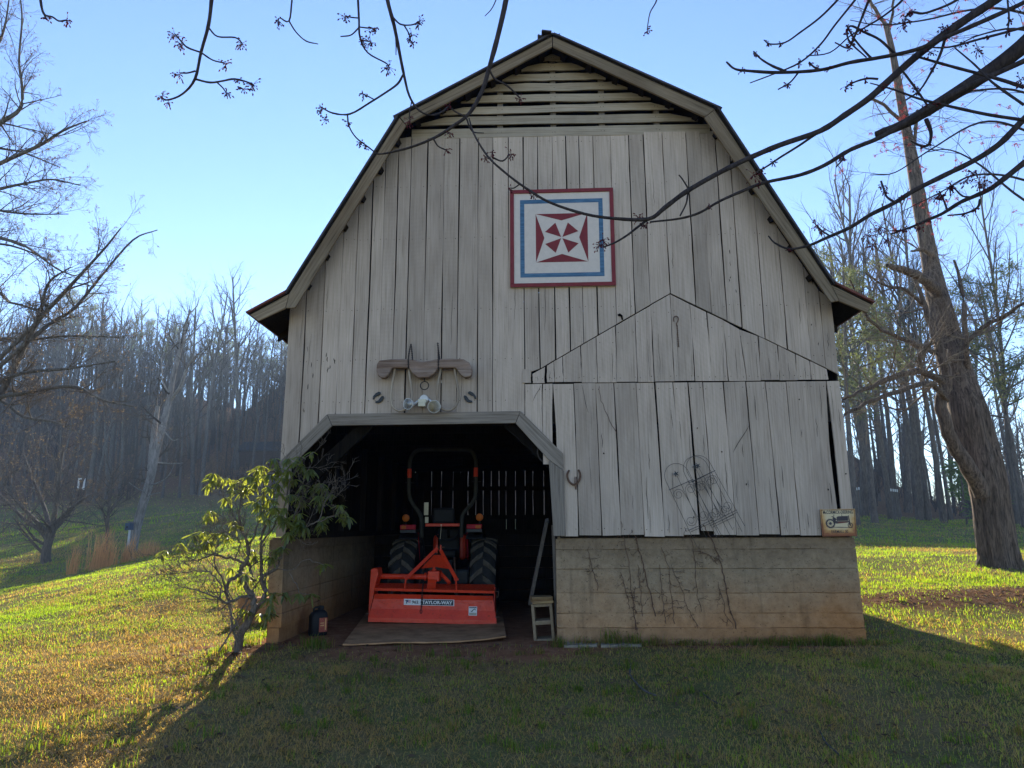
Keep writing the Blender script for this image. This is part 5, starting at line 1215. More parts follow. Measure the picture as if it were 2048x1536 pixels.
link('trunk', np_mesh('trunk', V, [Fq], [M['bark_big']], True), oak)
limb_px = [
 ([(1772, 52, 1.3), (1755, 25, 1.3), (1738, 0, 1.3), (1722, -40, 1.3)], [11, 9, 8, 6]), ([(1778, 60, 1.3), (1786, 25, 1.4), (1790, -20, 1.5)], [9, 7, 6]),
 ([(1800, 240, 1), (1775, 215, .8), (1755, 203, .7), (1737, 198, .6)], [9, 8, 7, 5]), ([(1828, 290, 1), (1832, 255, .9), (1834, 220, .8)], [9, 8, 5]),
 ([(1876, 590, .4), (1862, 570, -.1), (1830, 548, -.5), (1795, 536, -.8), (1774, 531, -.9)], [30, 26, 20, 14, 9]),
 ([(1868, 515, .5), (1862, 505, .3), (1840, 500, .1), (1822, 502, 0)], [14, 12, 8, 4]),
 # second stem beside the trunk and its drooping limbs
 ([(1965, 990, -.2), (1938, 935, -.4), (1912, 895, -.5), (1892, 850, -.6), (1883, 800, -.6), (1893, 760, -.6), (1880, 700, -.6), (1862, 650, -.6), (1845, 600, -.6), (1830, 560, -.6)], [34, 32, 28, 26, 24, 22, 18, 14, 10, 7]),
 ([(1892, 800, -.6), (1880, 785, -.9), (1868, 770, -1.2), (1845, 768, -1.6), (1800, 782, -2.1), (1750, 800, -2.6), (1700, 822, -3.0), (1690, 828, -3.1)], [14, 13, 11, 10, 9, 7, 5, 3]),
 ([(1885, 765, -.6), (1865, 752, -1.0), (1840, 742, -1.4), (1800, 748, -1.8), (1760, 765, -2.2), (1715, 785, -2.6), (1685, 800, -2.8)], [15, 14, 13, 11, 9, 6, 4]),
 ([(1840, 742, -1.4), (1838, 718, -1.5), (1850, 695, -1.6), (1870, 683, -1.7)], [11, 10, 8, 5]),
 ([(1868, 705, -.5), (1835, 690, -1.0), (1795, 675, -1.4), (1750, 650, -1.8), (1720, 610, -2.1), (1700, 560, -2.3)], [12, 10, 8, 6, 5, 3]),
 ([(1846, 610, -.5), (1810, 580, -1.0), (1770, 570, -1.4), (1730, 545, -1.8)], [9, 7, 5, 3]),
 ([(1935, 760, .2), (1932, 700, -.2), (1928, 640, -.3), (1925, 590, -.3), (1908, 520, -.3)], [14, 12, 11, 9, 5]),
 ([(1930, 690, -.1), (1965, 655, -.4), (2010, 630, -.7), (2048, 605, -1.0), (2100, 570, -1.3)], [10, 9, 8, 6, 4])]
lim = []; anch = []
for pxs, ws in limb_px:
    p = np.array(bez([np.array(q) for q in pl(pxs, Yb)], 3)); r = np.interp(np.linspace(0, 1, len(p)), np.linspace(0, 1, len(ws)), [.88 * q for q in widths(ws, Yb)]); p[1:-1] += rb.normal(0, .012, (len(p) - 2, 3)); anch.append((p, r))
    link('limb', np_mesh('limb', *[x for x in (lambda a: (a[0], [a[1]]))(tubes_mesh([(p, r)], 10))], [M['bark_big']], True), oak)
out = {0: [], 1: [], 2: [], 3: []}; spt = mkspec(0, (0, 0, 0, 0, 0, 1), (6, .5, 42, .03, .09, 5), (5, .5, 45, .02, .11, 4), (3, .5, 45, 0, .14, 3))
for j, (p, r) in enumerate(anch):
    if j in (4,): continue
    for c in range(14 if j >= 7 else 5):
        i = int(rb.uniform(.2, 1) * (len(p) - 1)); d = unit(rb.normal(0, 1, 3) + np.array([0, 0, .35])); grow(rb, p[i], d, rb.uniform(.6, 1.7), max(.006, r[i] * .32), 1, out, spt)
for c in range(12):
    i = int(rb.uniform(.3, .98) * (len(pts) - 1)); d = unit(rb.normal(0, 1, 3) + np.array([0, 0, .5])); grow(rb, pts[i], d, rb.uniform(.4, 1.2), .012, 1, out, spt)
cv, cf, b = [], [], 0
for l, sd in ((1, 5), (2, 4), (3, 3)): v, f = tubes_mesh(out[l], sd); cv.append(v); cf.append(f + b); b += len(v)
link('twigs', np_mesh('twigs', np.concatenate(cv), [np.concatenate(cf)], [M['twig_lit']], True), oak)

# ---- leaning dead tree and others in the left field
def traced_tree(name, label, y, trunk, ws, limbs, mat, twmat, seed, ntw, ltw, off=1.0, cat='tree', lv=3, pods=None):
    rg = np.random.default_rng(seed); p = np.array(bez([np.array(P(a, b, y)) for a, b in trunk], 4)); r = np.interp(np.linspace(0, 1, len(p)), np.linspace(0, 1, len(ws)), [w / F_PX * y / 2 for w in ws]); p[0, 2] = min(p[0, 2], gz1(p[0, 0], p[0, 1]) - .1)
    root = empty(name, p[0], label, cat); v, f = tubes_mesh([(p, r)], 10); link('trunk', np_mesh('trunk', v, [f], [mat], True), root); an = [(p, r)]
    for pxs, w2 in limbs:
        q = np.array(bez([np.array(P(a, b, y + c)) for a, b, c in pxs], 4)); r2 = np.interp(np.linspace(0, 1, len(q)), np.linspace(0, 1, len(w2)), [w / F_PX * y / 2 for w in w2]); v, f = tubes_mesh([(q, r2)], 7); link('limb', np_mesh('limb', v, [f], [mat], True), root); an.append((q, r2))
    out = {0: [], 1: [], 2: [], 3: []}; sp = mkspec(0, (0, 0, 0, 0, 0, 1), (6, .5, 42, .05, .12, 5), (5, .5, 42, .04, .16, 4), (4, .5, 45, .02, .18, 3))
    for j, (p, r) in enumerate(an):
        for c in range(ntw[min(j, len(ntw) - 1)]):
            i = int(rg.uniform(.25, 1) * (len(p) - 1)); tn = unit(p[min(i + 1, len(p) - 1)] - p[max(i - 1, 0)]); d = unit(tn * .7 + rg.normal(0, .7, 3) + np.array([0, 0, .25])); grow(rg, p[i], d, ltw * rg.uniform(.5, 1.3), max(.004, r[i] * .4), 1, out, sp)
    cv, cf, b = [], [], 0
    for l, sd in ((1, 5), (2, 4), (3, 3))[:lv]:
        if out[l]: v, f = tubes_mesh(out[l], sd); cv.append(v); cf.append(f + b); b += len(v)
    if cv: link('twigs', np_mesh('twigs', np.concatenate(cv), [np.concatenate(cf)], [twmat], True), root)
    if pods:
        ends = np.array([p[-1] for l in (2, 3) for p, _ in out[l]]); ends = ends[rg.random(len(ends)) < pods[0]]; V, F, rn = scatter_quads(rg, ends, 3, .02, pods[1], pods[1] * .28, 0, up=.6); link('seed_pods', np_mesh('seed_pods', V, [F], [M['pod']], False, {'rnd': rn}), root)
    return root
traced_tree('dead_tree', 'pale leaning dead tree with broken top in the left field behind the blue nest box', 27,
    [(262, 1100), (272, 1060), (284, 1015), (296, 975), (305, 940), (313, 900), (326, 850), (338, 800), (345, 760), (352, 730), (362, 690), (372, 650), (380, 620)], [22, 18, 17, 16, 15, 14, 13, 11, 10, 9, 7, 5, 3],
    [([(300, 960, 0), (304, 900, .1), (310, 850, .2), (316, 812, .2)], [13, 12, 11, 8]), ([(342, 800, 0), (362, 770, -.3), (372, 740, -.4), (388, 715, -.5), (405, 705, -.6)], [7, 6, 5, 4, 2]), ([(372, 650, 0), (378, 630, 0), (394, 612, 0), (398, 595, 0)], [3.5, 3, 2, 1.2]),
     ([(328, 862, 0), (345, 880, -.2), (357, 878, -.3)], [3, 2.5, 1.5]), ([(317, 925, 0), (340, 927, -.3), (365, 926, -.5)], [3, 2.5, 1.5]), ([(340, 790, 0), (326, 765, -.2), (324, 740, -.2), (322, 715, -.2)], [4, 3, 2.5, 1.5]), ([(362, 690, 0), (385, 668, 0), (412, 640, .2)], [4, 3, 1.5]),
     ([(290, 985, 0), (272, 975, -.3), (258, 965, -.5)], [3, 2, 1.5]), ([(296, 970, 0), (318, 965, -.4), (338, 950, -.7), (350, 925, -.8)], [4, 3, 2, 1]), ([(285, 1005, 0), (300, 990, -.4), (322, 985, -.6)], [3, 2, 1])], M['bark_dead'], M['twig'], 21, [14, 5], 1.3)
traced_tree('field_tree', 'low spreading bushy tree in the shaded field at the left picture edge', 26, [(92, 1132), (92, 1105), (98, 1080), (104, 1062)], [20, 17, 16, 15],
    [([(98, 1082, 0), (80, 1060, 0), (50, 1040, 0), (20, 1010, 0), (-10, 980, 0)], [12, 9, 7, 5, 3]), ([(103, 1066, 0), (118, 1040, 0), (150, 1010, -.5), (180, 990, -.8), (205, 985, -.8)], [11, 8, 6, 4, 2]), ([(100, 1062, 0), (90, 1020, .3), (70, 970, .4), (55, 930, .4), (45, 900, .4)], [11, 8, 6, 4, 2]),
     ([(104, 1060, 0), (112, 1010, -.3), (118, 950, -.4), (125, 900, -.5), (128, 860, -.5)], [11, 9, 7, 5, 3]), ([(104, 1064, 0), (135, 1030, .5), (160, 980, .8), (172, 930, .8)], [9, 7, 5, 3]), ([(98, 1070, 0), (60, 1030, -.6), (20, 985, -.9), (-5, 930, -.9)], [10, 7, 5, 3])], M['bark'], M['twig_mid'], 22, [4, 15], 1.5, pods=(.14, .07))
traced_tree('sapling', 'thin bare sapling beside the dry grass clump in the left field', 26, [(212, 1095), (215, 1050), (219, 1000), (224, 960), (226, 930)], [7, 6, 5, 3.5, 2], [([(215, 1060, 0), (205, 1020, 0), (195, 985, 0)], [4, 3, 1.5]), ([(218, 1030, 0), (235, 1000, 0), (246, 975, 0)], [4, 3, 1.5])], M['bark'], M['twig'], 23, [12, 10], .9)
E_l = [([(-40, 275, 0), (0, 246, 0), (40, 218, 0), (44, 173, 0), (38, 121, 0), (44, 40, 0), (40, -10, 0)], [14, 11, 8, 6, 5, 4, 3]), ([(-40, 350, 0), (0, 327, 0), (81, 290, -.3), (125, 262, -.5), (173, 242, -.7)], [12, 9, 7, 5, 2.5]), ([(-40, 395, 0), (0, 378, .2), (61, 365, .3), (105, 359, .4), (161, 371, .5)], [9, 7, 5, 4, 2]),
    ([(-40, 410, 0), (0, 421, .3), (60, 428, .4), (137, 428, .6)], [8, 6, 4, 2]), ([(-40, 462, 0), (0, 476, -.3), (50, 492, -.5), (113, 537, -.8), (150, 552, -1)], [9, 7, 5, 3.5, 2]), ([(-40, 130, .4), (-5, 90, .4), (10, 50, .4), (18, 0, .4)], [9, 7, 5, 3]), ([(-40, 500, .5), (0, 488, .5), (50, 500, .7), (95, 520, .9)], [7, 5, 4, 2]), ([(-40, 300, .5), (20, 300, .5), (60, 310, .6), (120, 335, .8)], [7, 5, 4, 2])]
E_m = [([(-40, 850, 0), (0, 790, 0), (36, 719, 0), (73, 646, -.2), (123, 591, -.4), (170, 540, -.5), (210, 496, -.6), (242, 456, -.7)], [17, 14, 12, 10, 8, 6, 4.5, 2.5]), ([(60, 680, -.1), (105, 645, .2), (150, 615, .4), (202, 553, .5), (266, 480, .6), (315, 460, .7)], [9, 8, 7, 5, 4, 2]), ([(73, 646, -.2), (85, 600, -.4), (101, 561, -.5), (141, 535, -.6)], [8, 6, 5, 2.5]),
    ([(-20, 775, 0), (46, 746, -.4), (137, 737, -.8), (228, 723, -1.1)], [8, 7, 5, 2.5]), ([(-20, 800, 0), (40, 788, -.5), (91, 778, -.7), (150, 773, -1), (205, 800, -1.2), (273, 814, -1.4)], [9, 8, 7, 6, 4, 2]), ([(-20, 800, .1), (46, 833, -.5), (114, 846, -.8), (178, 878, -1)], [7, 6, 4, 2]), ([(-20, 690, .3), (60, 680, .3), (140, 672, .3), (245, 675, .2)], [7, 6, 4, 2]), ([(-30, 600, 0), (20, 605, -.3), (70, 620, -.5), (120, 650, -.7)], [7, 5, 4, 2])]
traced_tree('tulip_tree', 'tall bare tree at the left picture edge with twigs full of dry seed pods', 12, [(-235, 1300), (-230, 1150), (-215, 980), (-190, 800), (-160, 600), (-130, 450), (-105, 300), (-85, 150), (-70, 0), (-60, -150)], [70, 58, 52, 48, 42, 36, 30, 24, 18, 12],
    [([(-200 if i > 5 else -150 + 8 * i, pxs[0][1] + 60, 0)] + pxs, [ws[0] * 1.2] + ws) for i, (pxs, ws) in enumerate(E_l)] + [([(-185, 900 - 8 * i, 0)] + pxs, [ws[0] * 1.2] + ws) for i, (pxs, ws) in enumerate(E_m)], M['bark_pale'], M['twig_mid'], 24, [8, 19], .72, pods=(.22, .03))

# ---- rhododendron by the doorway
YS = 7.62
rr = np.random.default_rng(31)
def zs4(u, v, dy=0): return P(300 + u / 3.338, 860 + v / 3.338, YS + dy)
shr = empty('rhododendron', zs4(585, 1500), 'leggy rhododendron shrub with yellow lit leaves growing at the left barn corner', 'shrub')
stems = [([(585, 1520, 0), (600, 1380, 0), (650, 1290, 0), (690, 1200, 0), (690, 1120, 0), (645, 1050, 0), (600, 970, 0)], [58, 52, 46, 42, 38, 34, 32]), ([(600, 970, 0), (612, 920, 0), (650, 870, -.05), (655, 790, -.05), (640, 720, -.05), (600, 640, -.05), (600, 520, -.1), (598, 420, -.1)], [32, 29, 26, 22, 18, 14, 11, 7]),
 ([(650, 1290, .03), (700, 1200, .08), (760, 1130, .1), (770, 1060, .1), (742, 980, .1), (745, 900, .1), (740, 760, .1), (748, 700, .1), (790, 600, .1), (835, 510, .05)], [40, 36, 34, 31, 27, 22, 18, 15, 11, 7]), ([(602, 965, 0), (530, 1000, -.1), (505, 1070, -.1), (512, 1100, -.1), (540, 1200, -.1), (550, 1330, -.1), (585, 1440, -.1)], [24, 22, 19, 15, 14, 14, 15]),
 ([(690, 1120, 0), (640, 1110, -.1), (580, 1120, -.15), (520, 1160, -.2), (460, 1130, -.25), (380, 1090, -.3), (260, 1060, -.3), (170, 1030, -.3)], [20, 19, 17, 15, 13, 10, 7, 4]), ([(640, 890, 0), (560, 860, .1), (470, 838, .15), (400, 835, .2), (330, 868, .2), (250, 850, .2), (110, 850, .2)], [20, 17, 14, 12, 9, 7, 4]),
 ([(745, 980, .1), (820, 940, .12), (860, 880, .15), (880, 820, .15), (930, 740, .1), (1000, 690, 0), (1060, 640, -.1), (1120, 608, -.15), (1200, 580, -.2), (1300, 556, -.2)], [22, 20, 18, 15, 13, 11, 9, 8, 6, 4]), ([(1130, 600, -.15), (1162, 500, -.15), (1195, 435, -.15)], [7, 6, 4]), ([(930, 740, .1), (960, 600, .05), (1000, 500, 0), (1060, 400, 0)], [11, 9, 7, 4]),
 ([(742, 760, .1), (830, 640, .1), (900, 500, .05), (930, 350, 0), (1000, 220, -.05), (1090, 150, -.1)], [14, 12, 10, 8, 6, 4]), ([(655, 790, 0), (700, 680, .05), (740, 560, .05), (760, 420, 0), (758, 260, 0)], [14, 12, 9, 7, 4]), ([(625, 690, 0), (560, 560, -.05), (500, 450, -.1), (430, 330, -.1)], [11, 9, 7, 4]),
 ([(830, 925, .1), (940, 932, -.05), (1040, 868, -.1), (1130, 890, -.15), (1165, 900, -.15)], [6, 5, 5, 4, 3]), ([(930, 955, -.05), (990, 1050, -.08), (1000, 1090, -.1), (1065, 1100, -.1)], [5, 5, 4, 3]), ([(700, 1010, .02), (670, 930, .05), (655, 890, .05)], [22, 18, 15]), ([(460, 1130, -.25), (470, 1040, -.25), (420, 960, -.3), (330, 940, -.3), (230, 950, -.35), (110, 960, -.35)], [10, 9, 8, 6, 5, 3]),
 ([(510, 1080, -.1), (480, 980, -.1), (430, 900, -.15), (440, 800, -.15), (480, 700, -.15)], [12, 10, 9, 7, 4]), ([(570, 860, .1), (600, 760, .1), (560, 700, .1), (510, 690, .1)], [9, 8, 6, 4]), ([(540, 1330, -.1), (620, 1190, -.02), (680, 1080, .1), (760, 960, .1)], [10, 10, 9, 7]), ([(455, 1480, -.2), (560, 1320, -.1), (660, 1160, 0)], [11, 10, 8])]
bl = []
for pxs, ws in stems:
    p = np.array(bez([np.array(zs4(a, b, c)) for a, b, c in pxs], 4)); r = np.interp(np.linspace(0, 1, len(p)), np.linspace(0, 1, len(ws)), [w / 3.338 / F_PX * 7.9 / 2 for w in ws]); p[1:-1] += rr.normal(0, .006, (len(p) - 2, 3)); bl.append((p, r))
cv, cf, b = [], [], 0
for p, r in bl: v, f = tubes_mesh([(p, r)], 8); cv.append(v); cf.append(f + b); b += len(v)
link('stems', np_mesh('stems', np.concatenate(cv), [np.concatenate(cf)], [M['shrub_bark']], True), shr)
out = {0: [], 1: [], 2: [], 3: []}; sp = mkspec(0, (0, 0, 0, 0, 0, 1), (5, .6, 42, .06, .13, 5), (4, .55, 42, .06, .16, 4), (3, .5, 42, .04, .18, 3))
for j, (p, r) in enumerate(bl):
    if j in (0, 12, 13): continue
    for c in range({4: 16, 5: 15, 15: 16, 16: 10}.get(j, 6)):
        i = int(rr.uniform(.35, 1) * (len(p) - 1)); tn = unit(p[min(i + 1, len(p) - 1)] - p[max(i - 1, 0)]); d = unit(tn * .8 + rr.normal(0, .6, 3) + np.array([0, 0, .25])); grow(rr, p[i], d, rr.uniform(.15, .42), max(.0025, r[i] * .5), 1, out, sp)
cv, cf, b = [], [], 0
for l, sd in ((1, 5), (2, 4), (3, 3)): v, f = tubes_mesh(out[l], sd); cv.append(v); cf.append(f + b); b += len(v)
link('twigs', np_mesh('twigs', np.concatenate(cv), [np.concatenate(cf)], [M['shrub_bark']], True), shr)
whorl = [(420, 330), (400, 360), (470, 320), (520, 320), (580, 350), (630, 370), (660, 310), (700, 320), (740, 240), (745, 290), (700, 355), (560, 400), (515, 450), (620, 410), (400, 540), (420, 560), (360, 690), (290, 700), (200, 755), (215, 790), (110, 805), (360, 760), (310, 795), (400, 740), (500, 690), (440, 690), (520, 720), (700, 480), (740, 500), (750, 545), (780, 600), (760, 440), (800, 470), (830, 190), (850, 250), (920, 190), (960, 220), (1000, 180), (1080, 145), (1010, 240), (1050, 265), (890, 320), (960, 330), (870, 420), (940, 430), (1000, 440), (1020, 480), (1020, 370), (900, 520), (960, 560), (1000, 600), (1040, 650), (900, 610), (980, 650), (1150, 365), (1170, 390), (1140, 480), (1120, 440), (1200, 430), (1270, 500), (1290, 570), (1325, 580), (1140, 610), (1160, 640), (1160, 895), (990, 1095), (1068, 1095), (800, 1130), (740, 1225), (790, 1230), (800, 1165), (650, 1000), (640, 960), (540, 920), (690, 800), (700, 840), (810, 850), (830, 800), (870, 790), (650, 1210), (900, 1085), (560, 610), (850, 360), (800, 300), (790, 380), (920, 270), (870, 570), (930, 680), (830, 520)]
LV, LF, LR, b = [], [], [], 0
lp_ = [(0, .0), (.12, .30), (.4, .5), (.7, .42), (.92, .18), (1, 0)]
whorl = whorl + [(u + rr.normal(0, 26), v + rr.normal(0, 24)) for u, v in whorl if rr.random() < .55]
for (u, v) in whorl:
    c = np.array(zs4(u, v, rr.uniform(-.22, .16))); nl = int(rr.integers(8, 14)); axis = unit(np.array([rr.normal(0, .3), rr.normal(0, .3), 1.0])); a0 = rr.uniform(0, 6.28)
    for k in range(nl):
        a = a0 + 2 * pi * k / nl + rr.normal(0, .2); L = rr.uniform(.06, .118); Wd = L * rr.uniform(.28, .38); h = np.array([cos(a), sin(a), 0]); drp = rr.uniform(.1, 1.3); d = unit(h * cos(drp) + np.array([0, 0, -1]) * sin(drp)); sd = unit(np.cross(d, [0, 0, 1.0]) + rr.normal(0, .12, 3)); nr = np.cross(sd, d)
        vs = []
        for t, w in lp_:
            q = c + d * L * (t + .08) - np.array([0, 0, 1]) * L * .18 * t * t
            vs += [q + sd * Wd * w + nr * Wd * .22 * (w > 0), q, q - sd * Wd * w + nr * Wd * .22 * (w > 0)]
        LV += vs; rv = rr.random(); LR += [rv] * len(vs)
        for i in range(len(lp_) - 1):
            for e in (0, 1): x = b + i * 3 + e; LF.append((x, x + 1, x + 4, x + 3))
        b += len(vs)
link('leaves', np_mesh('leaves', LV, [np.array(LF)], [M['rhodo']], True, {'rnd': LR}), shr)

# ---- dry climbing vine on the footing
vn = [[(490, 975), (500, 1040), (520, 1140), (530, 1250), (545, 1330), (550, 1415)], [(530, 1010), (545, 1040), (580, 1150), (600, 1240), (630, 1360)], [(655, 1080), (680, 1160), (690, 1260), (705, 1390)], [(690, 1150), (730, 1240), (760, 1330), (800, 1400)], [(745, 1000), (770, 1040), (785, 1120), (795, 1240), (812, 1340)], [(820, 990), (850, 1040), (890, 1130), (910, 1230), (930, 1330), (955, 1410)], [(355, 1080), (370, 1160), (400, 1255)], [(490, 1180), (510, 1260), (525, 1330)], [(558, 1150), (565, 1240), (575, 1360)], [(645, 1150), (655, 1270), (670, 1390)], [(880, 1220), (905, 1310), (918, 1400)], [(800, 1095), (840, 1110), (880, 1150)], [(400, 430), (415, 500), (440, 560), (470, 620)], [(545, 1240), (540, 1330), (552, 1415)]]
out = {0: [], 1: [], 2: []}; sp = mkspec(0, (0, 0, 0, 0, 0, 1), (3, .6, 50, -.05, .3, 4), (2, .5, 50, 0, .3, 3)); vb = []
for k, pxs in enumerate(vn):
    yv = YF + .020 if k not in (12,) else YF - .016
    p = np.array(bez([np.array(z3(a, b_, yv if b_ > 1035 or k == 12 else YF - .016)) for a, b_ in pxs], 6)); p[:, 0] += rr.normal(0, .006, len(p)); vb.append((p, np.linspace(.003, .0044, len(p)) * (1.25 if k in (5, 1) else .8)))
    if k != 12:
        for c in range(9):
            i = int(rr.uniform(.1, .98) * (len(p) - 1)); grow(rr, p[i], np.array([rr.normal(0, 1), -.12, rr.normal(-.2, .7)]), rr.uniform(.03, .12), .0022, 1, out, sp)
cv, cf, b = [], [], 0
for br, sd in [([x], 6) for x in vb] + [(out[1], 3), (out[2], 3)]:
    v, f = tubes_mesh(br, sd); cv.append(v); cf.append(f + b); b += len(v)
tag(link('climbing_vine', np_mesh('climbing_vine', np.concatenate(cv), [np.concatenate(cf)], [M['vine']], True)), 'dry leafless vine climbing the concrete footing below the trellises', 'vine')

# ---- clumps of broomsedge at the edge of the shade
def clump(px, py, wpx, hpx, y, n, lab):
    c = P(px, py, y); x0 = c[0]; hw = wpx / F_PX * y / 2; h = hpx / F_PX * y; bx = x0 + rr.normal(0, hw * .62, n) + hw * .5 * np.round(rr.uniform(-1.2, 1.2, n)); by = y + rr.normal(0, hw * .5, n); bzz = gz(bx, by) - .02
    hh = 1.45 * h * rr.uniform(.25, 1.1, n); ln = rr.normal(.10, .14, n); ly = rr.normal(0, .1, n); w = .007
    V = np.stack([np.c_[bx - w, by, bzz], np.c_[bx + w, by, bzz], np.c_[bx + w * .9 + ln * hh * .4, by + ly * hh * .4, bzz + hh * .6], np.c_[bx - w * .9 + ln * hh * .4, by + ly * hh * .4, bzz + hh * .6], np.c_[bx + ln * hh, by + ly * hh, bzz + hh]], 1).reshape(-1, 3); i = np.arange(n) * 5
    tag(link('grass_clump', np_mesh('grass_clump', V, [np.c_[i, i + 1, i + 2, i + 3], np.c_[i + 3, i + 2, i + 4]], [M['broom']], False, {'rnd': np.repeat(rr.random(n), 5)})), lab, 'grass clump', 'clumps of dry broomsedge')
clump(144, 1132, 16, 46, 21, 55, 'thin tall clump of orange dry grass, leftmost at the edge of the lit lawn'); clump(200, 1122, 32, 56, 21.5, 160, 'widest clump of tall orange dry grass below the sapling'); clump(224, 1118, 18, 38, 21.5, 55, 'small orange grass clump right beside the widest clump'); clump(255, 1110, 20, 38, 22, 80, 'orange grass clump at the foot of the white nest box post'); clump(298, 1088, 40, 26, 23.5, 130, 'low orange grass clump right of the leaning dead tree')
# ---- nest box on a white post
c = P(258, 1088, 26.5); nb = empty('nest_box', c, 'blue nest box on a white post in front of the leaning dead tree', 'nest box')
a, b_ = P(255.5, 1090, 26.5), P(260.5, 1058, 26.5); m = MB(); m.box((a[0], 26.45, a[2] - .3), (b_[0], 26.55, b_[2])); m.build('post', M['white_plastic'], nb)
a, b_ = P(252, 1060, 26.5), P(264, 1046, 26.5); m = MB(); m.box((a[0], 26.4, a[2]), (b_[0], 26.64, b_[2])); bx_ = m.build('box', simple('blue_box_paint', (.012, .045, .10), .6), nb, bevel=.01)
m = MB(); m.obox((a + b_) / 2 + np.array([0, .12, .15]), (.11, 0, -.03), (0, .15, 0), (.002, 0, .008)); m.build('roof', M['plank'], bx_)
m = MB(); m.lathe((a + b_) / 2 + np.array([0, -.128, -.02]), (0, -1, 0), [(0, .03), (.006, .026), (.006, 0)], 14); m.build('entrance_hole', M['hole'], bx_)
# ---- white frame at the foot of the hill
a, b_ = P(154, 977, 57), P(170, 956, 57); fr = empty('white_frame', (a[0], 57, a[2]), 'empty white frame standing at the far edge of the left field', 'frame')
t_ = .1
for q0, q1 in (((a[0], a[2]), (a[0] + t_, b_[2])), ((b_[0] - t_, a[2]), (b_[0], b_[2]))): m = MB(); m.box((q0[0], 57, q0[1] - .1), (q1[0], 57.1, q1[1])); m.build('post', M['white_plastic'], fr)
m = MB(); m.box((a[0] + t_ + .003, 57.003, b_[2] - t_), (b_[0] - t_ - .003, 57.09, b_[2])); m.build('rail', M['white_plastic'], fr); m = MB(); m.box((a[0] + t_ + .003, 57.003, a[2]), (b_[0] - t_ - .003, 57.09, a[2] + t_)); m.build('rail', M['white_plastic'], fr)
# ---- low cabin in the trees beside the barn corner
yc = 62; a, b_ = P(478, 934, yc), P(620, 902, yc); sh = empty('cabin', (a[0], yc, a[2]), 'low brown cabin with a long grey roof among the trees left of the barn', 'cabin')
m = MB(); m.box((a[0], yc, a[2] - 1), (b_[0], yc + 4, b_[2])); m.build('wall', simple('brown_cabin_wall', (.07, .042, .03), .9), sh)
r0 = P(470, 902, yc); r1 = P(490, 878, yc); m = MB(); m.prism_yz([(yc - .4, r0[2]), (yc + 4.4, r0[2]), (yc + 2, r1[2])], r0[0], b_[0] + .5); m.build('roof', simple('grey_cabin_roof', (.06, .06, .062), .9, .05), sh)
# ---- white-topped stakes at the edge of the right wood
for k, (px, py) in enumerate(((1709, 977), (1713.5, 976), (1718, 975), (1782, 978), (1786.5, 978.5), (1790.5, 979), (1794.5, 979.5))):
    y = 39; a = P(px, py, y); x = a[0]; z = gz1(x, y); st_ = empty('fence_picket', (x, y, z), ('dark white topped picket at the wood edge, one of three by the barn corner' if k < 3 else 'dark white topped picket at the wood edge, one of the four further right'), 'picket', 'three pickets beside the barn corner' if k < 3 else 'four pickets at the wood edge')
    m = MB(); m.box((x - .026, y, z - .1), (x + .026, y + .03, a[2] - .12)); m.build('pale', M['plank'], st_); m = MB(); m.box((x - .026, y, a[2] - .118), (x + .026, y + .03, a[2] + .02)); m.build('white_tip', M['white_plastic'], st_)
# ---- sticks on the ground
def stick(pxs, r, lab):
    p = [];
    for a, b_ in pxs:
        q = G(a, b_, .1)
        for _ in range(4): q = G(a, b_, gz1(q[0], q[1]) + r * 1.5 + .012)
        p.append(q)
    m = MB(); m.tube(bez(p, 5), r, 6); tag(m.build('stick', M['bark_pale'], smooth=True), lab, 'stick')
stick([(1262, 1325), (1260, 1348), (1272, 1365), (1290, 1382), (1312, 1391)], .009, 'bent pale stick lying on the shaded grass below the footing')
stick([(1398, 1380), (1420, 1398), (1448, 1412)], .006, 'short thin stick on the shaded grass right of the bent one')
stick([(1640, 1462), (1652, 1485), (1668, 1500), (1690, 1520)], .006, 'thin curved twig lying near the lower edge of the shaded grass')

# ---- budding maple whose branches hang into the view; its trunk stands right of the photographer
rm = np.random.default_rng(41)
mtrunk = [(5.3, 2.3, gz1(5.3, 2.3) - .1), (5.25, 2.3, 1.2), (5.1, 2.25, 2.6), (4.9, 2.2, 3.8), (4.75, 2.2, 5.0), (4.7, 2.1, 6.6), (4.75, 2.0, 8.5)]
maple = empty('maple_tree', mtrunk[0], 'dark maple branches with red flower buds hanging into view across the barn gable', 'tree')
def maple_part(name, lst, sides, mat):
    cv, cf, b = [], [], 0
    for p, r in lst: v, f = tubes_mesh([(np.array(p), np.array(r))], sides); cv.append(v); cf.append(f + b); b += len(v)
    return link(name, np_mesh(name, np.concatenate(cv), [np.concatenate(cf)], [mat], True), maple)
tp_ = np.array(bez(mtrunk, 4)); maple_part('trunk', [(tp_, np.linspace(.22, .10, len(tp_)))], 12, M['bark_maple'])
over = np.array(bez([(4.8, 2.2, 4.6), (3.6, 2.6, 5.3), (2.0, 2.9, 5.7), (.2, 3.0, 5.7), (-1.6, 3.0, 5.3), (-3.0, 3.0, 4.95)], 5)); maple_part('limb', [(over, np.linspace(.085, .025, len(over)))], 10, M['bark_maple'])
low = np.array(bez([(5.0, 2.25, 3.2), (4.4, 2.7, 3.7), (3.7, 3.1, 4.1), (3.1, 3.4, 4.35)], 5)); maple_part('limb', [(low, np.linspace(.08, .04, len(low)))], 10, M['bark_maple'])
YL_, YM_ = 3.15, 3.5
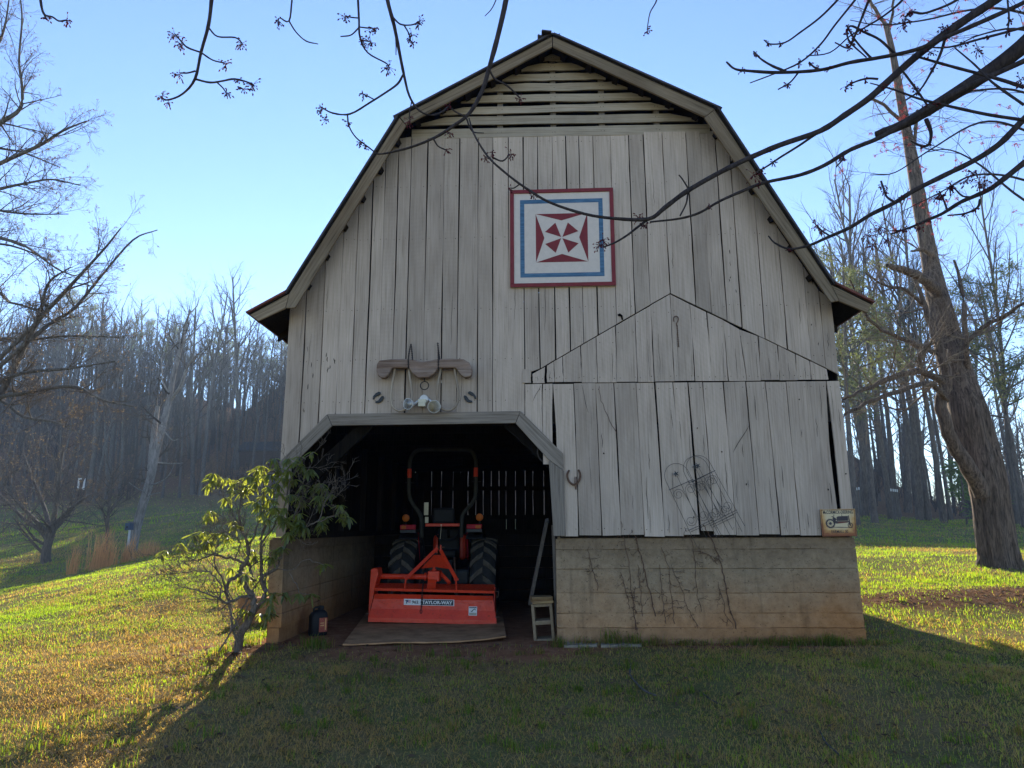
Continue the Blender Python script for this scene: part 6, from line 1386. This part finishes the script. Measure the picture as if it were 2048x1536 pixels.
R_br = [ # pixel polyline, depth at start / end, widths px
 ([(2100, 40), (2048, 90), (1990, 135), (1930, 175), (1870, 212), (1810, 247), (1752, 271)], 3.3, 3.6, [40, 36, 33, 30, 26, 22, 19]),
 ([(2040, -40), (1990, 0), (1930, 40), (1880, 75), (1830, 115), (1790, 150), (1740, 195), (1690, 230), (1640, 262), (1560, 290), (1490, 320), (1430, 350), (1370, 385), (1330, 415), (1297, 438), (1230, 437), (1170, 428), (1100, 405), (1050, 375), (1010, 345), (975, 312), (948, 268), (938, 236)], 3.3, 3.6, [20, 19, 18, 17, 16, 15, 14, 13, 12, 12, 11, 11, 10.5, 10, 9, 7, 6.5, 6, 5.5, 5, 4.5, 4, 3.5]),
 ([(1297, 438), (1278, 452), (1255, 470), (1232, 484), (1208, 494)], 3.6, 3.6, [6, 5, 4.5, 4, 3.5]), ([(1640, 262), (1600, 290), (1560, 315), (1535, 332), (1512, 345)], 3.5, 3.45, [6, 5, 4.5, 4, 3.5]),
 ([(2100, -25), (2048, 5), (1960, 45), (1890, 75), (1830, 100), (1760, 115), (1700, 125), (1640, 140), (1560, 145), (1500, 142), (1470, 138), (1453, 124)], 3.2, 3.4, [11, 10, 10, 9, 9, 8, 8, 7, 7, 6, 5, 4]),
 ([(1572, 143), (1545, 132), (1522, 118), (1507, 103)], 3.37, 3.4, [6, 5, 4, 3.5]), ([(1642, 140), (1628, 134), (1618, 124)], 3.35, 3.35, [5, 4, 3.5]), ([(1596, 146), (1580, 165), (1556, 179)], 3.36, 3.4, [4, 3.5, 3]), ([(1742, 116), (1720, 92), (1705, 72), (1693, 50)], 3.32, 3.3, [5, 4, 4, 3]),
 ([(2100, 95), (2048, 122), (1960, 162), (1880, 202), (1820, 240), (1760, 275), (1700, 300), (1650, 330), (1600, 350), (1530, 365), (1490, 380), (1440, 402), (1400, 425), (1360, 437), (1300, 444)], 3.3, 3.6, [12, 12, 11, 11, 10, 10, 9, 9, 8, 7.5, 7, 6, 5.5, 5, 4]),
 ([(1689, 302), (1684, 320), (1672, 334)], 3.42, 3.42, [4, 3.5, 3]), ([(1380, 383), (1366, 360), (1358, 350)], 3.55, 3.55, [4, 3, 3]), ([(1376, 386), (1372, 408), (1360, 432)], 3.55, 3.55, [4, 3.5, 3]),
 ([(2100, 190), (2048, 238), (2000, 287), (1950, 320), (1890, 350), (1830, 380), (1790, 405), (1740, 430), (1700, 455), (1650, 477), (1620, 490), (1580, 498), (1550, 486), (1537, 472)], 3.3, 3.7, [14, 13, 12, 11, 10, 10, 9, 8.5, 8, 7, 6, 5, 4, 3]), ([(1790, 405), (1774, 394), (1768, 380), (1762, 362)], 3.4, 3.4, [5, 4.5, 4, 4]), ([(1660, 472), (1645, 462), (1634, 452)], 3.6, 3.6, [4, 3, 3]),
 ([(2100, 290), (2048, 326), (2010, 356), (1980, 378), (1950, 392), (1920, 405), (1885, 427), (1850, 442), (1820, 455), (1782, 468)], 3.3, 3.5, [13, 12, 11, 10, 9, 8, 7, 6, 5, 3]), ([(1960, 398), (1955, 415), (1930, 427), (1895, 431)], 3.35, 3.4, [5, 5, 4, 3]), ([(1895, 422), (1888, 402), (1878, 382)], 3.4, 3.4, [4, 3.5, 3]), ([(1945, 394), (1925, 392), (1910, 378), (1900, 374)], 3.4, 3.4, [4, 3.5, 3, 3]), ([(1830, 453), (1805, 460), (1775, 462)], 3.45, 3.5, [3, 3, 2]),
 ([(2100, 40), (2010, 65), (1960, 78), (1900, 94), (1860, 95)], 3.2, 3.2, [6, 6, 5, 4, 3]), ([(1890, 78), (1880, 110), (1862, 145), (1840, 180), (1812, 200)], 3.3, 3.3, [7, 6, 5, 4, 3.5]), ([(1790, 108), (1760, 80), (1730, 65), (1700, 52), (1697, 80), (1733, 115)], 3.35, 3.3, [6, 5, 5, 4, 4, 3]), ([(1830, 112), (1900, 132), (1960, 148), (2010, 162), (2048, 175)], 3.35, 3.2, [5, 6, 7, 8, 8]),
 ([(1800, 135), (1830, 175), (1860, 218)], 3.3, 3.25, [4, 5, 4]), ([(1756, 158), (1735, 157), (1712, 163), (1694, 172)], 3.4, 3.4, [5, 4.5, 4, 3.5]), ([(1852, 238), (1862, 265), (1858, 288), (1843, 292), (1822, 282)], 3.4, 3.4, [9, 7, 6, 5, 3]), ([(2048, 240), (1980, 230), (1910, 215), (1840, 198), (1790, 180), (1740, 166)], 3.2, 3.3, [7, 7, 6, 5, 4, 2.5]), ([(1910, 96), (1950, 130), (1985, 165), (2048, 210)], 3.1, 3.0, [3, 4, 5, 6]),
 ([(1700, -30), (1675, 0), (1640, 35), (1600, 65), (1570, 85), (1540, 88), (1528, 80)], 3.0, 3.3, [5, 5, 4.5, 4, 3.5, 3, 2.5]), ([(1730, -30), (1710, 0), (1670, 50), (1640, 90), (1600, 125), (1550, 147), (1500, 166)], 3.0, 3.3, [5, 5, 4.5, 4, 4, 3, 2.5]), ([(1750, -20), (1738, 0), (1722, 40), (1706, 80), (1695, 96), (1670, 85)], 3.0, 3.2, [6, 6, 5, 5, 4, 3]), ([(1822, -20), (1800, 5), (1770, 30), (1735, 52), (1700, 72), (1660, 105), (1612, 112)], 3.0, 3.2, [5, 5, 4, 4, 3, 3, 2]), ([(1935, -15), (1905, 5), (1875, 18), (1845, 27), (1822, 24), (1810, 35)], 3.0, 3.1, [6, 6, 5, 5, 4, 4]), ([(2015, 0), (2018, 40), (2012, 75)], 2.9, 2.9, [4, 4, 3])]
L_br = [([(428, -60), (423, 0), (417, 50), (402, 105), (390, 158), (365, 188), (335, 200), (322, 194)], 3.1, 3.1, [9, 9, 8, 7, 6, 4.5, 4, 3.5]), ([(390, 158), (420, 165), (445, 162), (470, 158), (500, 166), (508, 172)], 3.1, 3.1, [5, 4.5, 4, 4, 3.5, 3]), ([(402, 105), (375, 95), (362, 82), (350, 68)], 3.1, 3.1, [4, 4, 3.5, 3]), ([(417, 55), (435, 73), (470, 75), (484, 86)], 3.1, 3.1, [4, 3.5, 3.5, 3]), ([(402, 105), (425, 120), (448, 126)], 3.1, 3.1, [4, 3.5, 3]), ([(391, 142), (375, 146), (360, 146)], 3.1, 3.1, [4, 3.5, 3]), ([(432, 163), (445, 175), (452, 185)], 3.1, 3.1, [3, 3, 2.5]),
 ([(590, -40), (584, 0), (578, 42), (560, 36), (556, 42)], 3.0, 3.0, [4, 4, 4, 3, 3]), ([(578, 42), (592, 64), (612, 82), (636, 88)], 3.0, 3.0, [3.5, 3, 3, 2]), ([(714, -40), (716, 0), (718, 40), (720, 75), (735, 105), (770, 125), (778, 132)], 3.1, 3.1, [5, 5, 4.5, 4, 3.5, 3, 3]), ([(718, 55), (702, 70), (681, 73)], 3.1, 3.1, [3.5, 3, 2.5]), ([(717, 36), (705, 35), (690, 32)], 3.1, 3.1, [3, 3, 2.5]), ([(719, 54), (735, 56), (745, 56)], 3.1, 3.1, [3, 3, 2.5]), ([(722, 80), (738, 83)], 3.1, 3.1, [3, 2.5]),
 ([(770, -50), (775, 0), (788, 50), (798, 100), (808, 150), (818, 190), (835, 218), (858, 230), (880, 226), (896, 214)], 3.2, 3.3, [9, 9, 8, 7, 6, 5, 4.5, 4, 4, 3.5]), ([(806, 150), (795, 168), (770, 186), (740, 205), (700, 228), (665, 226), (642, 214)], 3.2, 3.2, [5, 5, 4.5, 4.5, 4, 3.5, 3]), ([(695, 230), (698, 252), (712, 275), (735, 293), (752, 306)], 3.2, 3.3, [3.5, 3, 3, 3, 3]), ([(750, 200), (735, 192), (726, 188)], 3.2, 3.2, [3, 3, 2.5]), ([(784, 32), (800, 48), (822, 50), (838, 44)], 3.2, 3.2, [4, 3.5, 3, 3]), ([(808, 50), (818, 68), (822, 86)], 3.2, 3.2, [3.5, 3, 3]), ([(790, 60), (792, 90), (792, 110)], 3.2, 3.2, [3, 2.5, 2]), ([(824, 200), (820, 220), (818, 238)], 3.25, 3.25, [3, 2.5, 2]),
 ([(1020, -60), (1012, 0), (995, 75), (980, 130), (965, 180), (940, 225), (910, 250), (870, 275), (820, 295), (770, 307), (748, 308)], 3.5, 3.7, [13, 12, 11, 10, 9, 8, 7, 6, 5, 4, 3]), ([(978, 138), (990, 158), (1015, 172), (1040, 196)], 3.5, 3.6, [5, 4, 4, 3.5]), ([(930, 233), (912, 224), (896, 212)], 3.6, 3.6, [4, 4, 3]), ([(932, 234), (944, 262), (968, 266)], 3.6, 3.6, [4, 3, 2]), ([(866, 276), (876, 292), (892, 300)], 3.6, 3.65, [3.5, 3, 3]), ([(985, 315), (1005, 322), (1020, 308)], 3.6, 3.6, [4, 3.5, 3]), ([(1040, 368), (1028, 376), (1020, 376)], 3.6, 3.6, [3, 3, 2]),
 ([(78, -40), (81, 0), (88, 28), (105, 34), (118, 42), (134, 40)], 3.0, 3.0, [6, 6, 5, 4, 4, 3.5]), ([(88, 28), (92, 38)], 3, 3, [4, 4]), ([(1318, -20), (1312, 4), (1300, 26), (1294, 60)], 3.3, 3.3, [3, 3, 2.5, 2]), ([(1000, -20), (985, 15), (970, 32)], 3.4, 3.4, [3, 2.5, 2])]
tw_list = []
for pxs, y0, y1, ws in R_br + L_br:
    n = len(pxs); p = [np.array(P(a, b, y0 + (y1 - y0) * i / (n - 1))) for i, (a, b) in enumerate(pxs)]; q = np.array(bez(p, 4)); dd = np.interp(np.linspace(0, 1, len(q)), np.linspace(0, 1, n), ws); r = dd / F_PX * (y0 + y1) / 2 / 2 * 1.0
    r *= 1 + .10 * (rm.random(len(r)) < .25); tw_list.append((q, r))
    s = q[0]
    if pxs[0][1] < -5 or pxs[0][0] > 2048:                      # carry it on to the limb it grows from
        L_ = over if s[0] < 2.2 else np.concatenate([low, over[:8]]); t = L_[np.argmin(((L_ - s) ** 2).sum(1))]; mid = (s + t) / 2 + [0, 0, .06]; e = np.array(bez([t, mid, s], 5)); tw_list.append((e, np.linspace(r[0] * 1.5, r[0], len(e))))
maple_part('branches', tw_list, 8, M['bark_maple'])
buds = [(325, 192, 3.1, 1), (335, 205, 3.1, .7), (350, 72, 3.1, 1.3), (362, 88, 3.1, 1.2), (484, 88, 3.1, 1.1), (452, 130, 3.1, 1.1), (358, 150, 3.1, 1.2), (505, 170, 3.1, 1.2), (487, 178, 3.1, 1), (453, 186, 3.1, .9), (478, 160, 3.1, .6), (556, 42, 3.0, 1), (690, 35, 3.1, 1), (746, 56, 3.1, 1.3), (741, 85, 3.1, 1.4), (724, 84, 3.1, .9), (778, 134, 3.1, 1.2), (838, 42, 3.2, 1.2), (824, 70, 3.2, 1.1), (826, 85, 3.2, 1), (645, 220, 3.2, 1), (652, 240, 3.2, .8), (726, 188, 3.2, .9), (696, 245, 3.2, .7), (718, 285, 3.25, .7), (730, 292, 3.25, .6), (1041, 199, 3.6, .9), (897, 213, 3.6, .8), (818, 242, 3.3, .9), (892, 300, 3.65, .8), (900, 266, 3.6, .8), (1022, 308, 3.6, 1.2), (985, 305, 3.6, .9), (970, 318, 3.6, .7), (1020, 378, 3.6, .6), (1066, 392, 3.6, .7), (1200, 490, 3.6, 1.4), (1205, 480, 3.6, 1), (1278, 436, 3.6, 1.1), (1290, 450, 3.6, 1), (1508, 350, 3.45, 1.5), (1633, 450, 3.6, 1), (134, 41, 3.0, 1), (92, 36, 3, .6), (1294, 62, 3.3, .7), (1812, 36, 3.1, 1), (1808, 50, 3.1, .9), (1693, 172, 3.4, .9), (1766, 175, 3.4, .8), (1888, 56, 3.3, 1.1), (1860, 104, 3.3, 1), (1955, 100, 3.2, 1.1), (1760, 455, 3.5, 1.3), (1735, 470, 3.5, 1.2), (1772, 480, 3.5, 1.1), (1745, 490, 3.5, 1), (1878, 392, 3.4, 1.1), (1898, 376, 3.4, 1), (1935, 358, 3.3, 1.2), (1958, 366, 3.3, 1.5), (1970, 372, 3.3, 1.2), (1945, 345, 3.3, 1.1), (1840, 455, 3.45, .8), (2040, 160, 3.1, 1.1), (1372, 100, 3.3, .0)]
VV, FF, RR_, b = [], [], [], 0
def blob(c, ax, L, w, rv):
    global b
    ax = unit(ax); u = unit(np.cross(ax, rm.normal(0, 1, 3))); w_ = np.cross(ax, u); ring = []
    for t, k in ((0, .35), (.35, 1), (.75, .8), (1, .15)):
        for q in range(5): a = 2 * pi * q / 5; ring.append(c + ax * L * t + (u * cos(a) + w_ * sin(a)) * w * k)
    VV.extend(ring); RR_.extend([rv] * 20)
    for i in range(3):
        for q in range(5): FF.append((b + i * 5 + q, b + i * 5 + (q + 1) % 5, b + i * 5 + 5 + (q + 1) % 5, b + i * 5 + 5 + q))
    b += 20
def bud(c, s):
    for k in range(int(13 * s) + 4):
        d = rm.normal(0, 1, 3); d[2] -= .35; d = unit(d); st = rm.uniform(.006, .034) * s; p = c + d * st; blob(c, d, st, .0012, rm.random()); blob(p, d + np.array([0, 0, -.6]), rm.uniform(.008, .015), rm.uniform(.0026, .0044), rm.random())
for px, py, y, s in buds:
    if s > 0: bud(np.array(P(px, py, y)), s)
for q, r in tw_list[:]:                                    # smaller flowers along the thin right-hand twigs
    if q[0][0] > 1.2 and r[-1] < .006:
        for _ in range(2): bud(q[int(rm.uniform(.4, 1) * (len(q) - 1))], rm.uniform(.3, .6))
link('flower_buds', np_mesh('flower_buds', VV, [np.array(FF)], [M['bud']], True, {'rnd': RR_}), maple)
# a second, thinner red maple further off behind the big tree's top
redb = np.random.default_rng(43); out = {0: [], 1: [], 2: [], 3: []}; sp = mkspec(0, (0, 0, 0, 0, 0, 1), (7, .55, 38, .02, .08, 6), (5, .5, 40, .03, .12, 4), (3, .5, 42, .03, .16, 3))
rmt = [(10.4, 7.5, gz1(10.4, 7.5) - .1), (10.2, 7.5, 2.5), (9.9, 7.5, 5), (9.6, 7.4, 7.5), (9.4, 7.4, 9.5)]
rmap = empty('red_maple', rmt[0], 'thin red flowered maple twigs crossing the sky in front of the big leaning trunk', 'tree')
p = np.array(bez(rmt, 4)); v, f = tubes_mesh([(p, np.linspace(.12, .04, len(p)))], 10); link('trunk', np_mesh('trunk', v, [f], [M['bark_maple']], True), rmap)
lm = [([(2180, 420), (2048, 360), (1950, 350), (1880, 385), (1800, 425)], 7.3), ([(2180, 330), (2048, 260), (1960, 245), (1860, 300), (1790, 345), (1740, 350)], 7.2), ([(2180, 250), (2048, 185), (1960, 180), (1890, 200), (1830, 235)], 7.1), ([(2160, 120), (2048, 60), (1960, 70), (1900, 100)], 7.0), ([(2180, 470), (2048, 400), (1960, 330), (1900, 300), (1850, 305)], 7.4), ([(2160, 60), (2020, 20), (1940, 20), (1850, 40), (1760, 50), (1700, 40)], 7)]
for pxs, y in lm:
    q = np.array(bez([np.array(P(a, b_, y)) for a, b_ in pxs], 5)); r = np.linspace(.016, .004, len(q)); t = p[np.argmin(np.abs(p[:, 2] - q[0, 2] + .5))]; e = np.array(bez([t, (t + q[0]) / 2, q[0]], 5)); out[1].append((q, r)); v, f = tubes_mesh([(e, np.linspace(.035, .016, len(e)))], 7); link('limb', np_mesh('limb', v, [f], [M['bark_maple']], True), rmap)
    for c in range(9): i = int(redb.uniform(.1, 1) * (len(q) - 1)); tn = unit(q[min(i + 1, len(q) - 1)] - q[max(i - 1, 0)]); grow(redb, q[i], unit(tn + redb.normal(0, .5, 3)), redb.uniform(.3, .7), .004, 2, out, sp)
cv, cf, b = [], [], 0
for l, sd in ((1, 6), (2, 4), (3, 3)): v, f = tubes_mesh(out[l], sd); cv.append(v); cf.append(f + b); b += len(v)
link('twigs', np_mesh('twigs', np.concatenate(cv), [np.concatenate(cf)], [M['bark_maple']], True), rmap)
VV, FF, RR_, b = [], [], [], 0
for l in (2, 3):
    for q, r in out[l]:
        if redb.random() < .55: bud(q[-1], redb.uniform(.4, 1.0))
link('flower_buds', np_mesh('flower_buds', VV, [np.array(FF)], [leaf_mat('pink_maple_flower', (.20, .04, .05), (.42, .09, .09), (.9, .15, .13), .5)], True, {'rnd': RR_}), rmap)

# ================================================================== GRASS
rgx = np.random.default_rng(55)
def in_view(x, y, z, m=60):
    d = np.stack([x, y, z - EYE], -1) @ CR; u = 1024 + F_PX * d[:, 0] / -d[:, 2]; v = 768 - F_PX * d[:, 1] / -d[:, 2]
    return (-d[:, 2] > 0) & (u > -m) & (u < 2048 + m) & (v < 1536 + m) & (v > 600)
def blades(n, x0, x1, y0, y1, h, w, two=True):
    x = rgx.uniform(x0, x1, n); y = rgx.uniform(y0, y1, n)
    k = ~((np.abs(x - .32) < 3.3) & (y > 8.01) & (y < 17.3)) & ~((np.abs(x - .3) < 2.85) & (y > 7.95) & (y < 8.02) & (x < .2))
    x, y = x[k], y[k]; dens = np.clip(1.0 - .94 * clayf(x, y) - .85 * dufff(x, y), 0, 1) * np.clip((fnoise(x, y, 2.2, 4) - .26) * 2.6, .30, 1.1); k = rgx.random(len(x)) < dens; x, y = x[k], y[k]
    z = gz(x, y); k = in_view(x, y, z, 420); x, y, z = x[k], y[k], z[k]; n = len(x)
    big = fnoise(x, y, .45, 3); mid = fnoise(x + 40, y, 1.6, 3); tuft = vnoise(x, y, 5.5)
    hh = h * rgx.uniform(.45, 1.2, n) * (.55 + 1.0 * mid) * (1 + .9 * np.clip(tuft - .72, 0, 1) * 4)
    nearwall = (np.abs(y - 7.9) < .14) & (x > .2) & (x < 3.7); hh[nearwall] *= 1.7
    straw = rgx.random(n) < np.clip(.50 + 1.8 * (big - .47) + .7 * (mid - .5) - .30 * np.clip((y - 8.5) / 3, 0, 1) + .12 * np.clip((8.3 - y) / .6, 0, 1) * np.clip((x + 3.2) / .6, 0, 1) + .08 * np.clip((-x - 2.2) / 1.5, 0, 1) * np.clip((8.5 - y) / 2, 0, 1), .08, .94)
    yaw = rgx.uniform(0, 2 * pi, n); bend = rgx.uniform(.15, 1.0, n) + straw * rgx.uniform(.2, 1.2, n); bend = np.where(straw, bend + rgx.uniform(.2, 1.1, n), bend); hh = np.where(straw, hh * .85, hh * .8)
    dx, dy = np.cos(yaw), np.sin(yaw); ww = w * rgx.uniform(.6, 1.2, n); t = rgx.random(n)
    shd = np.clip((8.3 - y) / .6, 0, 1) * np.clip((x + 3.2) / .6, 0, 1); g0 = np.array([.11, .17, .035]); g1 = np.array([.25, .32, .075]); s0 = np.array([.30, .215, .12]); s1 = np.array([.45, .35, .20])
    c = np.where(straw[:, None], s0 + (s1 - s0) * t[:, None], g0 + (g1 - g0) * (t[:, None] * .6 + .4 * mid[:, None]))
    dry = shd * (.35 + .65 * rgx.random(n)) > .60; c = np.where(dry[:, None], c * .35 + np.array([.36, .29, .19]) * .62, c); c = c * (1 + .35 * shd[:, None]); al = np.where(straw, 0.0, np.where(dry, .15, 1.0 - .35 * shd))  # blades in the barn's shadow get more straw tint, plus fill light in their colour
    px_, py_ = -dy * ww / 2, dx * ww / 2
    b0 = np.c_[x - px_, y - py_, z - .008]; b1 = np.c_[x + px_, y + py_, z - .008]; l1 = hh * bend * .35; l2 = hh * bend
    m0 = np.c_[x - px_ * .8 + dx * l1, y - py_ * .8 + dy * l1, z + hh * .6]; m1 = np.c_[x + px_ * .8 + dx * l1, y + py_ * .8 + dy * l1, z + hh * .6]
    tip = np.c_[x + dx * l2, y + dy * l2, z + hh * np.clip(1.1 - bend * .38, .22, 1)]
    return np.stack([b0, b1, m1, m0, tip], 1), np.c_[c, al]
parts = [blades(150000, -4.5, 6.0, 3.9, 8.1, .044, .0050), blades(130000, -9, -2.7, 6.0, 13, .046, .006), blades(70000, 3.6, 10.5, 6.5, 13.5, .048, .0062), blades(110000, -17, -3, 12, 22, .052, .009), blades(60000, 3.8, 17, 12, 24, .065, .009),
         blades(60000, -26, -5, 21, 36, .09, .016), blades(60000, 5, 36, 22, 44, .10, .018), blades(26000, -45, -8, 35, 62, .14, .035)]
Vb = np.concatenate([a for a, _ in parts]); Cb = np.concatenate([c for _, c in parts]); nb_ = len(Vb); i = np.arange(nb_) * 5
def tufts(cx, cy, n, h, spread, green):
    k = len(cx); x = np.repeat(cx, n) + rgx.normal(0, 1, k * n) * np.repeat(spread, n); y = np.repeat(cy, n) + rgx.normal(0, 1, k * n) * np.repeat(spread, n) * .6; y = np.where((np.abs(x - .3) < 3.6) & (y > 7.97) & (x > .15), 7.97 - rgx.uniform(0, .06, k * n), y)
    z = gz(x, y); N = k * n; hh = np.repeat(h, n) * rgx.uniform(.5, 1.15, N); yaw = rgx.uniform(0, 6.28, N); bend = rgx.uniform(.2, .9, N); dx, dy = np.cos(yaw), np.sin(yaw); w = .0032; t = rgx.random((N, 1)); st = rgx.random(N) > np.repeat(green, n)
    c = np.where(st[:, None], np.array([.22, .16, .085]) + t * np.array([.16, .14, .09]), np.array([.07, .11, .03]) + t * np.array([.12, .14, .05])); px_, py_ = -dy * w, dx * w
    b0 = np.c_[x - px_, y - py_, z - .01]; b1 = np.c_[x + px_, y + py_, z - .01]; l1 = hh * bend * .3; l2 = hh * bend
    return np.stack([b0, b1, np.c_[x + px_ * .8 + dx * l1, y + py_ * .8 + dy * l1, z + hh * .62], np.c_[x - px_ * .8 + dx * l1, y - py_ * .8 + dy * l1, z + hh * .62], np.c_[x + dx * l2, y + dy * l2, z + hh * np.clip(1.1 - bend * .35, .4, 1)]], 1), np.c_[c, np.where(st, 0.0, .8)]
_k = 70; wxs = rgx.uniform(.3, 3.7, _k); parts += [tufts(wxs, np.full(_k, 7.93), 26, rgx.uniform(.05, .13, _k), np.full(_k, .045), rgx.uniform(.3, .9, _k))]
sx_ = np.array([wx(1228, 1275), wx(1262, 1278), wx(1640, 1268), wx(1660, 1270), wx(640, 1290), wx(655, 1292), wx(1118, 1285), -3.05, -3.2]); parts += [tufts(sx_, np.array([7.9, 7.9, 7.9, 7.9, 7.72, 7.75, 7.85, 7.9, 7.6]), 90, np.array([.20, .15, .15, .12, .16, .12, .12, .12, .1]), np.full(9, .05), np.full(9, .75))]
_k = 420; cx_ = np.concatenate([rgx.uniform(-3.6, 5, 240), rgx.uniform(-9, -3, 110), rgx.uniform(3.6, 9, 70)]); cy_ = np.concatenate([rgx.uniform(4.3, 7.7, 240), rgx.uniform(6, 15, 110), rgx.uniform(7, 15, 70)]); kk_ = ~((np.abs(cx_ - .3) < 3.4) & (cy_ > 7.8)); cx_, cy_ = cx_[kk_], cy_[kk_]; _k = len(cx_)
parts += [tufts(cx_, cy_, 22, rgx.uniform(.05, .10, _k), rgx.uniform(.02, .06, _k), np.where(rgx.random(_k) < .8, .9, .35))]
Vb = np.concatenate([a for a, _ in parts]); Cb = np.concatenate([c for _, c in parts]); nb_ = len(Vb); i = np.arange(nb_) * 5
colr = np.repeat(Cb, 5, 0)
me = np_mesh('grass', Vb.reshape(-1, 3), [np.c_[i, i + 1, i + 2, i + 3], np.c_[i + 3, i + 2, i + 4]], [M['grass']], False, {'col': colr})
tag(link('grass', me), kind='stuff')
# dead leaves and wood chips on the bare patches
n = 5200; x = np.concatenate([rgx.normal(7.3, 1.7, n // 2), rgx.normal(-3.0, .55, n // 8), rgx.uniform(-3.4, 5, 3 * n // 8)]); y = np.concatenate([rgx.normal(10.9, .6, n // 2), rgx.normal(7.65, .45, n // 8), rgx.uniform(4.3, 8, 3 * n // 8)]); k = ~((np.abs(x - .32) < 3.45) & (y > 7.98)); x, y = x[k], y[k]; n = len(x); z = gz(x, y) + rgx.uniform(.004, .03, n)
a = rgx.uniform(0, 6.28, n); L = rgx.uniform(.012, .035, n); wv = L * rgx.uniform(.25, .6, n); tx, ty = np.cos(a), np.sin(a); tz = rgx.normal(0, .25, n)
V = np.stack([np.c_[x - tx * L, y - ty * L, z - tz * L], np.c_[x - ty * wv, y + tx * wv, z + .3 * wv], np.c_[x + tx * L, y + ty * L, z + tz * L], np.c_[x + ty * wv, y - tx * wv, z - .2 * wv]], 1).reshape(-1, 3)
tag(link('leaf_litter', np_mesh('leaf_litter', V, [np.arange(n * 4).reshape(-1, 4)], [leaf_mat('dead_leaf', (.05, .03, .02), (.22, .14, .085), (.2, .12, .06), .3, .8, .1)], False, {'rnd': np.repeat(rgx.random(n), 4)})), kind='stuff')

# ================================================================== HAZE
HZ = 0.0008
hm = bpy.data.materials.new('pale_air'); hm.use_nodes = True; hn = hm.node_tree.nodes; hn.remove(hn['Principled BSDF']); pv = hn.new('ShaderNodeVolumePrincipled')
pv.inputs['Density'].default_value = HZ; pv.inputs['Color'].default_value = (.52, .72, 1.0, 1); pv.inputs['Anisotropy'].default_value = .35
hm.node_tree.links.new(pv.outputs[0], hn['Material Output'].inputs['Volume'])
zmin = float(ZZ.min()) - 1.0; m = MB(); m.box((-330, -90, zmin), (350, 500, 62)); hz = m.build('haze', hm); tag(hz, kind='stuff'); hz.display_type = 'WIRE'
